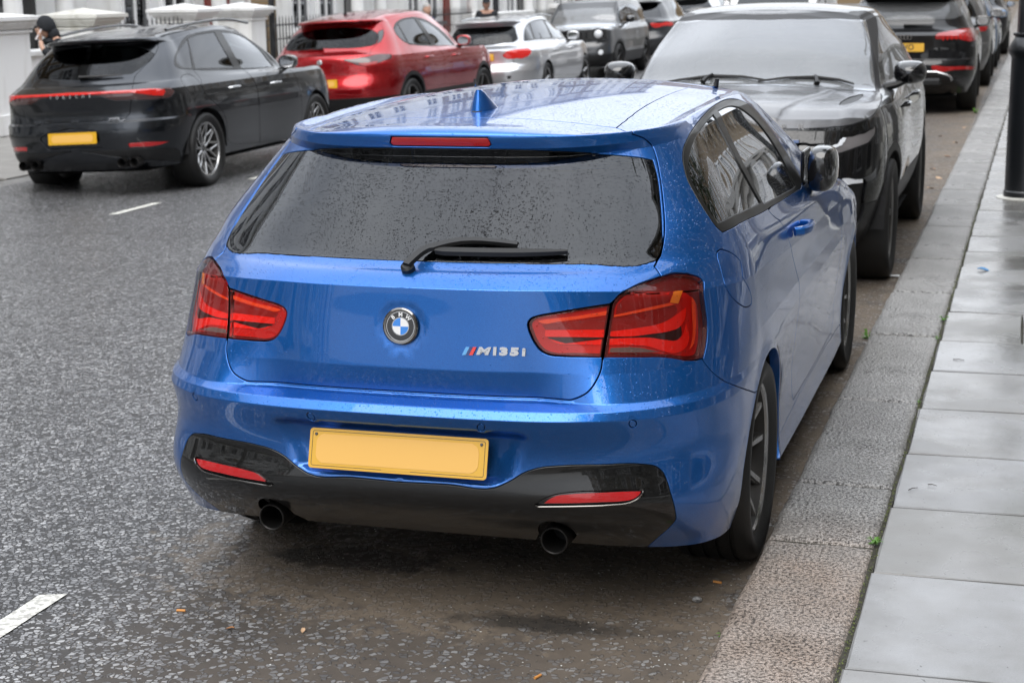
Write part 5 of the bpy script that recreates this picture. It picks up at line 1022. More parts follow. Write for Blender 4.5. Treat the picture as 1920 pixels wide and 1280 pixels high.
# ---------------------------------------------------------------- the blue hatchback
M['blue'] = paint('blue_metallic', (.0035, .088, .37), .74, .30, 1.5, True, 165, (.025, .28, .80), keep=.26, dirt=.5)
M['rear_glass'] = glass('rear_glass', (.10, .10, .105), .8, 200, .52, 1.45, streak=True)
M['side_glass'] = glass('side_glass', (.30, .36, .34), .4, 200, .3, 1.9)
M['side_glass_dark'] = glass('side_glass_dark', (.05, .05, .05), .4, 200, .3, 1.9)
M['lens_red'] = lens('lens_red', (1.0, .80, .74), .75, .45)
M['light_dark'] = simple('light_dark', (.30, .016, .014), .35); M['light_red'] = simple('light_red', (.60, .012, .008), .35, var=.1)
M['light_bright'] = simple('light_bright', (.95, .024, .014), .25, var=.04); M['light_orange'] = simple('light_orange', (1.0, .12, .035), .25, var=.05)
M['light_deep'] = simple('light_deep', (.13, .008, .008), .3); M['light_amber'] = simple('light_amber', (1.0, .36, .04), .25); M['light_grey'] = simple('light_grey', (.16, .15, .15), .25); M['light_black'] = simple('light_black', (.03, .004, .004), .3)
M['reflector'] = simple('reflector', (.42, .008, .010), .2, bump=.4, bs=300, bd=.002, coat=1)
M['diffuser'] = paint('diffuser', (.005, .005, .005), 0, .34, .35, False, 200, keep=.12)
M['trim_gloss'] = simple('trim_gloss', (.007, .007, .007), .35, coat=.12)
BS = make_surf(blue_rings(), blue_deform)
BO = {k: np.array(v) for k, v in BLUE_OUT.items()}
blue = empty('parked_car', (0, 0, 0)); tag(blue, 'bright blue wet hatchback in the foreground, seen from behind, folded black door mirror', 'car', 'cars parked along the street')
def ab(l, v): return BS.inv(l, v)
def ell(yc, zc, ry, rz, n=40, z0=None):
    P = [(yc+ry*math.cos(t_), zc+rz*math.sin(t_)) for t_ in np.linspace(0, math.pi, n)]
    return P
def arch_poly(S, yc, zc, ry, rz, bottom):
    P = ell(yc, zc, ry, rz); A = S.inv(P, 'S'); lo = np.stack([np.linspace(A[-1, 0], A[0, 0], 6), np.full(6, 0.)], 1)
    return np.concatenate([A, [[A[-1, 0], 0.]], [[A[0, 0], 0.]]])
qs = BO['quarter_seam']; di = np.array([q for q in BO['ditch'] if q[0] < 3.75]); Amax = BS.A[-1]; Bmax = BS.B[-1]
arch_r = arch_poly(BS, .88, .30, .385, .362, 0); arch_f = arch_poly(BS, 3.57, .30, .375, .355, 0)
k_r = np.argmin(np.abs(arch_r[:, 1]-qs[-1, 1])+(arch_r[:, 0] > arch_r[:, 0].mean())*9)
bumper = np.concatenate([[[0, 0], [0, .62], [BO['lens_in'][-1, 0]-.05, .66], BO['lens_out'].mean(0)], qs, [[arch_r[k_r, 0]+.02, qs[-1, 1]-.003], [arch_r[k_r, 0]+.05, 0]]])
exh = [(x, z) for x, z in [(.422+.052*math.cos(t_), .288+.058*math.sin(t_)) for t_ in np.linspace(0, math.pi, 16)]]
exh_ab = ab(exh, 'R'); exh_ab = np.concatenate([exh_ab, [[exh_ab[-1, 0], 0]], [[exh_ab[0, 0], 0]]])
iw = NR+NS; dend = di[-1]
seam_top = [q for q in BO['tailgate'][::-1] if q[1] > di[0, 1]-.002 and q[0] < di[0, 0]]
roofp = np.concatenate([di, [[BS.A[iw-3], dend[1]], [BS.A[iw+2], BS.B[16]+.035], [BS.A[iw+5], BS.B[16]+.03], [Amax, BS.B[16]+.03], [Amax, Bmax], [0, Bmax]], seam_top])
door = BS.inv([(1.31, 1.038), (1.42, .99), (1.475, .93), (1.50, .88), (1.575, .80), (1.625, .74), (1.64, .68), (1.625, .60), (1.60, .50), (1.61, .42), (1.63, .345), (1.66, .315), (2.2, .312), (2.85, .315), (2.93, .345), (2.985, .5), (3.02, .68), (3.01, .82), (2.96, .93), (2.92, .985), (2.75, 1.0), (2.5, 1.02), (2.13, 1.035), (1.8, 1.045), (1.5, 1.045)], 'S')
sill = BS.inv([(1.30, .285), (1.8, .300), (2.6, .300), (3.18, .285)], 'S')
sill = np.concatenate([sill, [[sill[-1, 0], 0]], [[sill[0, 0], 0]]])

scr = np.array([[BS.A[iw+2], BS.B[11]+.02], [BS.A[iw+2], BS.B[13]-.01], [Amax, BS.B[13]-.01], [Amax, BS.B[11]+.02]])
bon = np.array([[BS.A[iw-1], BS.B[10]], [BS.A[iw-1], BS.B[11]-.03], [Amax, BS.B[11]-.03], [Amax, BS.B[9]-.02], [BS.A[iw+5], BS.B[9]-.02], [BS.A[iw+2], BS.B[10]-.01]])
tg = BO['tailgate'].copy(); tg[0, 0] = 0; tg[-1, 0] = 0
tg[:, 1] = np.maximum(tg[:, 1], BS.B[6]+.0065); k_ = (tg[:, 0] < .40) & (tg[:, 1] < BS.B[6]+.03); tg[k_, 1] = BS.B[6]+.0065
brk = np.array([[0, BS.B[14]+.005], [0, BS.B[15]-.004], [.19, BS.B[15]-.004], [.20, BS.B[14]+.012], [.19, BS.B[14]+.005]])
regs = [dict(name='bumper', polys=[bumper]), dict(name='roof', polys=[roofp]), dict(name='door', polys=[door]), dict(name='sill', polys=[sill]), dict(name='bonnet', polys=[bon]),
        dict(name='tailgate', polys=[tg]), dict(name='glass', polys=[BO['rear_glass']]), dict(name='diffuser', polys=[np.concatenate([BO['diff'], [[BO['diff'][-1, 0], 0], [0, 0]]])]),
        dict(name='lens_in', polys=[BO['lens_in']]), dict(name='lens_out', polys=[BO['lens_out']]), dict(name='brake', polys=[brk]),
        dict(name='trim', polys=[BO['trim']]), dict(name='gq', polys=[BO['glass_q']]), dict(name='gd', polys=[BO['glass_d']]), dict(name='screen', polys=[scr]),
        dict(name='flap', polys=[BO['flap']], side='R'), dict(name='refl', polys=[BO['slot']]), dict(name='so', polys=[BO['sens_o']]), dict(name='si', polys=[BO['sens_i']]),
        dict(name='hole', polys=[arch_r, arch_f, exh_ab])]
SH = Shell(BS, regs, .026, (1.25, .0135))
SH.part('base', 'body', M['blue'], blue, .0018, .030)
SH.part('roof', 'roof_panel', M['blue'], blue, .0014, .012)
SH.part('tailgate', 'tailgate', M['blue'], blue, .0022, .025)
SH.part('bumper', 'rear_bumper', M['blue'], blue, .0012, .030)
SH.part('bonnet', 'bonnet', M['blue'], blue, .002, .02)
tag(SH.part('diffuser', 'diffuser', M['diffuser'], blue, .0008, .03), 'dark grey lower bumper insert')
for sd_ in 'RL':
    SH.part('door', 'door', M['blue'], blue, .0020, .025, sd_)
    SH.part('sill', 'side_skirt', M['blue'], blue, .0012, .02, sd_)
    tr_ = SH.part('trim', 'window_frame', M['trim_gloss'], blue, .0004, .012, sd_)
    SH.part('gq', 'rear_side_window', M['side_glass_dark'], blue, .0002, .006, sd_, off=-.004)
    SH.part('gd', 'door_window', M['side_glass'], blue, .0002, .006, sd_, off=-.004)
SH.part('flap', 'fuel_flap', M['blue'], blue, .0016, .012, 'R')
SH.part('glass', 'rear_window', M['rear_glass'], blue, .0006, .006)
SH.part('screen', 'windscreen', M['side_glass'], blue, .0006, .006)
SH.part('brake', 'high_brake_light', M['reflector'], blue, .0008, .006, off=-.002)
for sd_ in 'RL':
    mi = sd_ == 'L'
    for lz, pre in (('lens_in', 'in_'), ('lens_out', 'out_')):
        rim_ = SH.part(lz, 'tail_light', M['light_deep'], blue, .0016, .020, sd_, off=-.016)
        cen = BO[lz].mean(0); k_ = .985 if lz == 'lens_out' else .975
        cov = SH.part(lz, 'lens', M['lens_red'], rim_, .0030, .014, sd_, off=0)
        for key, mt, off in (('frame', 'light_red', -.0150), ('dark1', 'light_dark', -.0142), ('dark', 'light_dark', -.0142), ('top', 'light_dark', -.0142), ('strip', 'light_orange', -.010), ('line', 'light_orange' if pre == 'out_' else 'light_black', -.011),
                             ('bar', 'light_bright', -.0105), ('low', 'light_bright', -.0125), ('bar2', 'light_bright', -.0115), ('black', 'light_black', -.0135), ('edge', 'light_orange', -.0095), ('clear', 'light_grey', -.009), ('amber', 'light_amber', -.008)):
            if pre+key in BO: patch(BS, BO[pre+key], 'light_guide', M[mt], rim_, off, mi, .02)
    rf = SH.part('refl', 'reflector_recess', M['gloss_black'], blue, .0, .008, sd_, off=-.007)
    patch(BS, BO['refl'], 'reflector', M['reflector'], blue, -.002, mi, .015, .006)
    SH.part('so', 'parking_sensor', M['blue'], blue, .0010, .006, sd_, off=-.0006); SH.part('si', 'parking_sensor', M['blue'], blue, .0010, .006, sd_, off=-.0006)
    s_ = -1 if mi else 1
    # chrome-edged lip under the reflector slot
    sl = BO['slot']; low = sl[len(sl)*5//11:]
    pts = [BS.ev(a_, b_) for a_, b_ in low]; MB().tube([(p[0]*s_, p[1]-.002, p[2]) for p in pts], .0022, 6).build('slot_edge', M['dark_chrome'], blue, smooth=True)
    # exhaust
    MB().lathe([(.031, .12), (.033, .11), (.0335, -.003), (.036, -.006), (.0385, -.003), (.0385, .05), (.037, .16)], 40, 'Y', M=Matrix.Translation((.422*s_, .070, .284))).build('exhaust_tip', M['exhaust'] if 'exhaust' in M else M.setdefault('exhaust', simple('exhaust', (.045, .043, .042), .35, .8, .2)), blue, smooth=True)
    MB().lathe([(0, .11), (.038, .11)], 20, 'Y', M=Matrix.Translation((.422*s_, .070, .284))).build('exhaust_inside', M['dark'], blue)
    MB().box((.46*s_, .50, .34), (.36, .5, .14), .05).build('silencer', M['dark'], blue)
# under the car
mesh('underbody', [(-.66, .45, .22), (.66, .45, .22), (.66, 4.15, .19), (-.66, 4.15, .19), (-.85, 1.36, .19), (-.66, 1.36, .195), (-.66, 3.12, .195), (-.85, 3.12, .19), (.85, 1.36, .19), (.66, 1.36, .1951), (.66, 3.12, .1951), (.85, 3.12, .19)], [[0, 1, 2, 3], [4, 5, 6, 7], [8, 11, 10, 9]], M['dark'], blue)
for yc in (.88, 3.57):
    for s_ in (-1, 1): arch_liner(blue, .56*s_, .845*s_, yc, .30, .378)
M['alloy_hero'] = simple('alloy_hero', (.34, .335, .33), .22, .9, .2, 14, coat=.5); w0 = make_wheel('double5', .318, .238, .245, M['alloy_hero'])
place_wheels(w0, blue, [(.752, .88, .318, 0), (-.752, .88, .318, 0), (.748, 3.57, .318, 0), (-.748, 3.57, .318, 0)])
w0.rotation_euler[0] = R(20)
# roundel
Fm = frame_on(BS, (0, .866), 'R'); Fm.translation += Fm.to_3x3() @ Vector((0, 0, .004)); Fm = Fm @ Matrix.Diagonal((1.22, 1.22, 1, 1))
rd = MB().lathe([(.0335, .006), (.0350, .009), (.0385, .0095), (.0420, .0065), (.0430, .0), (.0430, -.012)], 48, M=Fm).build('roundel', M['dark_chrome'], blue, smooth=True)
MB().lathe([(0, .0055), (.0335, .0055)], 48, M=Fm).build('disc', M['gloss_black'], rd)
for rr in (.0330, .0196): MB().lathe([(rr-.0009, .0056), (rr-.0009, .0064), (rr+.0009, .0064), (rr+.0009, .0056)], 48, M=Fm).build('ring', M['steel'], rd, smooth=True)
for q in range(4):
    P = [(0, 0)]+[(.0188*math.cos(math.pi/2*q+u), .0188*math.sin(math.pi/2*q+u)) for u in np.linspace(0, math.pi/2, 10)]
    MB().prism(P, .0056, .0063, M=Fm).build('quadrant', M['badge_white' if q in (0, 2) else 'badge_blue'], rd, fix=True)
for ch, an in (('B', 42), ('M', 0), ('W', -42)):
    put(BS, text_vf(ch, .0125, .0004, bold=.0004), Fm @ Matrix.Rotation(R(an), 4, 'Z') @ Matrix.Translation((0, .0262, .0062)), 'letter', M['badge_white'], rd)
# model badge
def badge_at(x0, z0): 
    m = frame_on(BS, (x0, z0), 'R'); m.translation += m.to_3x3() @ Vector((0, 0, .0015)); return m
mb0 = badge_at(.281, .808) @ Matrix.Diagonal((1.10, 1.05, 1, 1))
bdg = None
for k, (x, mt) in enumerate(((0, 'm_light'), (.0085, 'm_navy'), (.017, 'm_red'))):
    M.setdefault('m_light', simple('m_light', (.10, .38, .75), .2, coat=1)); M.setdefault('m_navy', simple('m_navy', (.012, .03, .16), .2, coat=1)); M.setdefault('m_red', simple('m_red', (.75, .03, .02), .2, coat=1))
    P = [(-.088+x-.008, -.0105), (-.088+x+.0015, -.0105), (-.088+x+.0115, .0105), (-.088+x+.002, .0105)]
    o = MB().prism(P, -.001, .0032, M=mb0).build('stripe' if bdg else 'model_badge', M[mt], bdg or blue, fix=True); bdg = bdg or o
for ch, x, sz in (('M', -.0450, .026), ('1', -.0145, .026), ('3', .0075, .026), ('5', .0345, .026), ('i', .0575, .026)):
    v, f = text_vf(ch, sz, .0022, shear=.25 if ch == 'M' else .05, bold=.0014 if ch == 'M' else .0021)
    sx = 1.55 if ch in 'M35' else 1.2
    put(BS, ([Vector((p.x*sx, p.y, p.z)) for p in v], f), mb0 @ Matrix.Translation((x, 0, .001)), 'character', M['steel'], bdg)
# number plate
P0 = Vector((0, -.0085, .5245)); tl_ = math.atan2(.031, .107)
Pm = Matrix.Translation(P0) @ Matrix.Rotation(math.pi/2+(-tl_), 4, 'X')
def rrect(w, h, r, n=5):
    o = []
    for cx, cy, a in ((w/2-r, h/2-r, 0), (-w/2+r, h/2-r, 90), (-w/2+r, -h/2+r, 180), (w/2-r, -h/2+r, 270)):
        for k in range(n+1): t_ = R(a+90*k/n); o.append((cx+r*math.cos(t_), cy+r*math.sin(t_)))
    return o
def number_plate(parent, Mx, w=.520, h=.111, text=None, blank=True, detail=True):
    p = MB().prism(rrect(w, h, .010), -.003, 0, M=Mx).build('number_plate', M['yellow_plate'], parent, fix=True)
    if detail:
        o_, i_ = rrect(w-.016, h-.014, .006), rrect(w-.0185, h-.0165, .005); n = len(o_)
        MB().add([Mx @ Vector((*q, .0006)) for q in o_+i_], [[k, (k+1) % n, n+(k+1) % n, n+k] for k in range(n)]).build('border_line', M['plate_ink'], p)
        for s_ in (-1, 1): MB().lathe([(0, .0035), (.0038, .003), (.0045, 0)], 12, M=Mx @ Matrix.Translation((s_*(w/2-.019), h/2-.0165, .0))).build('screw', M['gloss_black'], p, smooth=True)
        MB().box((.0, -h/2+.0085, .0009), (.085, .004, .0004), M=Mx).build('maker_line', M['yellow_plate'], p)
    if blank:
        rnd = random.Random(3); o_ = rrect(w-.046 if detail else w*.86, h-.030 if detail else h*.66, .026 if detail else .03, 8)
        MB().prism([(x-.002, y+rnd.uniform(-.0008, .0008)) for x, y in o_], .0002, .0010, M=Mx).build('blank_panel', M['plate_panel'], p, fix=True)
    if text:
        v, f = text_vf(text, h*.98, .0006, bold=.0018); put(None, ([Vector((q.x*.92, q.y, q.z)) for q in v], f), Mx @ Matrix.Translation((0, 0, .001)), 'characters', M['plate_ink'], p)
    return p
number_plate(blue, Pm)
# wiper
wp = [(0, .121, 1.009), (.032, .182, 1.043), (.100, .208, 1.064), (.288, .224, 1.061), (.42, .23, 1.043)]
wpn = Vector((0, -.62, .78))
def wo_(p, d): return Vector(p)+wpn*d
arm = MB()
def strip(mb, pts, w, hh, d):
    V = []
    pts = [Vector(p) for p in pts]
    for i, p in enumerate(pts):
        tt = (pts[min(i+1, len(pts)-1)]-pts[max(i-1, 0)]).normalized(); s_ = wpn.cross(tt).normalized()
        wi = w[i] if isinstance(w, list) else w; hi = hh[i] if isinstance(hh, list) else hh; di_ = d[i] if isinstance(d, list) else d
        for u, q in ((-.5, 0), (-.32, 1), (.32, 1), (.5, 0)): V.append(p+s_*(wi*u)+wpn*(di_+hi*q))
    F = [[4*i+k, 4*i+(k+1) % 4, 4*i+4+(k+1) % 4, 4*i+4+k] for i in range(len(pts)-1) for k in range(4)]+[[3, 2, 1, 0], [4*len(pts)-4+k for k in range(4)]]
    mb.add(V, F)
cp = [Vector(p) for p in smooth_loop(wp, 6, False)]
strip(arm, [c for c in cp if c.x < .30], [.030-.012*min(1, c.x/.25) for c in cp if c.x < .30], .010, [.020 if c.x < .05 else .016 for c in cp if c.x < .30])
ar = arm.build('rear_wiper', M['black_plastic'], blue, smooth=True, sharp=50, fix=True)
bl = MB(); bpt = lambda x, z: Vector((x, BS.ev(*BS.inv([(x, z)], 'R')[0])[1], z)); strip(bl, [bpt(x, 1.047) for x in np.linspace(.06, .425, 14)], [.016]+[.026]*8+[.024, .021, .018, .014, .009], .012, .008); bl.build('wiper_blade', M['rubber'], ar, smooth=True, sharp=50, fix=True)
MB().lathe([(0, .030), (.013, .029), (.019, .024), (.020, 0), (.021, -.02)], 20, M=Matrix.Translation((0, .128, 1.004)) @ Vector((0, 0, 1)).rotation_difference(wpn).to_matrix().to_4x4()).build('wiper_pivot', M['black_plastic'], ar, smooth=True)
# shark fin aerial
V = []; F = []
zs_ = np.linspace(0, 1, 9)
for i, q in enumerate(zs_):
    ln = .16*(1-q)**.75+.012; ht = .066*q; y1 = .90-.075*q**1.6*.9; y0 = y1-ln*(.52) ; yf = y1+ln*.48
    yb = .745+.018*q; yt = .925-.138*q**.9
    wq = .034*(1-q)**.8+.008
    for k in range(16):
        a_ = 2*math.pi*k/16; c_, s__ = math.cos(a_), math.sin(a_)
        V.append((wq*s__, (yb+yt)/2+(yt-yb)/2*c_, 1.392+.012*((yb+yt)/2-.82)+ht*1.03))
n = 16; F = [[i*n+k, i*n+(k+1) % n, (i+1)*n+(k+1) % n, (i+1)*n+k] for i in range(8) for k in range(n)]+[[8*n+k for k in range(n)]]
MB().add(V, F).build('shark_fin_aerial', M['blue'], blue, smooth=True, sharp=60, fix=True)
MB().lathe([(0.0, .0), (1, 0), (1.12, -.004)], 24, M=Matrix.Translation((0, .835, 1.3965)) @ Matrix.Diagonal((.028, .096, 1, 1))).build('aerial_gasket', M['rubber'], blue, smooth=True)
# door handles and folded mirrors
for s_ in (1, -1):
    h_ = MB(); pts = [(.862, 1.60, .926), (.885, 1.61, .928), (.900, 1.64, .930), (.902, 1.74, .929), (.896, 1.80, .928), (.872, 1.82, .927), (.855, 1.825, .926)]
    h_.tube([(x*s_, y, z) for x, y, z in pts], [.016, .017, .016, .015, .015, .014, .012], 10); h_.build('door_handle', M['blue'], blue, smooth=True)
    mm = MB(); cx, cy, cz = .868*s_, 2.36, 1.066
    V = []; sg = 20
    for i, (u, sx, sz) in enumerate(((-.125, .02, .035), (-.120, .036, .066), (-.10, .047, .082), (-.04, .056, .086), (.04, .056, .084), (.09, .045, .070), (.12, .022, .04), (.128, .002, .004))):
        for k in range(sg):
            a_ = 2*math.pi*k/sg; c_, q_ = math.cos(a_), math.sin(a_); e_ = .65
            V.append((cx+s_*(sx*math.copysign(abs(c_)**e_, c_)), cy+u, cz+sz*math.copysign(abs(q_)**e_, q_)))
    F = [[i*sg+k, i*sg+(k+1) % sg, (i+1)*sg+(k+1) % sg, (i+1)*sg+k] for i in range(7) for k in range(sg)]+[list(range(sg))[::-1]]
    mo = MB().add(V, F).build('door_mirror', M['gloss_black'], blue, smooth=True, sharp=60, fix=True)
    MB().box((.800*s_, 2.37, 1.068), (.012, .20, .135), .004).build('mirror_rim', M['gloss_black'], mo); MB().box((.8065*s_-.014*s_, 2.37, 1.070), (.004, .175, .112)).build('mirror_glass', M['chrome'], mo)
    MB().tube([(.78*s_, 2.46, .985), (.83*s_, 2.45, .985), (.865*s_, 2.42, 1.0)], [.022, .02, .022], 10).build('mirror_foot', M['black_plastic'], mo, smooth=True)
    MB().box((.752*s_, 2.66, 1.015), (.012, .22, .06), .004, M=Matrix.Identity(4)).build('mirror_sail', M['black_plastic'], mo)
# cabin
def cabin(parent, L0, L1, hw, zf, seats, dash_y, wheel_x=None, z_s=.62, htop=1.12, sw=.48):
    MB().box((0, (L0+L1)/2, zf/2+.14), (hw*2, L1-L0, zf-.20), .05).build('cabin_floor', M['cabin_dark'], parent)
    for x, y, tilt in seats:
        s = MB(); s.box((x, y, z_s), (sw, .5, .16), .05); s.box((x, y-.27, z_s+.30), (sw, .12, .56), .05)
        st = s.build('seat', M['seat_cloth'], parent, smooth=True, sharp=60); MB().box((x, y-.30, htop), (.25, .09, .15), .035).build('headrest', M['seat_cloth'], st, smooth=True, sharp=60)
    MB().box((0, dash_y, .86), (hw*1.9, .32, .22), .05).build('dashboard', M['cabin_dark'], parent, smooth=True)
    if wheel_x is not None:
        MB().lathe([(.165+.015*math.cos(a_), .015*math.sin(a_)) for a_ in np.linspace(0, 2*math.pi, 9)], 24, 'Y', M=Matrix.Translation((wheel_x, dash_y-.35, .90)) @ Matrix.Rotation(R(-25), 4, 'X')).build('steering_wheel', M['black_plastic'], parent, smooth=True)
cabin(blue, .35, 3.0, .68, .62, [(.36, 2.1, 0), (-.36, 2.1, 0), (.36, 1.22, 0), (-.36, 1.22, 0)], 2.75, .36, .55, 1.13)
# ---------------------------------------------------------------- shapes of the other cars
def std_rings(L, hw, low, belt, top, spo, roof, n=3.2, nf=2.7, yc=.75, yf_off=.75):
    R_ = []
    def wn_(dw): w = hw-dw; return [(.4, w-.035), (.95, w), (L*.5, w), (L-.95, w-.004), (L-.45, w-.05)]
    for r in low:
        yr, zr, dw, zs, yf, zf = r[:6]; R_.append(ring(yr, zr, yc, r[7] if len(r) > 7 else n, wn_(dw), zs, L+yf, zf, L-yf_off, nf, crease=bool(r[6]) if len(r) > 6 else False))
    b, t_ = belt, top
    R_.append(ring(b['yr'], b['zr'], b.get('yc', .8), b.get('n', 2.7), b['w'], b['z'], b['yf'], b['zf'], b['ycf'], 2.4, crease=b.get('crease', False)))
    lerp = lambda p, q, f, e=0: [(u[0]+(v[0]-u[0])*f, u[1]+(v[1]-u[1])*f+e) for u, v in zip(p, q)]
    mixv = lambda k, f: b[k]+(t_[k]-b[k])*f
    R_.append(ring(mixv('yr', .5)-.02, mixv('zr', .5)+.01, (b.get('yc', .8)+t_.get('yc', 1.))/2, 2.7, lerp(b['w'], t_['w'], .5, .018), lerp(b['z'], t_['z'], .5), mixv('yf', .5)+.02, mixv('zf', .5)+.01, mixv('ycf', .5), 2.5))
    R_.append(ring(t_['yr'], t_['zr'], t_.get('yc', 1.), 2.9, t_['w'], t_['z'], t_['yf'], t_['zf'], t_['ycf'], 2.8, crease=True))
    sh = lambda q, d: [(a, c+d) for a, c in q]
    R_.append(ring(spo[0][0], spo[0][1], t_.get('yc', 1.), 3.0, sh(t_['w'], -.018), sh(t_['z'], .016), t_['yf']-.04, t_['zf']+.012, t_['ycf']-.03, 2.8, crease=True))
    R_.append(ring(spo[1][0], spo[1][1], t_.get('yc', 1.), 3.0, sh(t_['w'], -.034), sh(t_['z'], .036), t_['yf']-.08, t_['zf']+.022, t_['ycf']-.06, 2.8))
    zp, yp, dr, df, cx = roof; w0 = max(v for _, v in t_['w'])-.034; y0 = spo[1][0]; y1 = t_['yf']-.08
    rz = lambda x, y: zp-dr*(np.maximum(yp-y, 0)/(yp-y0))**2-df*(np.maximum(y-yp, 0)/(y1-yp))**2-cx*(np.abs(x)/w0)**2.3
    for f in (.93, .78, .5, .25, .004):
        g = 1-f; r = ring(y0+(yp-.5-y0)*g*.9+.03, 1.4, t_.get('yc', 1.)+(yp-.4-t_.get('yc', 1.))*g, 2.9, [(q, (v-.034)*f) for q, v in t_['w']], 1.4, y1+(yp+.2-y1)*g, 1.4, (t_['ycf']-.08)+(yp+.15-t_['ycf'])*g, 2.8-.6*g); r['rz'] = rz; R_.append(r)
    return R_
SPEC = {}
SPEC['macan'] = dict(L=4.70, hw=.955, pose=(-7.03, 9.86, .016, 1, 0), ax=(.96, 3.767), wr=.365, rings=std_rings(4.70, .955,
    [(.16, .26, .10, .27, -.12, .24), (.06, .36, .05, .38, -.03, .34), (.015, .50, .02, .50, 0, .48), (0, .62, .005, .62, 0, .60), (.02, .715, 0, .715, -.01, .70, 1), (.070, .73, .001, .735, -.015, .72, 1),
     (.085, .80, .004, .80, -.03, .78), (.055, .90, .012, .88, -.07, .84, 0, 3.0), (.030, .955, .02, .945, -.12, .88, 1, 3.0), (.034, 1.0, .030, 1.0, -.24, .93, 1, 3.0), (.10, 1.035, .05, 1.035, -.42, .98, 0, 2.9)],
    dict(yr=.21, zr=1.10, w=[(.5, .80), (.9, .855), (2, .865), (3.0, .84), (3.4, .80)], z=[(.5, 1.12), (1.2, 1.10), (2.2, 1.075), (3.3, 1.03)], yf=3.50, zf=1.09, yc=.8, ycf=3.3),
    dict(yr=.62, zr=1.43, w=[(.8, .62), (1.4, .665), (2.2, .66), (2.7, .60)], z=[(.8, 1.40), (1.4, 1.49), (2.1, 1.52), (2.7, 1.45)], yf=2.62, zf=1.53, yc=1.0, ycf=2.62),
    ((.42, 1.455), (.40, 1.485)), (1.605, 2.0, .115, .06, .055)))
SPEC['stelvio'] = dict(L=4.69, hw=.95, pose=(-7.25, 16.25, -.035, 1, 0), ax=(.98, 3.80), wr=.36, rings=std_rings(4.69, .95,
    [(.16, .28, .10, .28, -.12, .25), (.06, .38, .05, .40, -.03, .34), (.01, .52, .02, .52, 0, .48), (0, .64, .004, .64, 0, .62), (.03, .74, 0, .74, -.01, .72),
     (.06, .84, .004, .82, -.04, .80), (.065, .94, .012, .90, -.09, .87), (.075, 1.03, .03, .98, -.18, .92, 0, 2.9), (.11, 1.08, .05, 1.04, -.34, .98, 1, 2.8)],
    dict(yr=.22, zr=1.13, w=[(.5, .79), (.9, .85), (2, .86), (3.0, .83), (3.4, .79)], z=[(.5, 1.16), (1.2, 1.12), (2.2, 1.09), (3.3, 1.05)], yf=3.45, zf=1.10, yc=.8, ycf=3.25),
    dict(yr=.62, zr=1.46, w=[(.8, .60), (1.4, .655), (2.2, .65), (2.7, .59)], z=[(.8, 1.46), (1.4, 1.54), (2.1, 1.565), (2.7, 1.50)], yf=2.6, zf=1.57, yc=1.0, ycf=2.6),
    ((.40, 1.49), (.38, 1.52)), (1.655, 2.0, .125, .06, .06)))
SPEC['merc'] = dict(L=4.70, hw=.905, pose=(-6.80, 21.6, .03, 1, 0), ax=(1.07, 3.91), wr=.325, rings=std_rings(4.70, .905,
    [(.16, .22, .09, .22, -.12, .20), (.06, .30, .04, .32, -.03, .28), (.0, .44, .01, .44, 0, .42), (0, .56, 0, .56, 0, .54), (.03, .64, 0, .64, -.01, .62, 1),
     (.06, .70, .004, .70, -.04, .68), (.06, .82, .012, .79, -.09, .75), (.05, .90, .03, .86, -.20, .82, 1, 2.9), (.10, .93, .05, .90, -.4, .86, 0, 2.8)],
    dict(yr=.22, zr=.97, w=[(.5, .73), (.9, .79), (2, .81), (3.0, .78), (3.4, .74)], z=[(.5, .99), (1.2, .98), (2.2, .96), (3.3, .93)], yf=3.45, zf=.96, yc=.8, ycf=3.2),
    dict(yr=.52, zr=1.32, w=[(.7, .57), (1.4, .61), (2.2, .605), (2.7, .55)], z=[(.7, 1.31), (1.4, 1.355), (2.1, 1.36), (2.7, 1.28)], yf=2.55, zf=1.37, yc=.85, ycf=2.55),
    ((.34, 1.345), (.33, 1.365)), (1.445, 1.9, .075, .06, .055)))
SPEC['audi'] = dict(L=4.66, hw=.945, pose=(.046, 18.7, .013, 0, 0), ax=(.98, 3.80), wr=.37, rings=std_rings(4.66, .945,
    [(.16, .27, .09, .28, -.12, .25), (.06, .38, .04, .40, -.03, .34), (.0, .52, .01, .52, 0, .48), (0, .64, .0, .64, 0, .62), (.03, .72, 0, .72, -.01, .70, 1), (.075, .735, .001, .74, -.02, .72, 1),
     (.08, .84, .004, .82, -.04, .80), (.07, .95, .012, .92, -.09, .86), (.05, 1.04, .03, 1.0, -.2, .94, 1, 2.9), (.10, 1.08, .05, 1.04, -.4, 1.0, 0, 2.8)],
    dict(yr=.20, zr=1.13, w=[(.5, .78), (.9, .84), (2, .85), (3.0, .82), (3.4, .78)], z=[(.5, 1.14), (1.2, 1.12), (2.2, 1.10), (3.3, 1.06)], yf=3.45, zf=1.11, yc=.8, ycf=3.2),
    dict(yr=.55, zr=1.50, w=[(.7, .60), (1.4, .65), (2.2, .64), (2.7, .58)], z=[(.7, 1.48), (1.4, 1.54), (2.1, 1.56), (2.7, 1.48)], yf=2.55, zf=1.56, yc=.85, ycf=2.6),
    ((.36, 1.53), (.35, 1.56)), (1.65, 1.9, .08, .06, .06)))
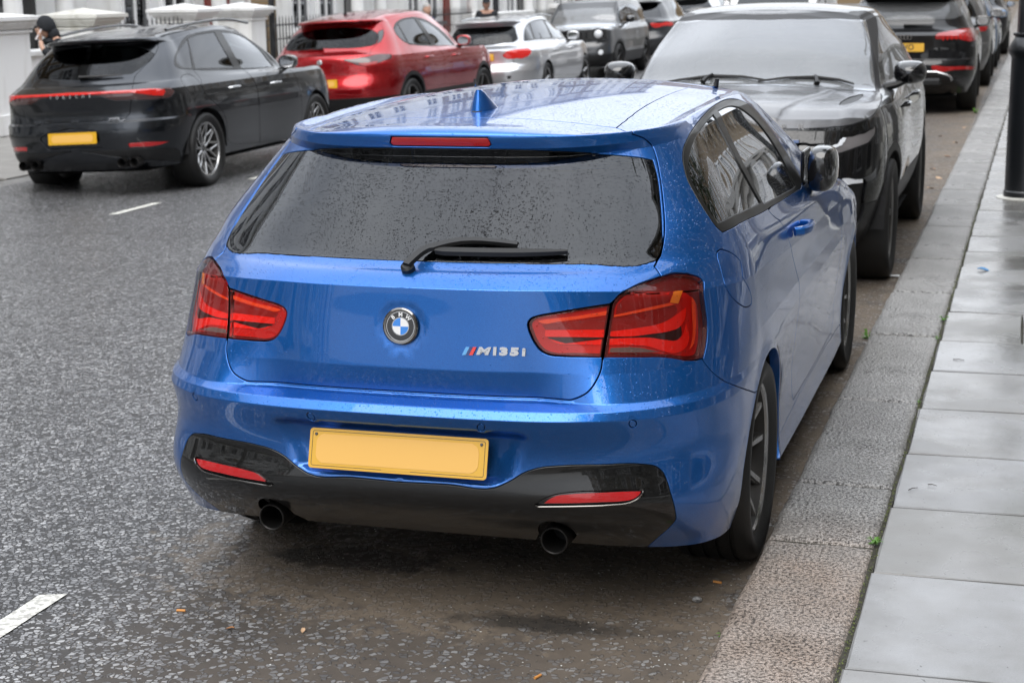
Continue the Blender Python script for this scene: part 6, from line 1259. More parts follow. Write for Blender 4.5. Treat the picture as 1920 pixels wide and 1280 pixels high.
SPEC['jag'] = dict(L=4.73, hw=.965, pose=(-7.46, 35.4, 0., 1, 0), ax=(.95, 3.82), wr=.37, rings=std_rings(4.73, .965,
    [(.16, .27, .09, .28, -.12, .25), (.06, .38, .04, .40, -.03, .34), (.0, .52, .01, .52, 0, .48), (0, .64, .0, .64, 0, .62), (.05, .74, 0, .74, -.01, .70, 1),
     (.08, .84, .004, .84, -.04, .80), (.06, 1.0, .02, .98, -.12, .90), (.07, 1.06, .04, 1.03, -.35, .98, 1)],
    dict(yr=.22, zr=1.13, w=[(.5, .78), (.9, .84), (2, .85), (3.0, .82), (3.4, .78)], z=[(.5, 1.14), (1.2, 1.12), (2.2, 1.08), (3.3, 1.04)], yf=3.45, zf=1.09, yc=.8, ycf=3.2),
    dict(yr=.72, zr=1.46, w=[(.9, .60), (1.4, .65), (2.2, .64), (2.7, .58)], z=[(.9, 1.46), (1.4, 1.53), (2.1, 1.55), (2.7, 1.48)], yf=2.55, zf=1.55, yc=1.05, ycf=2.6),
    ((.52, 1.50), (.50, 1.53)), (1.635, 1.9, .10, .06, .06)))
SPEC['evoque'] = dict(L=4.37, hw=.95, pose=(-.05, 5.21+4.37, -.005, 0, 1), ax=(.85, 3.51), wr=.365, rings=std_rings(4.37, .95,
    [(.16, .28, .10, .29, -.20, .24), (.06, .40, .05, .40, -.06, .34), (.02, .54, .015, .54, -.01, .50), (0, .66, .0, .66, 0, .66), (.03, .76, 0, .76, -.015, .76, 0),
     (.06, .86, .004, .86, -.045, .85, 1), (.06, .95, .012, .94, -.10, .945, 1), (.07, 1.02, .028, 1.00, -.155, 1.005, 1), (.11, 1.07, .05, 1.045, -.30, 1.045, 0)],
    dict(yr=.22, zr=1.18, w=[(.5, .78), (.9, .83), (2, .84), (2.8, .81), (3.2, .77)], z=[(.5, 1.22), (1.2, 1.18), (2.2, 1.12), (3.0, 1.09)], yf=3.14, zf=1.125, yc=.8, ycf=2.95),
    dict(yr=.48, zr=1.42, w=[(.7, .63), (1.4, .67), (2.0, .66), (2.5, .61)], z=[(.7, 1.42), (1.3, 1.50), (1.8, 1.53), (2.4, 1.50)], yf=2.42, zf=1.555, yc=.85, ycf=2.42),
    ((.25, 1.46), (.24, 1.49)), (1.625, 1.9, .12, .045, .05), nf=3.0, yf_off=.62))
def evoque_deform(p, a, b):
    x, y, z = p[..., 0], p[..., 1], p[..., 2].copy(); t_ = np.clip((4.25-y)/1.05, 0, 1); ax = np.abs(x)
    m = sstep(4.33, 4.20, y) if False else (1-sstep(4.16, 4.27, y))*sstep(3.08, 3.25, y)*sstep(.96, 1.02, z)
    ln = .34+.20*t_
    z = z+m*(.020*(1-sstep(ln-.030, ln+.006, ax))+.010*sstep(.66, .72, ax)*(1-sstep(.72, .84, ax)))
    return np.stack([x, y, z], -1)
SPEC['evoque']['deform'] = evoque_deform
SPEC['renegade'] = dict(L=4.24, hw=.90, pose=(-7.5, 29.9+4.24, 0, 1, 1), ax=(.82, 3.40), wr=.35, rings=std_rings(4.24, .90,
    [(.12, .28, .06, .30, -.14, .26), (.04, .38, .02, .40, -.03, .36), (.0, .52, .0, .52, 0, .50), (0, .66, .0, .66, -.01, .66), (.03, .76, 0, .76, -.05, .76, 1),
     (.04, .86, .004, .86, -.06, .86), (.05, .98, .012, .98, -.08, 1.0, 1), (.06, 1.03, .03, 1.02, -.12, 1.045, 1), (.07, 1.07, .05, 1.06, -.30, 1.06, 0)],
    dict(yr=.09, zr=1.12, w=[(.5, .79), (.9, .82), (2, .82), (2.8, .81), (3.2, .79)], z=[(.5, 1.13), (1.2, 1.12), (2.2, 1.10), (3.0, 1.09)], yf=3.10, zf=1.13, yc=.5, ycf=2.95),
    dict(yr=.25, zr=1.54, w=[(.5, .66), (1.4, .69), (2.0, .69), (2.5, .67)], z=[(.5, 1.55), (1.3, 1.57), (1.8, 1.58), (2.4, 1.56)], yf=2.62, zf=1.58, yc=.55, ycf=2.55),
    ((.16, 1.57), (.16, 1.60)), (1.66, 1.6, .03, .03, .05), n=3.6, nf=3.6, yf_off=.5))
# outlines of the other cars in their own surface coordinates
CAR_OUT = {"macan":{"glass_r":[[0.0,1.322],[0.072,1.322],[0.099,1.328],[0.171,1.333],[0.256,1.344],[0.328,1.35],[0.401,1.361],[0.473,1.366],[0.545,1.372],[0.617,1.372],[0.65,1.399],[0.677,1.421],[0.709,1.443],[0.736,1.471],[0.769,1.498],[0.795,1.525],[0.828,1.553],[0.854,1.591],[0.867,1.613],[0.88,1.63],[0.893,1.652],[0.906,1.674],[0.887,1.69],[0.874,1.712],[0.86,1.728],[0.847,1.745],[0.769,1.8],[0.683,1.827],[0.585,1.844],[0.48,1.86],[0.309,1.877],[0.105,1.893],[0.0,1.91],[0.0,1.91]],
"tailgate":[[0.0,0.494],[0.0,0.494],[0.072,0.499],[0.171,0.499],[0.263,0.499],[0.322,0.499],[0.381,0.494],[0.44,0.494],[0.493,0.505],[0.506,0.51],[0.525,0.516],[0.539,0.527],[0.552,0.538],[0.565,0.554],[0.571,0.571],[0.578,0.587],[0.585,0.604],[0.591,0.62],[0.598,0.642],[0.604,0.664],[0.611,0.691],[0.617,0.719],[0.624,0.746],[0.631,0.785],[0.637,0.829],[0.637,0.938],[0.644,1.185],[0.65,1.273],[0.657,1.322],[0.677,1.361],[0.696,1.388],[0.716,1.416],[0.736,1.443],[0.769,1.482],[0.808,1.514],[0.841,1.558],[0.88,1.608],[0.9,1.641],[0.92,1.674],[0.939,1.712],[0.959,1.75],[0.979,1.789],[0.992,1.833],[1.005,1.871],[1.018,1.91],[1.031,1.942],[1.031,1.959],[1.025,1.981],[1.012,2.008],[0.874,2.041],[0.742,2.085],[0.617,2.113],[0.493,2.129],[0.309,2.145],[0.099,2.145],[0.0,2.145]],
"strip":[[0.0,0.796],[0.072,0.796],[0.19,0.796],[0.309,0.79],[0.42,0.79],[0.525,0.79],[0.631,0.79],[0.696,0.79],[0.762,0.79],[0.834,0.796],[0.9,0.785],[0.926,0.785],[0.952,0.779],[0.979,0.779],[1.012,0.774],[1.025,0.763],[1.038,0.752],[1.051,0.741],[1.058,0.735],[1.051,0.719],[1.038,0.708],[1.018,0.691],[1.005,0.68],[0.972,0.669],[0.939,0.664],[0.906,0.664],[0.874,0.664],[0.808,0.658],[0.742,0.658],[0.677,0.658],[0.617,0.664],[0.565,0.664],[0.512,0.664],[0.453,0.664],[0.407,0.68],[0.388,0.686],[0.374,0.697],[0.361,0.708],[0.342,0.719],[0.197,0.746],[0.026,0.752],[0.0,0.752]],
"red":[[0.0,0.785],[0.079,0.785],[0.197,0.779],[0.309,0.779],[0.42,0.779],[0.525,0.779],[0.631,0.779],[0.683,0.779],[0.736,0.779],[0.788,0.779],[0.841,0.774],[0.867,0.768],[0.887,0.763],[0.913,0.757],[0.939,0.757],[0.939,0.752],[0.939,0.741],[0.946,0.741],[0.946,0.735],[0.913,0.691],[0.821,0.697],[0.716,0.724],[0.624,0.741],[0.525,0.741],[0.42,0.746],[0.315,0.746],[0.204,0.746],[0.092,0.746],[0.0,0.746]],
"grey":[[0.381,0.719],[0.388,0.735],[0.453,0.735],[0.545,0.73],[0.624,0.73],[0.69,0.724],[0.749,0.713],[0.815,0.713],[0.887,0.724],[0.906,0.73],[0.926,0.741],[0.946,0.752],[0.972,0.757],[0.979,0.752],[0.985,0.741],[0.992,0.735],[0.998,0.73],[0.992,0.719],[0.972,0.702],[0.952,0.691],[0.933,0.68],[0.854,0.653],[0.775,0.653],[0.696,0.669],[0.617,0.675],[0.571,0.675],[0.519,0.675],[0.473,0.675],[0.427,0.691],[0.414,0.697],[0.401,0.702],[0.388,0.713]],
"trim":[[1.182,1.438],[1.176,1.454],[1.182,1.476],[1.182,1.492],[1.189,1.514],[1.209,1.564],[1.248,1.619],[1.307,1.668],[1.379,1.723],[1.445,1.761],[1.524,1.8],[1.609,1.833],[1.695,1.855],[1.754,1.871],[1.82,1.882],[1.885,1.888],[1.957,1.899],[2.056,1.899],[2.168,1.899],[2.266,1.893],[2.378,1.888],[2.542,1.888],[2.706,1.882],[2.884,1.882],[3.054,1.877],[3.232,1.871],[3.429,1.871],[3.632,1.871],[3.849,1.871],[4.086,1.877],[4.302,1.877],[4.506,1.877],[4.552,1.849],[4.559,1.811],[4.565,1.772],[4.572,1.739],[4.578,1.701],[4.585,1.668],[4.591,1.635],[4.559,1.597],[4.493,1.547],[4.467,1.503],[4.434,1.46],[4.388,1.416],[4.316,1.361],[4.013,1.35],[3.731,1.333],[3.475,1.322],[3.245,1.317],[2.956,1.317],[2.66,1.317],[2.384,1.328],[2.109,1.333],[1.931,1.339],[1.767,1.339],[1.609,1.344],[1.465,1.355],[1.412,1.361],[1.36,1.366],[1.307,1.372],[1.261,1.388],[1.235,1.399],[1.215,1.41],[1.195,1.421]],
"w1":[[1.235,1.492],[1.241,1.536],[1.281,1.591],[1.347,1.652],[1.419,1.701],[1.504,1.745],[1.609,1.778],[1.728,1.816],[1.846,1.849],[1.747,1.728],[1.662,1.608],[1.609,1.487],[1.583,1.377],[1.524,1.377],[1.465,1.383],[1.406,1.388],[1.353,1.399],[1.314,1.421],[1.281,1.443],[1.255,1.471]],
"w2":[[1.892,1.855],[1.997,1.86],[2.109,1.86],[2.22,1.866],[2.332,1.866],[2.476,1.86],[2.634,1.86],[2.792,1.855],[2.962,1.855],[2.857,1.717],[2.785,1.58],[2.779,1.465],[2.779,1.344],[2.47,1.35],[2.168,1.355],[1.898,1.361],[1.649,1.366],[1.668,1.482],[1.714,1.602],[1.793,1.734]],
"w3":[[3.278,1.849],[3.422,1.844],[3.573,1.838],[3.751,1.838],[3.908,1.833],[4.066,1.827],[4.23,1.822],[4.342,1.805],[4.434,1.789],[4.454,1.756],[4.44,1.717],[4.427,1.679],[4.394,1.635],[4.362,1.591],[4.322,1.547],[4.302,1.509],[4.283,1.471],[4.283,1.449],[4.289,1.427],[4.276,1.399],[4.27,1.372],[4.079,1.361],[3.902,1.35],[3.731,1.339],[3.58,1.333],[3.442,1.333],[3.291,1.328],[3.159,1.328],[3.035,1.333],[3.041,1.454],[3.068,1.575],[3.159,1.712]],
"door1":[[1.57,1.344],[1.596,1.295],[1.616,1.229],[1.622,1.048],[1.616,0.851],[1.596,0.785],[1.583,0.741],[1.583,0.713],[1.59,0.68],[1.616,0.653],[1.655,0.631],[1.695,0.609],[1.734,0.582],[1.774,0.56],[1.82,0.532],[1.865,0.51],[1.898,0.483],[1.925,0.455],[1.944,0.428],[1.971,0.395],[1.984,0.368],[1.997,0.307],[1.997,0.241],[2.017,0.181],[2.089,0.132],[2.128,0.121],[2.181,0.11],[2.233,0.099],[2.286,0.088],[2.437,0.071],[2.595,0.06],[2.746,0.055],[2.903,0.044],[2.831,0.159],[2.805,0.263],[2.792,0.357],[2.785,0.455],[2.792,0.51],[2.805,0.565],[2.811,0.626],[2.798,0.675],[2.765,0.724],[2.719,0.779],[2.719,0.911],[3.041,1.3],[2.805,1.306],[2.562,1.306],[2.325,1.311],[2.095,1.317],[1.951,1.322],[1.82,1.328],[1.695,1.339]],
"door2":[[3.074,1.3],[2.765,0.944],[2.733,0.774],[2.779,0.724],[2.811,0.675],[2.824,0.626],[2.818,0.565],[2.805,0.51],[2.798,0.45],[2.805,0.357],[2.818,0.263],[2.851,0.159],[2.923,0.044],[3.035,0.038],[3.153,0.027],[3.265,0.022],[3.383,0.016],[3.527,0.016],[3.692,0.011],[3.849,0.011],[4.013,0.011],[3.967,0.093],[3.935,0.181],[3.928,0.258],[3.921,0.329],[3.915,0.401],[3.908,0.472],[3.902,0.543],[3.882,0.609],[3.862,0.653],[3.849,0.702],[3.816,0.741],[3.784,0.785],[3.757,0.807],[3.77,0.883],[3.843,0.977],[3.836,1.004],[4.224,1.333],[3.803,1.322],[3.429,1.311]],
"flap":[[1.255,1.213],[1.281,1.229],[1.314,1.246],[1.353,1.251],[1.386,1.257],[1.425,1.251],[1.465,1.235],[1.491,1.207],[1.517,1.158],[1.544,1.01],[1.55,0.878],[1.557,0.818],[1.557,0.779],[1.563,0.752],[1.57,0.724],[1.57,0.702],[1.557,0.68],[1.53,0.669],[1.491,0.664],[1.445,0.658],[1.406,0.658],[1.366,0.669],[1.327,0.686],[1.294,0.713],[1.268,0.735],[1.241,0.774],[1.235,0.851],[1.241,1.032]],
"refl":[[0.532,0.269],[0.565,0.274],[0.598,0.274],[0.631,0.274],[0.663,0.274],[0.729,0.274],[0.788,0.269],[0.854,0.263],[0.933,0.258],[0.9,0.252],[0.88,0.247],[0.854,0.241],[0.828,0.236],[0.755,0.23],[0.69,0.23],[0.617,0.236],[0.545,0.236],[0.545,0.247],[0.539,0.252],[0.539,0.263]],
"plate_rec":[[0.0,0.444],[0.033,0.444],[0.171,0.417],[0.197,0.417],[0.223,0.412],[0.25,0.406],[0.276,0.401],[0.296,0.39],[0.315,0.384],[0.335,0.368],[0.342,0.357],[0.342,0.329],[0.322,0.302],[0.302,0.274],[0.282,0.247],[0.177,0.247],[0.059,0.252],[0.0,0.252]],
"dark_low":[[0.033,0.225],[0.138,0.219],[0.23,0.219],[0.315,0.214],[0.394,0.214],[0.48,0.214],[0.525,0.214],[0.571,0.219],[0.617,0.219],[0.663,0.219],[0.683,0.214],[0.709,0.209],[0.736,0.209],[0.762,0.203],[0.828,0.198],[0.913,0.198],[0.998,0.181],[1.064,0.148],[1.084,0.115],[1.104,0.071],[1.123,0.022]]},"stelvio":{"glass_r":[[0.0,1.374],[0.02,1.374],[0.104,1.363],[0.182,1.363],[0.267,1.357],[0.351,1.352],[0.436,1.346],[0.514,1.346],[0.572,1.346],[0.624,1.346],[0.683,1.352],[0.741,1.357],[0.761,1.363],[0.787,1.368],[0.807,1.379],[0.833,1.385],[0.846,1.412],[0.859,1.439],[0.872,1.467],[0.885,1.494],[0.891,1.522],[0.898,1.543],[0.898,1.571],[0.898,1.598],[0.891,1.625],[0.878,1.658],[0.852,1.68],[0.833,1.708],[0.787,1.746],[0.728,1.768],[0.67,1.784],[0.605,1.801],[0.468,1.833],[0.312,1.85],[0.156,1.855],[0.0,1.855],[0.0,1.855]],
"spoil_side":[[0.911,1.653],[0.943,1.669],[0.982,1.686],[1.021,1.697],[1.047,1.691],[1.047,1.669],[1.034,1.636],[1.021,1.593],[1.002,1.554],[0.989,1.527],[0.976,1.494],[0.956,1.467],[0.937,1.439],[0.917,1.423],[0.891,1.407],[0.872,1.396],[0.852,1.379],[0.859,1.407],[0.872,1.439],[0.885,1.467],[0.891,1.494],[0.898,1.527],[0.904,1.571],[0.904,1.609]],
"light":[[0.345,0.728],[0.364,0.739],[0.397,0.739],[0.442,0.739],[0.488,0.744],[0.54,0.75],[0.592,0.761],[0.644,0.766],[0.702,0.777],[0.735,0.788],[0.767,0.794],[0.8,0.81],[0.833,0.843],[0.891,0.87],[0.943,0.859],[1.008,0.848],[1.08,0.837],[1.073,0.799],[1.073,0.788],[1.073,0.777],[1.067,0.766],[1.034,0.744],[0.982,0.733],[0.93,0.722],[0.885,0.711],[0.859,0.701],[0.826,0.69],[0.807,0.684],[0.78,0.673],[0.754,0.662],[0.728,0.651],[0.709,0.646],[0.683,0.64],[0.657,0.635],[0.624,0.64],[0.598,0.64],[0.572,0.646],[0.54,0.651],[0.507,0.662],[0.475,0.673],[0.449,0.684],[0.416,0.695],[0.384,0.706],[0.358,0.717]],
"light_red":[[0.546,0.668],[0.553,0.679],[0.585,0.679],[0.631,0.684],[0.67,0.684],[0.709,0.695],[0.754,0.701],[0.794,0.706],[0.8,0.695],[0.794,0.69],[0.787,0.684],[0.774,0.673],[0.767,0.668],[0.748,0.657],[0.722,0.651],[0.702,0.646],[0.676,0.64],[0.65,0.64],[0.624,0.64],[0.598,0.646],[0.572,0.651],[0.566,0.657],[0.559,0.657],[0.553,0.662]],
"tailgate":[[0.0,0.339],[0.039,0.339],[0.072,0.334],[0.15,0.334],[0.247,0.328],[0.332,0.323],[0.39,0.317],[0.449,0.312],[0.507,0.306],[0.559,0.317],[0.579,0.323],[0.592,0.334],[0.611,0.339],[0.624,0.35],[0.644,0.383],[0.65,0.427],[0.644,0.476],[0.65,0.514],[0.65,0.547],[0.657,0.58],[0.663,0.608],[0.67,0.64],[0.676,0.673],[0.683,0.711],[0.696,0.75],[0.715,0.794],[0.722,0.914],[0.735,1.111],[0.748,1.215],[0.761,1.281],[0.78,1.308],[0.807,1.335],[0.826,1.357],[0.852,1.379],[0.885,1.412],[0.917,1.439],[0.95,1.472],[0.982,1.511],[1.008,1.554],[1.028,1.609],[1.047,1.669],[1.054,1.719],[1.047,1.757],[1.034,1.795],[1.015,1.828],[0.995,1.861],[0.865,1.894],[0.748,1.921],[0.631,1.943],[0.533,1.954],[0.364,1.965],[0.156,1.965],[0.0,1.965],[0.0,1.965]],
"trim":[[1.424,1.691],[1.463,1.724],[1.515,1.751],[1.581,1.779],[1.646,1.801],[1.717,1.817],[1.795,1.828],[1.873,1.833],[1.958,1.844],[2.094,1.85],[2.231,1.85],[2.374,1.85],[2.517,1.844],[2.66,1.844],[2.803,1.839],[2.946,1.833],[3.076,1.823],[3.213,1.812],[3.35,1.801],[3.473,1.784],[3.59,1.768],[3.72,1.746],[3.831,1.719],[3.935,1.691],[4.033,1.664],[4.104,1.625],[4.143,1.582],[4.202,1.543],[4.247,1.505],[4.293,1.467],[4.312,1.423],[4.325,1.379],[4.299,1.319],[3.909,1.308],[3.564,1.297],[3.239,1.286],[2.959,1.292],[2.706,1.292],[2.472,1.303],[2.231,1.308],[2.016,1.324],[1.932,1.33],[1.847,1.335],[1.769,1.341],[1.704,1.357],[1.62,1.379],[1.554,1.418],[1.496,1.456],[1.45,1.5],[1.418,1.543],[1.398,1.593],[1.398,1.642]],
"w1":[[1.463,1.669],[1.509,1.697],[1.574,1.719],[1.646,1.746],[1.717,1.768],[1.704,1.658],[1.704,1.554],[1.73,1.461],[1.756,1.368],[1.698,1.396],[1.633,1.423],[1.574,1.45],[1.528,1.483],[1.489,1.527],[1.45,1.571],[1.444,1.625]],
"w2":[[1.763,1.779],[1.886,1.795],[2.003,1.806],[2.14,1.823],[2.263,1.828],[2.4,1.828],[2.537,1.823],[2.673,1.817],[2.81,1.812],[2.784,1.68],[2.784,1.554],[2.836,1.445],[2.888,1.33],[2.693,1.335],[2.478,1.335],[2.283,1.341],[2.088,1.346],[2.016,1.352],[1.945,1.357],[1.873,1.363],[1.808,1.368],[1.776,1.461],[1.75,1.56],[1.75,1.669]],
"w3":[[3.063,1.801],[3.155,1.779],[3.259,1.762],[3.363,1.746],[3.467,1.729],[3.597,1.708],[3.688,1.675],[3.792,1.647],[3.863,1.615],[3.922,1.571],[3.981,1.532],[4.039,1.494],[4.091,1.456],[4.124,1.428],[4.156,1.401],[4.176,1.368],[4.176,1.33],[3.896,1.324],[3.636,1.319],[3.389,1.314],[3.155,1.308],[3.115,1.434],[3.057,1.543],[3.044,1.669]],
"door1":[[1.73,1.33],[1.756,1.259],[1.763,1.133],[1.743,0.865],[1.743,0.766],[1.743,0.728],[1.73,0.684],[1.737,0.64],[1.756,0.602],[1.802,0.569],[1.867,0.536],[1.938,0.504],[1.99,0.471],[2.01,0.438],[2.023,0.4],[2.036,0.372],[2.068,0.345],[2.185,0.317],[2.354,0.306],[2.543,0.306],[2.725,0.306],[2.725,0.367],[2.725,0.427],[2.738,0.493],[2.751,0.553],[2.764,0.597],[2.777,0.635],[2.79,0.679],[2.79,0.717],[2.771,0.755],[2.725,0.794],[2.829,1.007],[3.011,1.253],[2.712,1.292],[2.368,1.314],[2.029,1.324]],
"door2":[[3.05,1.259],[2.94,1.089],[2.745,0.788],[2.79,0.755],[2.816,0.717],[2.816,0.679],[2.797,0.635],[2.784,0.591],[2.771,0.553],[2.758,0.487],[2.751,0.427],[2.745,0.367],[2.751,0.301],[3.024,0.296],[3.291,0.285],[3.564,0.279],[3.844,0.268],[3.85,0.328],[3.87,0.383],[3.883,0.438],[3.883,0.493],[3.876,0.536],[3.863,0.586],[3.844,0.624],[3.811,0.668],[3.792,0.701],[3.759,0.733],[3.727,0.761],[3.681,0.783],[3.616,0.794],[3.597,0.843],[3.61,0.919],[3.662,1.018],[3.668,1.166],[3.525,1.231],[3.304,1.253]]},"merc":{"glass_r":[[0.0,1.299],[0.013,1.299],[0.122,1.294],[0.225,1.299],[0.328,1.315],[0.431,1.331],[0.508,1.331],[0.585,1.326],[0.656,1.331],[0.72,1.363],[0.733,1.374],[0.746,1.385],[0.759,1.396],[0.772,1.406],[0.772,1.444],[0.778,1.482],[0.778,1.519],[0.785,1.562],[0.791,1.605],[0.798,1.653],[0.804,1.696],[0.791,1.728],[0.785,1.745],[0.772,1.75],[0.759,1.761],[0.746,1.771],[0.637,1.777],[0.527,1.777],[0.412,1.777],[0.296,1.777],[0.109,1.777],[0.0,1.777]],
"light":[[0.399,0.596],[0.405,0.612],[0.418,0.628],[0.437,0.639],[0.457,0.655],[0.489,0.671],[0.527,0.682],[0.566,0.687],[0.605,0.698],[0.643,0.703],[0.675,0.709],[0.714,0.714],[0.753,0.719],[0.791,0.719],[0.836,0.73],[0.881,0.73],[0.907,0.709],[0.913,0.698],[0.926,0.687],[0.926,0.671],[0.926,0.66],[0.913,0.644],[0.894,0.628],[0.875,0.612],[0.849,0.596],[0.83,0.585],[0.804,0.574],[0.778,0.569],[0.759,0.564],[0.714,0.553],[0.675,0.553],[0.63,0.558],[0.592,0.558],[0.553,0.553],[0.508,0.553],[0.476,0.553],[0.444,0.564],[0.431,0.569],[0.418,0.58],[0.405,0.585]],
"tailgate":[[0.0,0.386],[0.257,0.386],[0.283,0.381],[0.334,0.376],[0.399,0.376],[0.45,0.381],[0.47,0.386],[0.489,0.397],[0.508,0.408],[0.527,0.419],[0.54,0.44],[0.553,0.467],[0.56,0.494],[0.566,0.515],[0.572,0.537],[0.572,0.564],[0.579,0.585],[0.585,0.612],[0.598,0.644],[0.611,0.682],[0.637,0.73],[0.663,0.923],[0.688,1.202],[0.714,1.278],[0.74,1.321],[0.759,1.353],[0.772,1.39],[0.785,1.422],[0.798,1.46],[0.81,1.498],[0.817,1.541],[0.823,1.584],[0.83,1.632],[0.83,1.675],[0.83,1.702],[0.823,1.728],[0.817,1.755],[0.81,1.777],[0.688,1.788],[0.56,1.798],[0.431,1.809],[0.302,1.814],[0.109,1.809],[0.0,1.809]],
"trim":[[0.881,1.337],[0.901,1.38],[0.913,1.422],[0.933,1.46],[0.958,1.503],[0.991,1.557],[1.042,1.616],[1.119,1.675],[1.241,1.728],[1.37,1.755],[1.499,1.777],[1.634,1.793],[1.769,1.804],[1.917,1.814],[2.071,1.82],[2.232,1.825],[2.393,1.825],[2.605,1.825],[2.83,1.825],[3.055,1.82],[3.281,1.814],[3.531,1.804],[3.795,1.793],[4.065,1.782],[4.445,1.788],[4.483,1.745],[4.496,1.696],[4.509,1.643],[4.522,1.594],[4.548,1.535],[4.567,1.482],[4.58,1.428],[4.586,1.369],[4.593,1.342],[4.599,1.31],[4.606,1.267],[4.625,1.224],[4.464,1.31],[4.091,1.326],[3.699,1.331],[3.351,1.337],[2.94,1.337],[2.534,1.337],[2.142,1.331],[1.808,1.331],[1.492,1.331],[1.196,1.326],[1.01,1.331]],
"w1":[[0.907,1.353],[0.926,1.39],[0.939,1.428],[0.958,1.465],[0.978,1.503],[1.016,1.557],[1.061,1.61],[1.132,1.664],[1.248,1.712],[1.364,1.739],[1.467,1.755],[1.576,1.771],[1.692,1.788],[1.563,1.68],[1.454,1.567],[1.377,1.46],[1.325,1.358],[1.171,1.358],[1.061,1.358],[0.978,1.353]],
"w2":[[1.833,1.798],[1.891,1.804],[1.955,1.809],[2.02,1.814],[2.071,1.814],[2.271,1.771],[2.142,1.648],[1.923,1.482],[1.827,1.347],[1.717,1.353],[1.602,1.353],[1.499,1.353],[1.396,1.353],[1.454,1.46],[1.537,1.567],[1.666,1.686]],
"w3":[[2.155,1.814],[2.284,1.814],[2.419,1.814],[2.567,1.814],[2.708,1.814],[2.843,1.809],[2.972,1.804],[3.113,1.798],[3.274,1.798],[3.107,1.68],[2.953,1.562],[2.869,1.455],[2.83,1.353],[2.599,1.353],[2.361,1.353],[2.129,1.347],[1.923,1.347],[1.923,1.455],[1.955,1.567],[2.039,1.691]],
"w4":[[3.48,1.793],[3.628,1.777],[3.802,1.761],[4.001,1.75],[4.207,1.739],[4.464,1.723],[4.503,1.675],[4.516,1.621],[4.535,1.567],[4.554,1.508],[4.574,1.449],[4.58,1.396],[4.593,1.331],[4.239,1.353],[3.789,1.353],[3.383,1.353],[3.017,1.353],[3.023,1.449],[3.1,1.557],[3.236,1.669]],
"door1":[[1.737,1.331],[1.763,1.272],[1.775,1.186],[1.756,0.955],[1.711,0.741],[1.692,0.687],[1.666,0.639],[1.653,0.596],[1.666,0.558],[1.705,0.515],[1.75,0.467],[1.801,0.424],[1.846,0.381],[1.878,0.338],[1.904,0.301],[1.949,0.258],[2.026,0.231],[2.181,0.204],[2.374,0.199],[2.599,0.193],[2.817,0.183],[2.798,0.274],[2.811,0.36],[2.837,0.446],[2.837,0.531],[2.824,0.569],[2.817,0.601],[2.811,0.639],[2.792,0.676],[2.753,0.735],[2.76,0.939],[2.959,1.245],[2.882,1.321],[2.586,1.326],[2.271,1.326],[1.988,1.326]],
"door2":[[2.914,1.321],[3.01,1.251],[2.978,1.09],[2.792,0.741],[2.824,0.676],[2.837,0.639],[2.843,0.601],[2.85,0.564],[2.862,0.531],[2.862,0.446],[2.843,0.36],[2.824,0.274],[2.85,0.183],[3.203,0.161],[3.564,0.14],[3.962,0.113],[4.496,0.086],[4.471,0.145],[4.426,0.209],[4.406,0.268],[4.387,0.327],[4.381,0.381],[4.387,0.435],[4.368,0.488],[4.303,0.537],[4.11,0.601],[3.872,0.666],[3.654,0.725],[3.699,0.955],[3.962,1.229],[3.744,1.299],[3.345,1.315]],
"tow":[[0.444,0.295],[0.444,0.295],[0.45,0.301],[0.45,0.301],[0.45,0.301],[0.47,0.301],[0.482,0.301],[0.495,0.301],[0.508,0.301],[0.508,0.29],[0.508,0.279],[0.508,0.268],[0.508,0.263],[0.495,0.258],[0.482,0.252],[0.47,0.252],[0.457,0.247],[0.457,0.258],[0.45,0.274],[0.45,0.284]]},"audi":{"glass_r":[[0.0,1.488],[0.006,1.488],[0.136,1.488],[0.259,1.488],[0.395,1.494],[0.524,1.494],[0.602,1.494],[0.68,1.488],[0.764,1.488],[0.861,1.505],[0.906,1.516],[0.952,1.527],[1.016,1.544],[1.094,1.561],[1.152,1.611],[1.243,1.656],[1.437,1.695],[1.573,1.734],[1.729,1.785],[1.916,1.829],[2.078,1.869],[2.162,1.885],[0.0,1.885]],
"light":[[0.401,0.733],[0.401,0.738],[0.401,0.75],[0.408,0.755],[0.414,0.766],[0.447,0.794],[0.486,0.811],[0.531,0.839],[0.576,0.873],[0.647,0.979],[0.725,1.147],[0.803,1.208],[0.9,1.248],[0.978,1.264],[1.088,1.27],[1.405,1.259],[1.813,1.259],[2.026,1.253],[2.188,1.231],[2.318,1.197],[2.499,1.069],[2.985,0.822],[2.907,0.766],[2.693,0.716],[1.457,0.705],[1.088,0.705],[1.01,0.694],[0.965,0.688],[0.926,0.683],[0.868,0.683],[0.816,0.694],[0.764,0.699],[0.725,0.711],[0.641,0.711],[0.563,0.711],[0.486,0.705],[0.408,0.705],[0.408,0.711],[0.401,0.716],[0.401,0.722]],
"low_light":[[0.343,0.38],[0.356,0.397],[0.408,0.397],[0.466,0.386],[0.524,0.38],[0.615,0.38],[0.719,0.38],[0.842,0.375],[1.062,0.364],[1.068,0.352],[1.075,0.341],[1.081,0.33],[1.088,0.319],[0.893,0.324],[0.79,0.33],[0.706,0.33],[0.634,0.33],[0.557,0.319],[0.479,0.302],[0.414,0.297],[0.363,0.324],[0.356,0.341],[0.35,0.352],[0.343,0.369]],
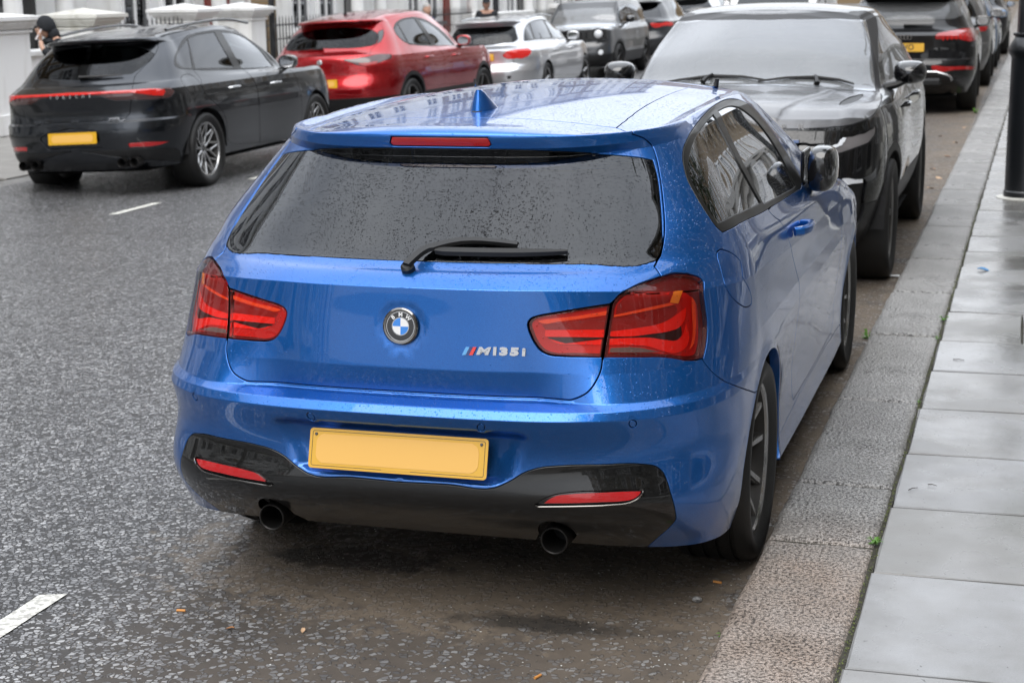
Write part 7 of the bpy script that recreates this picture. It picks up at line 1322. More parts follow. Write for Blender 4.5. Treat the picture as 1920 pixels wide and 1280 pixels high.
"tailgate":[[0.0,0.464],[0.019,0.464],[0.117,0.464],[0.22,0.464],[0.324,0.459],[0.427,0.459],[0.531,0.453],[0.609,0.448],[0.686,0.436],[0.77,0.436],[0.874,0.453],[0.9,0.459],[0.945,0.47],[0.984,0.481],[1.023,0.492],[1.081,0.526],[1.101,0.571],[1.088,0.615],[1.101,0.66],[1.185,0.716],[1.431,0.778],[1.729,0.867],[1.858,1.348],[1.729,1.387],[1.554,1.421],[1.398,1.443],[1.191,1.471],[1.101,1.494],[1.049,1.516],[0.822,1.499],[0.66,1.483],[0.518,1.466],[0.382,1.46],[0.272,1.455],[0.149,1.455],[0.045,1.455],[0.006,1.455],[0.0,1.455]]},"jag":{"light":[[0.469,0.727],[0.494,0.749],[0.559,0.744],[0.636,0.733],[0.713,0.733],[0.751,0.738],[0.796,0.749],[0.841,0.755],[0.893,0.76],[0.97,0.76],[1.085,0.76],[1.214,0.749],[1.265,0.722],[1.259,0.711],[1.233,0.694],[1.207,0.683],[1.188,0.672],[1.079,0.65],[0.976,0.655],[0.893,0.666],[0.822,0.666],[0.79,0.666],[0.764,0.661],[0.732,0.655],[0.706,0.65],[0.681,0.644],[0.655,0.639],[0.623,0.633],[0.597,0.633],[0.571,0.639],[0.546,0.644],[0.52,0.655],[0.501,0.666],[0.488,0.678],[0.482,0.694],[0.475,0.711]]},"evoque":{"screen":[[5.5654,1.873],[5.491,1.873],[5.293,1.878],[5.157,1.878],[5.014,1.89],[4.872,1.906],[4.723,1.928],[4.612,1.951],[4.507,1.956],[4.402,1.962],[4.104,1.934],[4.129,1.901],[4.148,1.867],[4.173,1.84],[4.203,1.812],[4.327,1.757],[4.383,1.696],[4.414,1.635],[4.426,1.579],[4.433,1.535],[4.439,1.485],[4.445,1.435],[4.457,1.347],[4.563,1.358],[4.655,1.369],[4.748,1.369],[4.835,1.369],[4.983,1.363],[5.126,1.358],[5.274,1.363],[5.423,1.369],[5.528,1.363],[5.5654,1.363]],
"frame":[[5.5654,1.917],[5.503,1.917],[5.299,1.928],[5.157,1.945],[5.008,1.973],[4.86,2.0],[4.668,2.05],[4.488,2.1],[4.284,2.111],[4.104,2.05],[3.789,2.006],[3.714,1.989],[3.615,1.973],[3.522,1.956],[3.485,1.928],[3.417,1.873],[3.572,1.812],[3.776,1.751],[3.931,1.69],[4.098,1.607],[4.241,1.535],[4.34,1.457],[4.408,1.313],[4.544,1.335],[4.643,1.341],[4.742,1.341],[4.841,1.335],[4.983,1.33],[5.126,1.335],[5.268,1.341],[5.417,1.347],[5.522,1.347],[5.5654,1.347]],
"side_glass":[[3.355,1.912],[3.176,1.906],[2.947,1.906],[2.6,1.917],[2.377,1.917],[2.21,1.895],[2.13,1.856],[2.061,1.812],[1.962,1.773],[1.894,1.712],[1.987,1.651],[2.161,1.596],[2.222,1.54],[2.291,1.485],[2.34,1.424],[2.402,1.358],[2.452,1.247],[2.897,1.269],[3.374,1.302],[3.795,1.313],[4.123,1.297],[4.055,1.424],[4.012,1.485],[3.981,1.54],[3.943,1.601],[3.844,1.673],[3.714,1.751],[3.56,1.829]],
"head":[[4.965,0.565],[4.965,0.571],[4.959,0.576],[4.953,0.587],[4.953,0.593],[4.94,0.604],[4.922,0.61],[4.903,0.615],[4.891,0.621],[4.878,0.632],[4.872,0.637],[4.86,0.648],[4.853,0.654],[4.829,0.659],[4.804,0.659],[4.779,0.665],[4.754,0.67],[4.73,0.67],[4.705,0.676],[4.674,0.687],[4.643,0.693],[4.631,0.698],[4.624,0.704],[4.618,0.704],[4.612,0.709],[4.612,0.698],[4.618,0.687],[4.618,0.676],[4.624,0.67],[4.637,0.654],[4.662,0.643],[4.68,0.632],[4.699,0.621],[4.723,0.615],[4.754,0.61],[4.779,0.604],[4.804,0.598],[4.823,0.593],[4.841,0.587],[4.866,0.582],[4.884,0.576],[4.909,0.571],[4.934,0.56],[4.959,0.554]],
"drl":[[4.965,0.554],[4.959,0.565],[4.959,0.576],[4.953,0.587],[4.946,0.593],[4.928,0.604],[4.915,0.604],[4.897,0.61],[4.878,0.615],[4.872,0.626],[4.86,0.632],[4.853,0.643],[4.847,0.648],[4.847,0.654],[4.853,0.654],[4.86,0.654],[4.866,0.654],[4.872,0.648],[4.884,0.643],[4.891,0.632],[4.903,0.621],[4.915,0.621],[4.934,0.615],[4.953,0.61],[4.965,0.604],[4.965,0.598],[4.971,0.587],[4.977,0.582],[4.977,0.576],[4.977,0.571],[4.971,0.565],[4.971,0.56]],
"bonnet":[[5.5654,0.737],[5.417,0.737],[5.392,0.731],[5.349,0.726],[5.287,0.709],[5.237,0.704],[5.2,0.704],[5.169,0.704],[5.132,0.704],[5.101,0.704],[5.052,0.704],[5.002,0.709],[4.959,0.709],[4.909,0.715],[4.866,0.715],[4.823,0.72],[4.779,0.726],[4.73,0.737],[4.699,0.743],[4.655,0.759],[4.6,0.77],[4.538,0.787],[4.488,0.803],[4.389,0.826],[4.284,0.876],[4.216,0.948],[4.21,1.014],[4.253,1.108],[4.315,1.202],[4.34,1.269],[4.532,1.313],[4.637,1.324],[4.736,1.33],[4.841,1.324],[4.983,1.324],[5.126,1.33],[5.268,1.33],[5.417,1.341],[5.516,1.335],[5.5654,1.335]],
"grille":[[5.5654,0.626],[5.361,0.626],[5.343,0.626],[5.287,0.626],[5.225,0.626],[5.169,0.626],[5.144,0.626],[5.12,0.632],[5.095,0.632],[5.07,0.632],[5.052,0.626],[5.027,0.626],[5.002,0.626],[4.977,0.626],[4.977,0.61],[4.971,0.593],[4.971,0.576],[4.965,0.565],[4.965,0.554],[4.959,0.543],[4.959,0.537],[4.953,0.526],[4.99,0.521],[5.021,0.515],[5.052,0.51],[5.083,0.504],[5.101,0.504],[5.126,0.504],[5.151,0.504],[5.175,0.504],[5.225,0.504],[5.287,0.504],[5.336,0.504],[5.361,0.504],[5.5654,0.504]],
"vent":[[4.767,0.925],[4.761,0.964],[4.742,1.042],[4.717,1.125],[4.693,1.186],[4.662,1.214],[4.624,1.23],[4.593,1.225],[4.581,1.197],[4.581,1.158],[4.593,1.108],[4.606,1.053],[4.618,1.009],[4.649,0.959],[4.674,0.936],[4.705,0.925],[4.73,0.925],[4.742,0.92],[4.748,0.925],[4.761,0.92]],
"fog":[[4.922,0.405],[4.897,0.421],[4.86,0.427],[4.816,0.421],[4.767,0.416],[4.761,0.416],[4.754,0.416],[4.742,0.41],[4.742,0.41],[4.73,0.393],[4.73,0.377],[4.736,0.36],[4.736,0.338],[4.736,0.31],[4.723,0.277],[4.717,0.244],[4.723,0.216],[4.723,0.199],[4.73,0.183],[4.736,0.166],[4.754,0.161],[4.761,0.161],[4.773,0.166],[4.779,0.172],[4.792,0.177],[4.86,0.222],[4.903,0.277],[4.928,0.338],[4.928,0.388],[4.928,0.393],[4.928,0.393],[4.922,0.399]],
"foglight":[[4.897,0.41],[4.884,0.427],[4.847,0.427],[4.804,0.416],[4.754,0.416],[4.754,0.41],[4.754,0.405],[4.754,0.399],[4.754,0.393],[4.792,0.393],[4.829,0.393],[4.86,0.388],[4.891,0.388],[4.891,0.393],[4.897,0.399],[4.897,0.405]]},"renegade":{"screen":[[5.4505,1.83],[5.451,1.83],[5.287,1.83],[5.117,1.824],[5.002,1.824],[4.887,1.83],[4.778,1.836],[4.662,1.836],[4.632,1.83],[4.602,1.824],[4.571,1.824],[4.541,1.818],[4.541,1.759],[4.535,1.699],[4.529,1.646],[4.517,1.605],[4.511,1.557],[4.505,1.51],[4.499,1.421],[4.135,0.782],[4.183,0.776],[4.244,0.77],[4.305,0.764],[4.584,0.734],[4.705,0.728],[4.802,0.728],[4.899,0.728],[5.008,0.722],[5.135,0.722],[5.232,0.722],[5.275,0.722],[5.4505,0.722]],
"side_w1":[[4.414,1.806],[4.396,1.818],[4.359,1.83],[4.299,1.836],[4.196,1.847],[4.026,1.859],[3.85,1.865],[3.662,1.871],[3.474,1.877],[3.419,1.818],[3.365,1.765],[3.31,1.711],[3.262,1.658],[3.213,1.617],[3.165,1.575],[3.135,1.528],[3.159,1.48],[3.207,1.285],[3.062,0.788],[3.347,0.752],[3.607,0.711],[3.65,0.728],[3.686,0.746],[3.71,0.764],[3.723,0.782],[3.789,0.947],[4.396,1.498],[4.414,1.557],[4.426,1.605],[4.444,1.646],[4.456,1.699],[4.456,1.759]],
"side_w2":[[3.329,1.883],[3.165,1.883],[2.977,1.883],[2.789,1.883],[2.613,1.877],[2.449,1.865],[2.304,1.847],[2.177,1.824],[2.074,1.8],[2.007,1.765],[1.964,1.729],[1.952,1.688],[1.934,1.652],[1.916,1.622],[1.904,1.587],[1.892,1.557],[1.879,1.522],[2.098,1.498],[2.31,1.451],[2.474,1.362],[2.595,1.291],[2.704,1.315],[2.843,1.397],[2.953,1.451],[3.05,1.469],[3.08,1.528],[3.098,1.575],[3.122,1.617],[3.147,1.652],[3.195,1.705],[3.244,1.765],[3.286,1.824]],
"slots":[[5.172,0.521],[5.166,0.521],[5.135,0.521],[5.105,0.521],[5.081,0.515],[5.062,0.48],[5.056,0.414],[5.069,0.355],[5.093,0.326],[5.117,0.32],[5.147,0.326],[5.172,0.326],[5.184,0.326]]}}
# ---------------------------------------------------------------- the other cars
M['tint'] = glass('tint', (.04, .045, .045), 0, refl=1.4); M['clear'] = glass('clear', (.60, .74, .69), 0, refl=1.7)
M['screen_wet'] = glass('screen_wet', (.30, .33, .34), .35, 230, .6, 2.7, rough=.03, film=.13)  # wet pane; its pale diffuse film paints in the bright sky reflection
M['lens_far'] = simple('lens_far', (.34, .009, .009), .15, coat=1, var=.3, vs=30)
M['lens_bright'] = simple('lens_bright', (.55, .016, .012), .15, coat=1); M['lens_smoke'] = simple('lens_smoke', (.07, .030, .030), .12, coat=1)
M['silver_trim'] = simple('silver_trim', (.55, .56, .57), .25, .9); M['lamp_glass'] = simple('lamp_glass', (.80, .82, .85), .10, .1, coat=1)
def car(key, label, pcol, seg=.05, arch=.055, alloy='alloy_dark', style='ten', wheel_w=.26, rim=None, parts=(), metal=.6, cladding=None, glass_m='tint', seats=True, drops=.5, group='cars parked along the street', pm=None, mir=True, keepm=.3):
    if metal == .6 and max(pcol) < .2: metal = .2
    sp = SPEC[key]; S = make_surf(sp['rings'], sp.get('deform')); O = {k: np.array(v) for k, v in CAR_OUT.get(key, {}).items()}; L = sp['L']; hw = sp['hw']
    x, y, yaw, side, flip = sp['pose']; ry = -.045 if side else 0
    o = empty('parked_car', (x, y, gz(x)), yaw+(math.pi if flip else 0), ry=(-ry if flip else ry)); tag(o, label, 'car', group)
    P = pm or paint('car_paint', pcol, metal, .30, drops, False, 150, keep=keepm)
    regs = []; hole = []
    wr = sp['wr']; wz_ = wr-.01
    for yc in sp['ax']: hole.append(arch_poly(S, yc, wz_, wr+arch, wr+arch-.005, 0))
    iw = NR+NS; nB = len(S.B)-8                                   # row of the glass top
    Amax = S.A[-1]
    def R_(name, *polys, **k): regs.append(dict(name=name, polys=list(polys), **k))
    if cladding: 
        R_('cladding', np.array([[0, 0], [0, S.B[cladding]], [Amax, S.B[cladding]], [Amax, 0]]))
        R_('cladding', *[arch_poly(S, yc, wz_, wr+arch+.055, wr+arch+.05, 0) for yc in sp['ax']])
    if 'screen' not in O and not flip:
        R_('screen', np.array([[S.A[iw+2], S.B[nB-2]+.03], [S.A[iw+2], S.B[nB]-.01], [Amax, S.B[nB]-.01], [Amax, S.B[nB-2]+.03]]))
    if 'glass_r' not in O and flip:
        R_('glass_r', np.array([[0, S.B[nB-2]+.03], [0, S.B[nB]-.01], [S.A[NR-4], S.B[nB]-.01], [S.A[NR-4], S.B[nB-2]+.03]]))
    for p in parts:
        for k in p['out']:
            R_(p['name'], O[k] if isinstance(k, str) else np.array(k), side=p.get('side', 'B'))
    if 'glass_r' in O and not any('glass_r' in p['out'] for p in parts): R_('glass_r', O['glass_r'])
    R_('hole', *hole)
    sh = Shell(S, regs, seg)
    sh.part('base', 'body', P, o, .0015, .03)
    if cladding: tag(sh.part('cladding', 'lower_cladding', M['black_plastic'], o, .0012, .02), 'black plastic lower cladding')
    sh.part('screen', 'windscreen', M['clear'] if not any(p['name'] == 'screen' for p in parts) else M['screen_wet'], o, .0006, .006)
    sh.part('glass_r', 'rear_window', M[glass_m], o, .001, .006)
    done = set()
    for p in parts:
        if p['name'] in done or p['name'] == 'screen': continue
        done.add(p['name'])
        m_ = P if p.get('mat') is None else M[p['mat']]
        if p.get('split', True):
            for sd_ in p.get('side', 'B').replace('B', 'RL'): sh.part(p['name'], p.get('part', p['name']), m_, o, p.get('gap', .002), p.get('depth', .015), sd_, off=p.get('off', 0))
        else: sh.part(p['name'], p.get('part', p['name']), m_, o, p.get('gap', .002), p.get('depth', .015), off=p.get('off', 0))
    xw = hw-.005-wheel_w/2
    for yc in sp['ax']:
        for s_ in (-1, 1): arch_liner(o, (hw-.34)*s_, (hw-.025)*s_, yc, wz_, wr+arch+.002)
    z0 = .24
    mesh('underbody', [(-(hw-.3), .2, z0), (hw-.3, .2, z0), (hw-.3, L-.2, z0), (-(hw-.3), L-.2, z0), (-(hw-.08), sp['ax'][0]+wr+.09, z0-.002), (-(hw-.3), sp['ax'][0]+wr+.09, z0-.002), (-(hw-.3), sp['ax'][1]-wr-.09, z0-.002), (-(hw-.08), sp['ax'][1]-wr-.09, z0-.002),
         (hw-.08, sp['ax'][0]+wr+.09, z0-.002), (hw-.3, sp['ax'][0]+wr+.09, z0-.002), (hw-.3, sp['ax'][1]-wr-.09, z0-.002), (hw-.08, sp['ax'][1]-wr-.09, z0-.002)], [[0, 1, 2, 3], [4, 5, 6, 7], [8, 11, 10, 9]], M['dark'], o)
    w = make_wheel(style, wr, rim or wr-.09, wheel_w, M[alloy], 1)
    place_wheels(w, o, [(s_*xw, yc, wr, 0) for yc in sp['ax'] for s_ in (1, -1)])
    belt = sp['rings'][nB-2]; ax_ = belt['ycf']; zb = nodes(belt['z'], np.array([ax_]))[0]; wb = nodes(belt['w'], np.array([ax_]))[0]
    if seats: cabin(o, .5, ax_+.1, wb-.10, zb-.42, [(.37, L*.50, 0), (-.37, L*.50, 0), (.37, L*.32, 0), (-.37, L*.32, 0)], ax_-.22, .37 if not flip else .37, zb-.44, zb+.10)
    if mir:
        for s_ in (1, -1): mirror(o, s_*(wb+.02), ax_-.28, zb+.02, s_, P if mir is True else M[mir])
    return o, S, sh, P
def mirror(o, x, y, z, s_, mat, w=.21, h=.15):
    V = []; sg = 16
    for u, sx, sz in ((-.075, .80, .80), (-.07, .95, .95), (-.02, 1, 1), (.04, .86, .88), (.075, .6, .62), (.095, .25, .25)):
        for k in range(sg):
            a_ = 2*math.pi*k/sg; c_, q_ = math.cos(a_), math.sin(a_)
            V.append((x+s_*(.14+w/2*sx*math.copysign(abs(c_)**.7, c_)), y+u, z+.075+h/2*sz*math.copysign(abs(q_)**.75, q_)))
    F = [[i*sg+k, i*sg+(k+1) % sg, (i+1)*sg+(k+1) % sg, (i+1)*sg+k] for i in range(5) for k in range(sg)]+[[5*sg+k for k in range(sg)]]
    mo = MB().add(V, F).build('door_mirror', mat, o, smooth=True, sharp=60, fix=True)
    MB().add([(x+s_*(.14+w/2*.80*math.copysign(abs(math.cos(a_))**.7, math.cos(a_))), y-.072, z+.075+h/2*.80*math.copysign(abs(math.sin(a_))**.75, math.sin(a_))) for a_ in np.linspace(0, 2*math.pi, 17)[:-1]], [list(range(16))]).build('mirror_glass', M['chrome'], mo)
    MB().tube([(x-.03*s_, y+.06, z-.02), (x+.06*s_, y+.04, z), (x+.12*s_, y+.02, z+.03)], [.028, .024, .022], 8).build('mirror_foot', M['black_plastic'], mo, smooth=True)
def handles(o, S, ys, mat, zs):
    for s_ in (1, -1):
        for yy, zz in zip(ys, zs):
            a, b = S.inv([(yy, zz)], 'S')[0]; p = S.ev(a, b); xx = p[0]
            MB().tube([((xx-.01)*s_, yy-.11, zz), ((xx+.028)*s_, yy-.09, zz+.004), ((xx+.034)*s_, yy, zz+.006), ((xx+.028)*s_, yy+.09, zz+.004), ((xx-.01)*s_, yy+.11, zz)], .013, 8).build('door_handle', mat, o, smooth=True)
def rear_plate(o, S, z, tilt=10, text=None, blank=True, y=None, w=.52, zz=None):
    a, b = S.inv([(0, z)], 'R')[0]; p = S.ev(a, b)
    Mx = Matrix.Translation((0, (p[1] if y is None else y)-.012, z)) @ Matrix.Rotation(R(90-tilt), 4, 'X')
    return number_plate(o, Mx, text=text, blank=blank, detail=False)
def wiper_simple(o, S, x0, x1, z, off=.02, name='rear_wiper'):
    pts = []
    for xx in np.linspace(x0, x1, 6):
        a, b = S.inv([(abs(xx), z)], 'R')[0]; p = Vector(S.ev(a, b)); n = Vector(nrm_at(S, np.array([a]), np.array([b]))[0]); p += n*off; p.x = xx; pts.append(p)
    MB().tube(pts, [.018, .014, .012, .010, .008, .006], 6).build(name, M['black_plastic'], o, smooth=True)
def surf_text(o, S, s, x, z, size, mat, name='lettering', spread=1.0, view='R', ext=.002, bold=.0008):
    g = None; n = len(s); 
    for i, ch in enumerate(s):
        if ch == ' ': continue
        xx = x+(i-(n-1)/2)*size*spread; m = frame_on(S, (abs(xx), z), view, xx < 0); m.translation += m.to_3x3() @ Vector((0, 0, .002))
        v, f = text_vf(ch, size, ext, bold=bold); q = put(S, (v, f), m, name if g is None else 'letter', mat, g or o); g = g or q
def P_(name, out, mat=None, part=None, **k): return dict(name=name, out=out if isinstance(out, list) else [out], mat=mat, part=part or name, **k)
glassparts = lambda n: [P_('trim', 'trim', 'trim_gloss', 'window_frame', gap=.0006, depth=.008)]+[P_('w%d' % i, 'w%d' % i, 'clear' if i == n else 'tint', 'side_window', gap=.0, depth=.004, off=-.005) for i in range(1, n+1)]
doors = [P_('door1', 'door1', None, 'door', gap=.0022), P_('door2', 'door2', None, 'door', gap=.0022)]
# dark grey SUV at the left
o, S, sh, P = car('macan', 'dark grey wet SUV at the far left with a red light bar across its tail', (.032, .036, .043), .035, alloy='alloy_bright', style='mesh10', wheel_w=.29, rim=.265, metal=1.0, drops=.35, keepm=.2,
    parts=[P_('dark_low', 'dark_low', 'black_plastic', 'lower_valance', split=False)]+doors+[P_('tailgate', 'tailgate', None, 'tailgate', split=False, gap=.0022), P_('glass_r', 'glass_r', 'tint', 'rear_window', split=False, gap=.001),
           P_('strip', 'strip', 'lens_smoke', 'tail_light_bar', split=False, gap=.001, depth=.01), P_('plate_rec', 'plate_rec', None, 'plate_recess', split=False, gap=.0, off=-.012, depth=.002), P_('red', 'red', 'lens_bright', 'light_strip', split=False, gap=.0005, off=.003, depth=.006),
           P_('refl', 'refl', 'reflector', 'reflector', gap=.001), P_('flap', 'flap', None, 'fuel_flap', side='R', gap=.0018)]+glassparts(3), mir='gloss_black')
handles(o, S, (1.62, 2.66), M['silver_trim'], (.93, .915))
rear_plate(o, S, .585, 6)
surf_text(o, S, 'PORSCHE', 0, .975, .040, M['steel'], spread=1.75, bold=.002)
wiper_simple(o, S, .0, .44, 1.135)
for s_ in (1, -1):
    for dx in (.47, .60):
        MB().lathe([(.034, .10), (.038, 0), (.045, -.01), (.047, .0), (.047, .12)], 20, 'Y', M=Matrix.Translation((dx*s_, .045, .335))).build('exhaust_tip', M['exhaust'], o, smooth=True)
        MB().lathe([(0, .08), (.036, .08)], 12, 'Y', M=Matrix.Translation((dx*s_, .045, .335))).build('exhaust_inside', M['dark'], o)
    pts = [(s_*(.60-.02*abs(q-.4)), .95+1.9*q, 1.535+.085*math.sin(min(1, q*1.25+.08)*math.pi*.55)-.05*max(0, q-.75)/.25) for q in np.linspace(0, 1, 10)]
    MB().tube(pts, .016, 8).build('roof_rail', M['gloss_black'], o, smooth=True)
# red SUV
M['alfa'] = paint('red_paint', (.34, .003, .007), .75, .25, .35, True, 150, (.6, .012, .02), keep=.2)
o, S, sh, P = car('stelvio', 'bright red wet SUV with dark roof spoiler, parked ahead of the dark grey SUV', (.42, .006, .012), .045, alloy='alloy_dark', style='five', pm=M['alfa'], cladding=2,
    parts=doors+[P_('tailgate', 'tailgate', None, 'tailgate', split=False), P_('spoil_side', 'spoil_side', 'gloss_black', 'spoiler_cheek'), P_('glass_r', 'glass_r', 'tint', 'rear_window', split=False, gap=.001),
                 P_('light', 'light', 'lens_smoke', 'tail_light'), P_('light_red', 'light_red', 'lens_far', 'tail_light_lens', off=.003, gap=.0)]+glassparts(3))
tag(o, group='cars parked along the street')
handles(o, S, (1.62, 2.66), P, (.97, .955)); rear_plate(o, S, .72, 6)
wiper_simple(o, S, -.02, -.42, 1.165)
m = frame_on(S, (0, 1.0), 'R'); bg_ = MB().lathe([(0, .006), (.030, .006), (.036, .004), (.038, 0)], 20, M=m).build('badge', M['steel'], o, smooth=True)
surf_text(o, S, 'STELVIO', .40, .83, .036, M['dark_chrome'], spread=1.0)
MB().lathe([(0, .06), (.008, .055), (.02, .0)], 8, M=Matrix.Translation((0, 1.0, 1.60)) @ Matrix.Diagonal((.8, 3.5, 1, 1))).build('aerial', P, o, smooth=True)
# silver estate
M['silver'] = paint('silver_paint', (.55, .56, .58), .75, .28, .25, True, 150, (.75, .76, .78), keep=.2)
o, S, sh, P = car('merc', 'silver estate car with red oval tail light, parked ahead of the red SUV', (.5, .5, .5), .05, alloy='alloy_bright', style='five', pm=M['silver'], wheel_w=.24,
    parts=doors+[P_('tailgate', 'tailgate', None, 'tailgate', split=False), P_('glass_r', 'glass_r', 'tint', 'rear_window', split=False, gap=.001), P_('light', 'light', 'lens_bright', 'tail_light'), P_('tow', 'tow', 'black_plastic', 'towing_cover', side='R')]+glassparts(4))
handles(o, S, (1.70, 2.72), M['silver_trim'], (.83, .82)); rear_plate(o, S, .80, 4)
wiper_simple(o, S, -.02, -.36, 1.0)
for s_ in (1, -1): MB().tube([(s_*.575, 1.1+1.6*q, 1.39+.035*math.sin(q*math.pi)) for q in np.linspace(0, 1, 8)], .012, 6).build('roof_rail', M['silver_trim'], o, smooth=True)
# dark grey boxy 4x4 facing us
o, S, sh, P = car('renegade', 'dark grey boxy car with round headlights, facing the camera beyond the silver estate', (.045, .048, .052), .05, alloy='gloss_black', style='five', cladding=2, wheel_w=.23,
    parts=[P_('screen', 'screen')]+[P_('side_w1', 'side_w1', 'clear', 'side_window', gap=.001), P_('side_w2', 'side_w2', 'tint', 'side_window', gap=.001)], mir='gloss_black')
def front_pt(S, x, z): a, b = S.inv([(abs(x), z)], 'F')[0]; p = S.ev(a, b); return Vector((x, p[1], p[2]))
MB().box((0, 4.24-.03, .92), (1.62, .03, .22), .01).build('grille_panel', M['gloss_black'], o)
for s_ in (1, -1):
    MB().lathe([(0, .05), (.06, .045), (.095, .03), (.105, 0), (.118, .01), (.12, -.02)], 24, 'Y', M=Matrix.Translation((.63*s_, 4.225, .93)) @ Matrix.Rotation(math.pi, 4, 'Z')).build('headlight_back', M['gloss_black'], o, smooth=True)
    hl = MB().lathe([(0, .075), (.05, .068), (.085, .045), (.098, .015)], 24, 'Y', M=Matrix.Translation((.63*s_, 4.19, .93))).build('headlight', M['lamp_glass'], o, smooth=True)
    MB().lathe([(.096, .02), (.104, .05), (.114, .05), (.118, .0)], 24, 'Y', M=Matrix.Translation((.63*s_, 4.19, .93))).build('ring', M['gloss_black'], hl, smooth=True)
    MB().lathe([(0, .02), (.05, .018), (.055, 0)], 14, 'Y', M=Matrix.Translation((.66*s_, 4.20, .55))).build('fog_lamp', M['lamp_glass'], o, smooth=True)
    MB().tube([(s_*.66, .75+2.1*q, 1.655+.04*math.sin(min(1, max(0, q*8))*math.pi/2)*math.sin(min(1, max(0, (1-q)*8))*math.pi/2)) for q in np.linspace(0, 1, 14)], .016, 6).build('roof_rail', M['gloss_black'], o, smooth=True)
for k in range(7): MB().box(((k-3)*.125, 4.235, .92), (.045, .03, .15), .01).build('grille_slot', M['dark'], o)
number_plate(o, Matrix.Translation((0, 4.27, .55)) @ Matrix.Rotation(math.pi, 4, 'Z') @ Matrix.Rotation(R(90), 4, 'X'), detail=False)
wiper_f = lambda o, S, xs, z: None
# dark coupe-like SUV with slim red lights
o, S, sh, P = car('jag', 'dark SUV with slim red tail light, partly hidden behind the boxy dark grey car', (.03, .032, .036), .06, style='five', parts=[P_('light', 'light', 'lens_bright', 'tail_light')])
S_ = S; trp = [(1.25, 1.17), (1.5, 1.42), (2.1, 1.51), (2.7, 1.45), (3.25, 1.10), (2.2, 1.13)]
rg = np.concatenate([S.inv(trp, 'S')]); patch(S, smooth_loop(rg, 3), 'side_window', M['tint'], o, .004, False, .06); patch(S, smooth_loop(rg, 3), 'side_window', M['tint'], o, .004, True, .06)
nB = len(S.B)-8; gq_ = np.array([[0, S.B[nB-2]+.03], [0, S.B[nB]-.01], [S.A[NR-5], S.B[nB]-.03], [S.A[NR-5], S.B[nB-2]+.05]])
for mi in (0, 1): patch(S, gq_, 'rear_window', M['tint'], o, .004, bool(mi), .06)
rear_plate(o, S, .80, 4)
# black SUV nose to nose with the blue car
M['black_paint'] = paint('black_paint', (.005, .005, .0055), .1, .22, .8, False, 190, keep=.4)
M['frame_black'] = simple('frame_black', (.035, .035, .037), .45)
M['bonnet_sky_sheen'] = paint('bonnet_sky_sheen', (.12, .12, .125), .5, .36, 1.2, False, 240, keep=.75)  # beaded black paint, lightened to put the sky's sheen into its colour
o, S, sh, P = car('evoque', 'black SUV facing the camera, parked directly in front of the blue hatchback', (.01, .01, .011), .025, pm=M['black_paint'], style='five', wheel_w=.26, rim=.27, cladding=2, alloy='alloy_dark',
    parts=[P_('bonnet', 'bonnet', 'bonnet_sky_sheen', 'bonnet', split=False), P_('frame', 'frame', 'frame_black', 'windscreen_frame', split=False, gap=.0008), P_('screen', 'screen'), P_('side_glass', 'side_glass', 'side_glass', 'side_window', gap=.001),
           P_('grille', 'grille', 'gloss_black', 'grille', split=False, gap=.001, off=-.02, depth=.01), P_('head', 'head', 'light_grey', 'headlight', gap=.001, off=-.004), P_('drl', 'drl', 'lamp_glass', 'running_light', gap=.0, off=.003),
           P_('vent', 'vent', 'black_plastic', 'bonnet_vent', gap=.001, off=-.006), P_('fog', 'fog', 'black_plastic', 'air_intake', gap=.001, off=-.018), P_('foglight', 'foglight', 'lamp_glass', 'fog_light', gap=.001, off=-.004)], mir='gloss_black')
for r_ in range(3):
    zz = .80+.045*r_
    for k in range(-6, 7):
        x_ = k*.075; p = front_pt(S, x_, zz)
        MB().box((x_, p.y+.004, p.z), (.052, .02, .022), .003).build('grille_slat', M['dark_chrome'], o)
Mf = lambda x, z, off: Matrix.Translation(front_pt(S, x, z)+Vector((0, off, 0))) @ Matrix.Rotation(math.pi, 4, 'Z') @ Matrix.Rotation(R(78), 4, 'X')
g = None; word = 'RANGE ROVER'
for i, ch in enumerate(word):
    if ch == ' ': continue
    x_ = -(i-5)*.095
    v, f = text_vf(ch, .045, .003, bold=.001); q = put(S, ([Vector((p.x*1.35, p.y, p.z)) for p in v], f), Mf(x_, .962, .004), 'letter' if g else 'lettering', M['dark_chrome'], g or o); g = g or q
def screen_frame_pt(x, t_):
    """point on the windscreen: x across, t up from the scuttle"""
    nb = len(S.B)-8; bb = S.B[nb-2]+.02+(S.B[nb]-S.B[nb-2]-.05)*t_; aa = np.linspace(S.A[NR+NS], S.A[-1], 160); P3 = S.ev(aa, np.full(160, bb)); k = np.argmin(abs(P3[:, 0]-abs(x))); p = Vector(P3[k]); n = Vector(nrm_at(S, aa[k:k+1], np.array([bb]))[0]); p.x *= 1 if x >= 0 else -1
    if x < 0: n.x *= -1
    return p, n
for pts_, pv in (([(.66, .05), (.45, .10), (.25, .13), (.05, .115), (-.10, .06)], (.30, -.02)), ([(-.05, .04), (-.22, .10), (-.40, .13), (-.55, .12), (-.64, .07)], (-.42, -.02))):
    q = [screen_frame_pt(a_, b_) for a_, b_ in pts_]; w_ = MB().tube([p+n*.012 for p, n in q], [.006, .009, .011, .009, .006], 6).build('wiper', M['rubber'], o, smooth=True)
    q2 = [screen_frame_pt(pv[0], pv[1]), screen_frame_pt((pv[0]+pts_[2][0])/2, .07), screen_frame_pt(*pts_[2])]
    MB().tube([p+n*d_ for (p, n), d_ in zip(q2, (.02, .03, .022))], [.018, .012, .010], 8).build('wiper_arm', M['black_plastic'], w_, smooth=True)
p, n = screen_frame_pt(0, .93); MB().box((0, p.y-.06, p.z-.05), (.26, .10, .09), .03).build('sensor_pod', M['dark'], o, smooth=True)
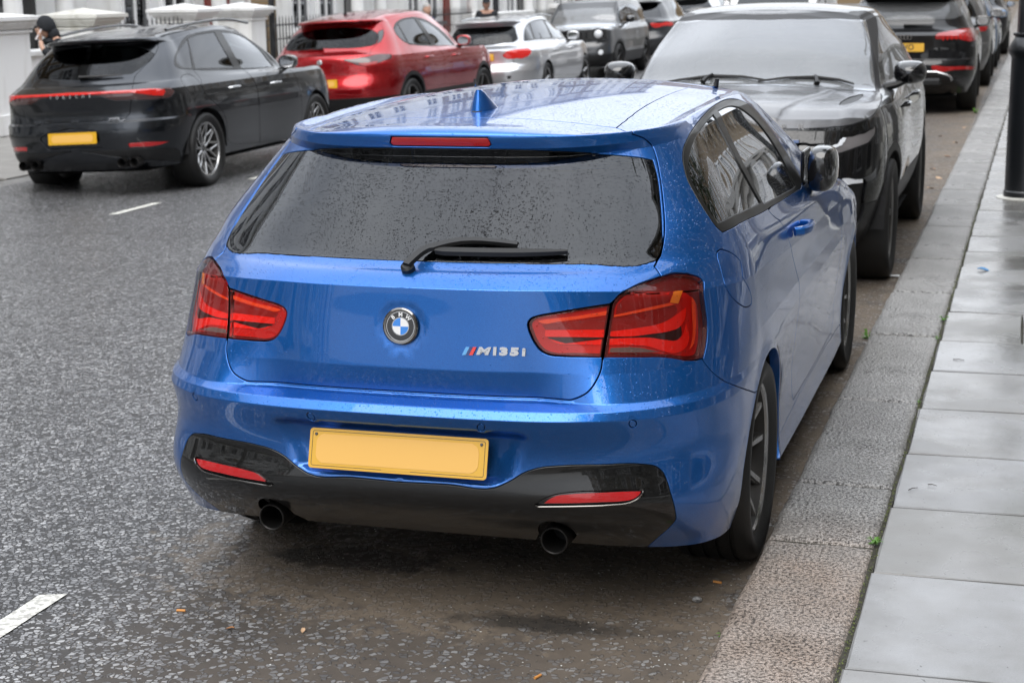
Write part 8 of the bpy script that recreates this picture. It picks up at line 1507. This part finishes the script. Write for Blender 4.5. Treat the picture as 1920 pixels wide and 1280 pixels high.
number_plate(o, Matrix.Translation((0, 4.385, .60)) @ Matrix.Rotation(math.pi, 4, 'Z') @ Matrix.Rotation(R(90), 4, 'X'), detail=False)
for s_ in (1, -1):
    a, b = S.inv([(2.9, .98)], 'S')[0]
    q = [S.ev(*S.inv([(yy, zz)], 'S')[0]) for yy, zz in ((1.7, 1.0), (2.55, .985))]
handles(o, S, (1.75, 2.65), M['gloss_black'], (1.0, .985))
# black SUV beyond, seen from behind
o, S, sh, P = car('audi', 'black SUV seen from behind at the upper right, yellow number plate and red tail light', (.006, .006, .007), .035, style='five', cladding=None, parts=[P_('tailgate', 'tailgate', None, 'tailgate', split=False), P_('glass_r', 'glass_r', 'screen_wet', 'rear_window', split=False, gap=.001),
     P_('light', 'light', 'lens_far', 'tail_light'), P_('low_light', 'low_light', 'lens_far', 'rear_fog_light')], mir='gloss_black', keepm=.2, drops=.3)
for k in range(6):
    x0_ = .50+.055*k; a, b = S.inv([(x0_, 1.0)], 'R')[0]; p = S.ev(a, b)
    MB().box((x0_, p[1]-.003, 1.00+.004*k), (.016, .012, .055), .003).build('light_bar', M['lens_bright'], o); MB().box((-x0_, p[1]-.003, 1.00+.004*k), (.016, .012, .055), .003).build('light_bar', M['lens_bright'], o)
a, b = S.inv([(0, .89)], 'R')[0]
rear_plate(o, S, .885, 4, text='NWO', blank=False)
for k in range(4):
    m = frame_on(S, (0, 1.02), 'R'); m = m @ Matrix.Translation(((k-1.5)*.045, 0, .004)); MB().lathe([(.024, 0), (.024, .004), (.031, .004), (.031, 0)], 20, M=m).build('badge_ring', M['steel'], o, smooth=True)
wiper_simple(o, S, -.02, .36, 1.165)
pts = [(-.62, -.03, .50), (-.56, -.032, .535), (0, -.036, .545), (.56, -.032, .535), (.62, -.025, .50), (.63, -.02, .46)]
MB().tube(smooth_loop(pts, 4, False).tolist(), .014, 8).build('valance_trim', M['silver_trim'], o, smooth=True)
MB().box((0, .02, .43), (1.0, .08, .11), .03).build('valance', M['black_plastic'], o, smooth=True)
surf_text(o, S, '45 TFSI', .48, .865, .036, M['silver_trim'], spread=.75)
# simpler cars far up the street
def far_car(src, x, y, col, label, yaw=0, flip=False):
    SPEC['far_%d' % int(y)] = dict(SPEC[src]); SPEC['far_%d' % int(y)]['pose'] = (x, y, yaw, 1 if x < -3 else 0, 1 if flip else 0); k = 'far_%d' % int(y)
    o, S, sh, P = car(k, label, col, .07, style='five', parts=[], mir=True, drops=0)
    nB = len(S.B)-8
    rg = S.inv([(1.15, S.P[nB-2, NR+4, 2]+.04), (1.35, S.P[nB, NR+4, 2]-.05), (2.1, S.P[nB, NR+8, 2]-.03), (2.65, S.P[nB, NR+14, 2]-.08), (3.1, S.P[nB-2, NR+17, 2]+.03), (2.2, S.P[nB-2, NR+10, 2]+.03)], 'S')
    for mi in (False, True): patch(S, smooth_loop(rg, 3), 'side_window', M['tint'], o, .005, mi, .07)
    if not flip:
        lt = S.inv([(hw_*SPEC[src]['hw'], zz) for hw_, zz in ((.55, .90), (.90, .92), (.93, 1.0), (.60, .98))], 'R')
        for mi in (False, True): patch(S, lt, 'tail_light', M['lens_far'], o, .005, mi, .05); 
        g2 = np.array([[0, S.B[nB-2]+.03], [0, S.B[nB]-.01], [S.A[NR-5], S.B[nB]-.03], [S.A[NR-5], S.B[nB-2]+.05]])
        for mi in (False, True): patch(S, g2, 'rear_window', M['tint'], o, .005, mi, .07)
    return o
far_car('audi', .10, 24.3, (.09, .09, .09), 'grey car parked beyond the black SUV on the right')
far_car('merc', .16, 30.2, (.05, .16, .34), 'light blue car far up the right-hand kerb')
far_car('jag', .22, 36.6, (.02, .02, .022), 'black car far up the right-hand kerb')
far_car('audi', -7.3, 41.5, (.62, .63, .64), 'pale silver car beyond the dark SUV with slim red lights', flip=False)
# white van coming down the road
vx, vy = -3.85, 33.0
van = empty('van', (vx, vy, gz(vx)), 0); tag(van, 'white van facing the camera, its front just visible over the roof of the black SUV', 'van')
hw_v = .97
prof = [(0.0, .35), (-.02, .60), (0, .95), (.10, 1.12), (.62, 1.27), (1.35, 1.98), (1.9, 2.15), (5.2, 2.15), (5.25, .35)]
V = []; n = len(prof)
for s_, q in ((-1, .93), (-1, 1.0), (1, 1.0), (1, .93)):
    for yy, zz in prof: V.append((s_*hw_v*q*(1 if zz < 1.2 else 1-.10*(zz-1.2)), yy+(.06 if abs(q) == 1 else 0), zz-(0.03 if (q == 1 and zz > 1.3) else 0)))
F = [[j*n+i, (j+1)*n+i, (j+1)*n+i+1, j*n+i+1] for j in range(3) for i in range(n-1)]+[list(range(n)), [3*n+i for i in range(n)][::-1]]
mesh('body', V, F, M['white_paint'], van)
mesh('windscreen', [(-.80, .66, 1.31), (.80, .66, 1.31), (.72, 1.31, 1.94), (-.72, 1.31, 1.94)], [[0, 1, 2, 3]], M['tint'], van)
for s_ in (1, -1):
    mirror(van, s_*.93, .95, 1.22, s_, M['black_plastic'], .16, .26); MB().box((s_*.74, -.01, .90), (.34, .06, .22), .03).build('headlight', M['lamp_glass'], van)
    for yy in (.9, 4.2): MB().lathe([(.15, -.1), (.30, -.11), (.33, -.09), (.33, .09), (.30, .11), (.15, .1)], 24, 'X', M=Matrix.Translation((s_*.85, yy, .33))).build('wheel', M['tyre'], van, smooth=True)
MB().box((0, -.03, .80), (.9, .04, .18), .02).build('grille', M['black_plastic'], van)
# ---------------------------------------------------------------- people on the far pavement
def skin_obj(name, pts, edges, rad, mat, parent, sub=2, root=0):
    me = bpy.data.meshes.new(name); me.from_pydata([tuple(p) for p in pts], edges, []); o = bpy.data.objects.new(name, me); C.objects.link(o)
    o.modifiers.new('s', 'SKIN'); o.modifiers.new('u', 'SUBSURF').levels = sub
    for i, v in enumerate(me.skin_vertices[0].data):
        r = rad[i]; v.radius = r if isinstance(r, tuple) else (r, r); v.use_root = (i == root)
    dg = bpy.context.evaluated_depsgraph_get(); dg.update(); m2 = bpy.data.meshes.new_from_object(o.evaluated_get(dg)); bpy.data.objects.remove(o)
    m2.polygons.foreach_set('use_smooth', [True]*len(m2.polygons)); m2.materials.clear(); m2.materials.append(mat); return link(name, m2, parent)
M['skin'] = simple('skin', (.52, .31, .22), .5, var=.08); M['skin_tan'] = simple('skin_tan', (.46, .26, .18), .5, var=.08)
M['cloth_black'] = simple('cloth_black', (.012, .014, .018), .85); M['cloth_navy'] = simple('cloth_navy', (.02, .03, .07), .85); M['cloth_grey'] = simple('cloth_grey', (.08, .08, .09), .85)
M['hair_grey'] = simple('hair_grey', (.35, .34, .33), .7); M['eye'] = simple('eye', (.02, .015, .01), .2); M['lip'] = simple('lip', (.36, .12, .10), .5); M['phone'] = simple('phone', (.65, .60, .60), .2)
def person(x, y, h, face, label, skin, top, legs, hat, nod=0., arm=None, turn=0., arm_r=None):
    g = gz(x)+.0; s = h/1.72
    o = empty('person', (x, y, g), face); tag(o, label, 'person'); o.scale = (s, s, s)          # local -Y is where the person looks
    hc = Vector((0, -.03-.06*nod, 1.60-.02*nod))
    P = [(0, 0, .96), (0, .01, 1.16), (0, .015, 1.36), (0, .0, 1.46), tuple(hc+Vector((0, .01, -.07))), (.10, 0, .90), (.11, -.01, .50), (.11, .03, .09), (.12, -.12, .04), (-.10, 0, .90), (-.11, .01, .50), (-.11, .05, .09), (-.12, -.10, .04),
         (.17, .01, 1.40), (.25, .03, 1.13), (.24, -.10, .90), (.24, -.14, .83), (-.17, .01, 1.40)]
    A = arm or [(-.25, .03, 1.13), (-.24, -.10, .90), (-.24, -.14, .83)]
    P += A
    if arm_r: P[14:17] = arm_r
    E = [(0, 1), (1, 2), (2, 3), (3, 4), (0, 5), (5, 6), (6, 7), (7, 8), (0, 9), (9, 10), (10, 11), (11, 12), (2, 13), (13, 14), (14, 15), (15, 16), (2, 17), (17, 18), (18, 19), (19, 20)]
    Rd = [(.15, .11), (.13, .10), (.15, .105), (.055, .055), (.052, .055), .085, .055, .038, .035, .085, .055, .038, .035, .055, .042, .032, .028, .055, .042, .032, .028]
    body = skin_obj('body', P, E, Rd, M[skin], o)
    up = [0, 1, 2, 13, 14, 15, 17, 18, 19]; mp_ = {k: i for i, k in enumerate(up)}
    skin_obj('top', [P[k] for k in up], [(mp_[a], mp_[b]) for a, b in E if a in mp_ and b in mp_], [tuple(q+.016 for q in (Rd[k] if isinstance(Rd[k], tuple) else (Rd[k], Rd[k]))) for k in up], M[top], body)
    lo = [0, 5, 6, 7, 9, 10, 11]; mq = {k: i for i, k in enumerate(lo)}
    skin_obj('trousers', [P[k] for k in lo], [(mq[a], mq[b]) for a, b in E if a in mq and b in mq], [tuple(q+.014 for q in (Rd[k] if isinstance(Rd[k], tuple) else (Rd[k], Rd[k]))) for k in lo], M[legs], body)
    for q in (8, 12): MB().box((P[q][0], P[q][1]+.06, .045), (.095, .27, .09), .03).build('shoe', M['cloth_black'], body, smooth=True)
    # head with a face
    rot = Matrix.Translation(hc) @ Matrix.Rotation(turn, 4, 'Z') @ Matrix.Rotation(R(22)*nod, 4, 'X')
    V = []; sg, rg = 24, 16
    for i in range(rg+1):
        t_ = math.pi*i/rg
        for k in range(sg):
            a_ = 2*math.pi*k/sg; z = .118*math.cos(t_); w_ = .077*math.sin(t_)**.85; d_ = .096*math.sin(t_)**.85
            xx = w_*math.sin(a_); yy = -d_*math.cos(a_)
            if z < -.02: xx *= 1-.32*(-z-.02)/.1; yy = yy*(1-.18*(-z-.02)/.1)-.012*(-z/.1)
            f = math.exp(-((a_ if a_ < math.pi else a_-2*math.pi)/.20)**2)
            yy -= f*(.022*math.exp(-((z+.012)/.018)**2)+.008*math.exp(-((z+.052)/.012)**2)+.008*math.exp(-((z+.092)/.015)**2))
            for sgn in (-1, 1):
                f2 = math.exp(-(((a_ if a_ < math.pi else a_-2*math.pi)-sgn*.42)/.17)**2); yy += f2*.009*math.exp(-((z-.012)/.014)**2); yy -= f2*.004*math.exp(-((z-.036)/.01)**2)
            V.append(rot @ Vector((xx, yy, z)))
    F = [[i*sg+k, (i+1)*sg+k, (i+1)*sg+(k+1) % sg, i*sg+(k+1) % sg] for i in range(rg) for k in range(sg)]
    hd = MB().add(V, F).build('head', M[skin], o, smooth=True, sharp=180)
    for s_ in (-1, 1):
        MB().ball((0, 0, 0), (.011, .006, .006), 10, 6, M=rot @ Matrix.Translation((s_*.031, -.083, .012))).build('eye', M['eye'], hd, smooth=True)
        MB().box((0, 0, 0), (.030, .006, .006), .002, M=rot @ Matrix.Translation((s_*.031, -.090, .034))).build('eyebrow', M['eye'] if hat != 'grey' else M['hair_grey'], hd)
        MB().ball((0, 0, 0), (.008, .018, .030), 10, 6, M=rot @ Matrix.Translation((s_*.078, .008, .0))).build('ear', M[skin], hd, smooth=True)
    MB().ball((0, 0, 0), (.022, .006, .007), 10, 6, M=rot @ Matrix.Translation((0, -.089, -.054))).build('mouth', M['lip'], hd, smooth=True)
    def shell(name, mat, rx, ry, rz_, off, cut):
        V = []; n = 24
        for i in range(14):
            t_ = math.pi*.95*i/13
            for k in range(n):
                a_ = 2*math.pi*k/n; fr = -math.cos(a_); q = Vector((rx*math.sin(t_)*math.sin(a_), ry*math.sin(t_)*math.cos(a_)*-1, rz_*math.cos(t_)))
                if q.y < 0: q.z = max(q.z, cut(abs(q.x), q.y))
                else: q.z = max(q.z, -.10)
                V.append(rot @ (q+Vector(off)))
        F = [[i*n+k, (i+1)*n+k, (i+1)*n+(k+1) % n, i*n+(k+1) % n] for i in range(13) for k in range(n)]
        MB().add(V, F).build(name, M[mat], hd, smooth=True, sharp=180)
    if hat == 'scarf':
        shell('headscarf', 'cloth_black', .095, .115, .138, (0, .012, .008), lambda ax, y_: .055-.16*max(0, ax-.045)/.045)
        MB().ball((0, 0, 0), (.09, .08, .10), 14, 10, M=rot @ Matrix.Translation((0, .045, -.10))).build('scarf_drape', M['cloth_black'], hd, smooth=True)
        MB().ball((0, 0, 0), (.10, .085, .05), 14, 8, M=Matrix.Translation(hc+Vector((0, .02, -.17)))).build('scarf_drape', M['cloth_black'], hd, smooth=True)
    elif hat == 'cap':
        shell('cap', 'cloth_black', .088, .106, .130, (0, .004, .010), lambda ax, y_: .038)
        MB().prism([(.07*math.cos(a_), -.075-.085*math.sin(a_)) for a_ in np.linspace(0, math.pi, 12)], .040, .047, M=rot).build('cap_peak', M['cloth_black'], hd, fix=True)
    else: shell('hair', 'hair_grey', .083, .102, .126, (0, .010, .006), lambda ax, y_: .060)
    # hands: palm and five bent fingers
    for (w_, e_), bend in (((Vector(P[16]), Vector(P[15])), 0), ((Vector(P[20]), Vector(P[19])), 1)):
        d = (w_-e_).normalized(); up_ = Vector((0, -1, 0)) if abs(d.y) < .8 else Vector((0, 0, 1)); sx = d.cross(up_).normalized(); nz = sx.cross(d)
        pp = [w_, w_+d*.045, w_+d*.085]; hp = list(pp); ed = [(0, 1), (1, 2)]; rd_ = [(.022, .016), (.030, .014), (.032, .013)]
        for k in range(4):
            b_ = w_+d*.085+sx*(.026*(1.5-k)/1.5); ln = (.070, .078, .072, .056)[k]; n0 = len(hp)
            hp += [b_+d*ln*.35, b_+d*ln*.68+nz*ln*.25, b_+d*ln*.8+nz*ln*.55]; ed += [(2, n0), (n0, n0+1), (n0+1, n0+2)]; rd_ += [(.0085, .0085)]*3
        n0 = len(hp); hp += [w_+d*.04+sx*.045, w_+d*.075+sx*.055+nz*.02]; ed += [(1, n0), (n0, n0+1)]; rd_ += [(.010, .010), (.0085, .0085)]
        skin_obj('hand', hp, ed, rd_, M[skin], body, 1)
    return o, hc, P
o, hc, P = person(-9.0, 12.75, 1.60, R(-42), 'woman in a black headscarf and dark top holding a phone near her chin', 'skin', 'cloth_black', 'cloth_black', 'scarf', 1.0,
    arm_r=[(.25, -.04, 1.17), (.17, -.20, 1.33), (.12, -.20, 1.43)], turn=R(-12))
ph_ = MB().box((0, 0, 0), (.070, .008, .145), .004, M=Matrix.Translation((-9.0, 12.75, gz(-9)))@Matrix.Rotation(R(-42), 4, 'Z')@Matrix.Scale(1.6/1.72, 4)@Matrix.Translation((.10, -.215, 1.50))@Matrix.Rotation(R(-30), 4, 'X')).build('mobile_phone', M['phone']); tag(ph_, 'pale mobile phone held by the woman in a headscarf', 'phone')
person(-8.95, 28.7, 1.62, R(18), 'man in a black cap and black top behind the silver estate car', 'skin_tan', 'cloth_black', 'cloth_navy', 'cap', .35)
person(-9.0, 25.2, 1.56, R(60), 'grey-haired man in a navy top, his head just above the red car', 'skin', 'cloth_navy', 'cloth_grey', 'grey', .2)
# ---------------------------------------------------------------- leaves, cigarette ends and other litter
M['leaf_brown'] = simple('leaf_brown', (.30, .13, .04), .55, var=.3, vs=60); M['leaf_tan'] = simple('leaf_tan', (.50, .33, .20), .6, var=.3, vs=60); M['leaf_green'] = simple('leaf_green', (.10, .24, .03), .5, var=.3, vs=60)
M['butt'] = simple('butt', (.62, .27, .07), .6); M['paper'] = simple('paper', (.80, .80, .80), .6); M['blue_plastic'] = simple('blue_plastic', (.03, .22, .50), .35); M['twig'] = simple('twig', (.045, .035, .025), .8)
def leaf_mesh(ln, wd, seed):
    rnd = random.Random(seed); V = []; n = 7
    for i in range(n+1):
        u = i/n; w_ = wd*math.sin(math.pi*min(1, u*.92+.06))**.8*.5; z = .10*ln*math.sin(u*3+seed)+rnd.uniform(0, .03)*ln
        V += [(-w_, (u-.5)*ln, z+.25*w_+.004), (0, (u-.5)*ln, z+.002), (w_, (u-.5)*ln, z+.3*w_+.004)]
    return V, [[3*i+k, 3*i+k+1, 3*i+k+4, 3*i+k+3] for i in range(n) for k in range(2)]
def leaf(x, y, z, ln, col, label, seed, group='fallen leaves on the road'):
    v, f = leaf_mesh(ln, ln*.5, seed); o = mesh('leaf', v, f, M[col], smooth=True, loc=(x, y, z+.001), rot=(0, 0, seed*1.7)); tag(o, label, 'leaf', group)
leaf(-.485, -.103, 0, .024, 'leaf_brown', 'small curled orange-brown leaf, left of two on the road behind the blue car', 1)
leaf(-.278, -.065, 0, .026, 'leaf_tan', 'small pale pinkish leaf, right of two on the road behind the blue car', 2)
leaf(.771, 4.54, 0, .05, 'leaf_brown', 'brown leaf in the gutter beside the blue car front wheel', 3)
leaf(.892, 11.38, 0, .10, 'leaf_tan', 'pale dry leaf in the gutter beside the black SUV', 4)
for k, (x, y) in enumerate(((.86, 10.6), (.80, 12.1), (.90, 14.8), (.70, 15.6), (.92, 16.8), (.45, 14.2), (.84, 9.6), (.88, 13.3))):
    leaf(x, y, 0, .07, ('leaf_tan', 'leaf_brown')[k % 2], 'small dry leaf in the gutter between the two black SUVs', 5+k)
def butt(x, y, rz, label):
    o = MB().tube([(-.013, 0, .004), (.013, 0, .004)], .0038, 8).build('cigarette_end', M['butt'], smooth=False, loc=(x, y, 0), rot=(0, 0, rz)); tag(o, label, 'cigarette end', 'cigarette ends on the road')
butt(-.688, -.012, .15, 'orange cigarette end on the road at the left, behind the blue car exhaust'); butt(.779, .609, -.2, 'orange cigarette end near the kerb by the blue car rear wheel'); butt(.449, -.2, 1.2, 'orange cigarette end at the bottom edge of the photo')
v, f = leaf_mesh(.085, .08, 3); o = mesh('paper_scrap', v, f, M['paper'], smooth=True, loc=(.885, 6.10, .002), rot=(0, 0, .9)); tag(o, 'crumpled white paper scrap in the gutter under the black SUV bumper', 'litter')
v, f = leaf_mesh(.075, .055, 5); o = mesh('plastic_scrap', v, f, M['blue_plastic'], smooth=True, loc=(1.417, 5.83, .101), rot=(0, 0, 1.5)); tag(o, 'small bright blue plastic scrap on the paving slabs', 'litter')
pb = MB().ball((0, 0, .008), (.016, .012, .010), 7, 5).build('pebble', M['granite_far'], loc=(.749, .441, 0)); tag(pb, 'loose grey stone on the road near the kerb', 'stone')
def twig(x, y, z, ln, rz, label):
    o = MB().tube([(-ln/2, 0, .003), (0, ln*.06, .005), (ln/2, 0, .003)], [.0018, .0015, .001], 5).build('twig', M['twig'], loc=(x, y, z), rot=(0, 0, rz)); tag(o, label, 'twig', 'twigs on the paving')
twig(1.301, 1.381, .101, .045, .9, 'longer dark twig on the slab beside the kerb'); twig(1.36, 1.44, .101, .03, -.3, 'short dark twig on the slab beside the longer twig'); twig(1.37, 3.40, .101, .05, -.1, 'dark twig on the wet slab level with the blue car door')
def weed(x, y, z, r, label, n=12, seed=1):
    rnd = random.Random(seed); V = []; F = []
    for k in range(n):
        a_ = rnd.uniform(0, 6.28); l_ = r*rnd.uniform(.5, 1.1); h_ = rnd.uniform(.2, .9)*l_; w_ = l_*.16; c_, s_ = math.cos(a_), math.sin(a_); b = len(V)
        V += [(0, 0, 0), (c_*l_*.5-s_*w_, s_*l_*.5+c_*w_, h_), (c_*l_, s_*l_, h_*.8), (c_*l_*.5+s_*w_, s_*l_*.5-c_*w_, h_)]; F.append([b, b+1, b+2, b+3])
    o = mesh('weed', V, F, M['leaf_green'], loc=(x, y, z)); tag(o, label, 'weed', 'weeds growing along the kerb')
weed(.868, .201, 0, .022, 'tiny green weed at the foot of the nearest kerb stone', 10, 1); weed(.90, 4.25, 0, .05, 'leafy green weed in the gutter beside the blue car front wheel', 18, 2)
weed(1.225, .80, .097, .03, 'green weed in the joint behind the nearest kerb stone', 16, 3); weed(1.262, 4.31, .097, .035, 'green tuft between kerb and slabs level with the blue car door', 16, 4); weed(1.255, 3.85, .097, .02, 'small green tuft between kerb and slabs, nearer than the leafy one', 12, 5)
weed(.99, 19.1, 0, .08, 'green weed at the kerb behind the far black SUV', 20, 6); weed(1.245, 2.6, .097, .015, 'tiny moss tuft between kerb and slabs beside the rear wheel', 12, 7)
# moss and grit in the joint between kerb and paving
rs = np.random.RandomState(4); n = 1500; yy = rs.uniform(-.6, 9, n); xx = KX(yy)+.331+rs.normal(0, .004, n); zz = np.full(n, .096)
s_ = rs.uniform(.001, .0035, (n, 1)); c_ = np.stack([xx, yy, zz], 1); a_ = rs.uniform(0, 6.28, n); u = np.stack([np.cos(a_), np.sin(a_), a_*0+.3], 1)*s_; w_ = np.stack([-np.sin(a_), np.cos(a_), a_*0+.8], 1)*s_
P4 = np.stack([c_-u, c_-w_*.7, c_+u, c_+w_], 1).reshape(-1, 3); M['moss'] = simple('moss', (.10, .12, .035), .9, var=.6, vs=30)
tag(mesh('moss', P4, np.arange(4*n).reshape(-1, 4), M['moss']), 'moss and grit in the joint between kerb and paving slabs', 'moss', kind='stuff')
# grit and small stones lying in the gutter and behind the car
n = 4200; yy = rs.uniform(-.6, 7, n); xx = KX(yy)-.012-np.abs(rs.normal(0, .20, n)); k2 = rs.rand(n) < .35; xx[k2] = rs.uniform(-1.0, .86, k2.sum()); yy[k2] = rs.uniform(-.5, .9, k2.sum())
s_ = rs.uniform(.0010, .0034, n); base = np.array([(1, 0, .2), (.3, .9, .2), (-.8, .5, .2), (-.7, -.7, .2), (.5, -.9, .2), (.1, 0, 1.0)])
a_ = rs.uniform(0, 6.28, n); ca, sa = np.cos(a_), np.sin(a_)
B_ = base[None]*s_[:, None, None]; X = B_[..., 0]*ca[:, None]-B_[..., 1]*sa[:, None]+xx[:, None]; Y = B_[..., 0]*sa[:, None]+B_[..., 1]*ca[:, None]+yy[:, None]
Vg = np.stack([X, Y, B_[..., 2]+.001], -1).reshape(-1, 3); tri = np.array([(0, 1, 5), (1, 2, 5), (2, 3, 5), (3, 4, 5), (4, 0, 5)]); Fg = (np.arange(n)[:, None, None]*6+tri[None]).reshape(-1, 3)
t = NT('grit'); gi = t.n.new('ShaderNodeNewGeometry'); t.set(Base_Color=t.ramp(gi.outputs['Random Per Island'], [(0, (.04, .035, .03)), (.6, (.16, .13, .10)), (.9, (.35, .32, .28)), (1, (.7, .7, .68))]), Roughness=.6); M['grit'] = t.m
tag(mesh('grit', Vg, Fg.astype(np.int32), M['grit']), 'loose grit in the gutter and behind the blue car', 'grit', kind='stuff')
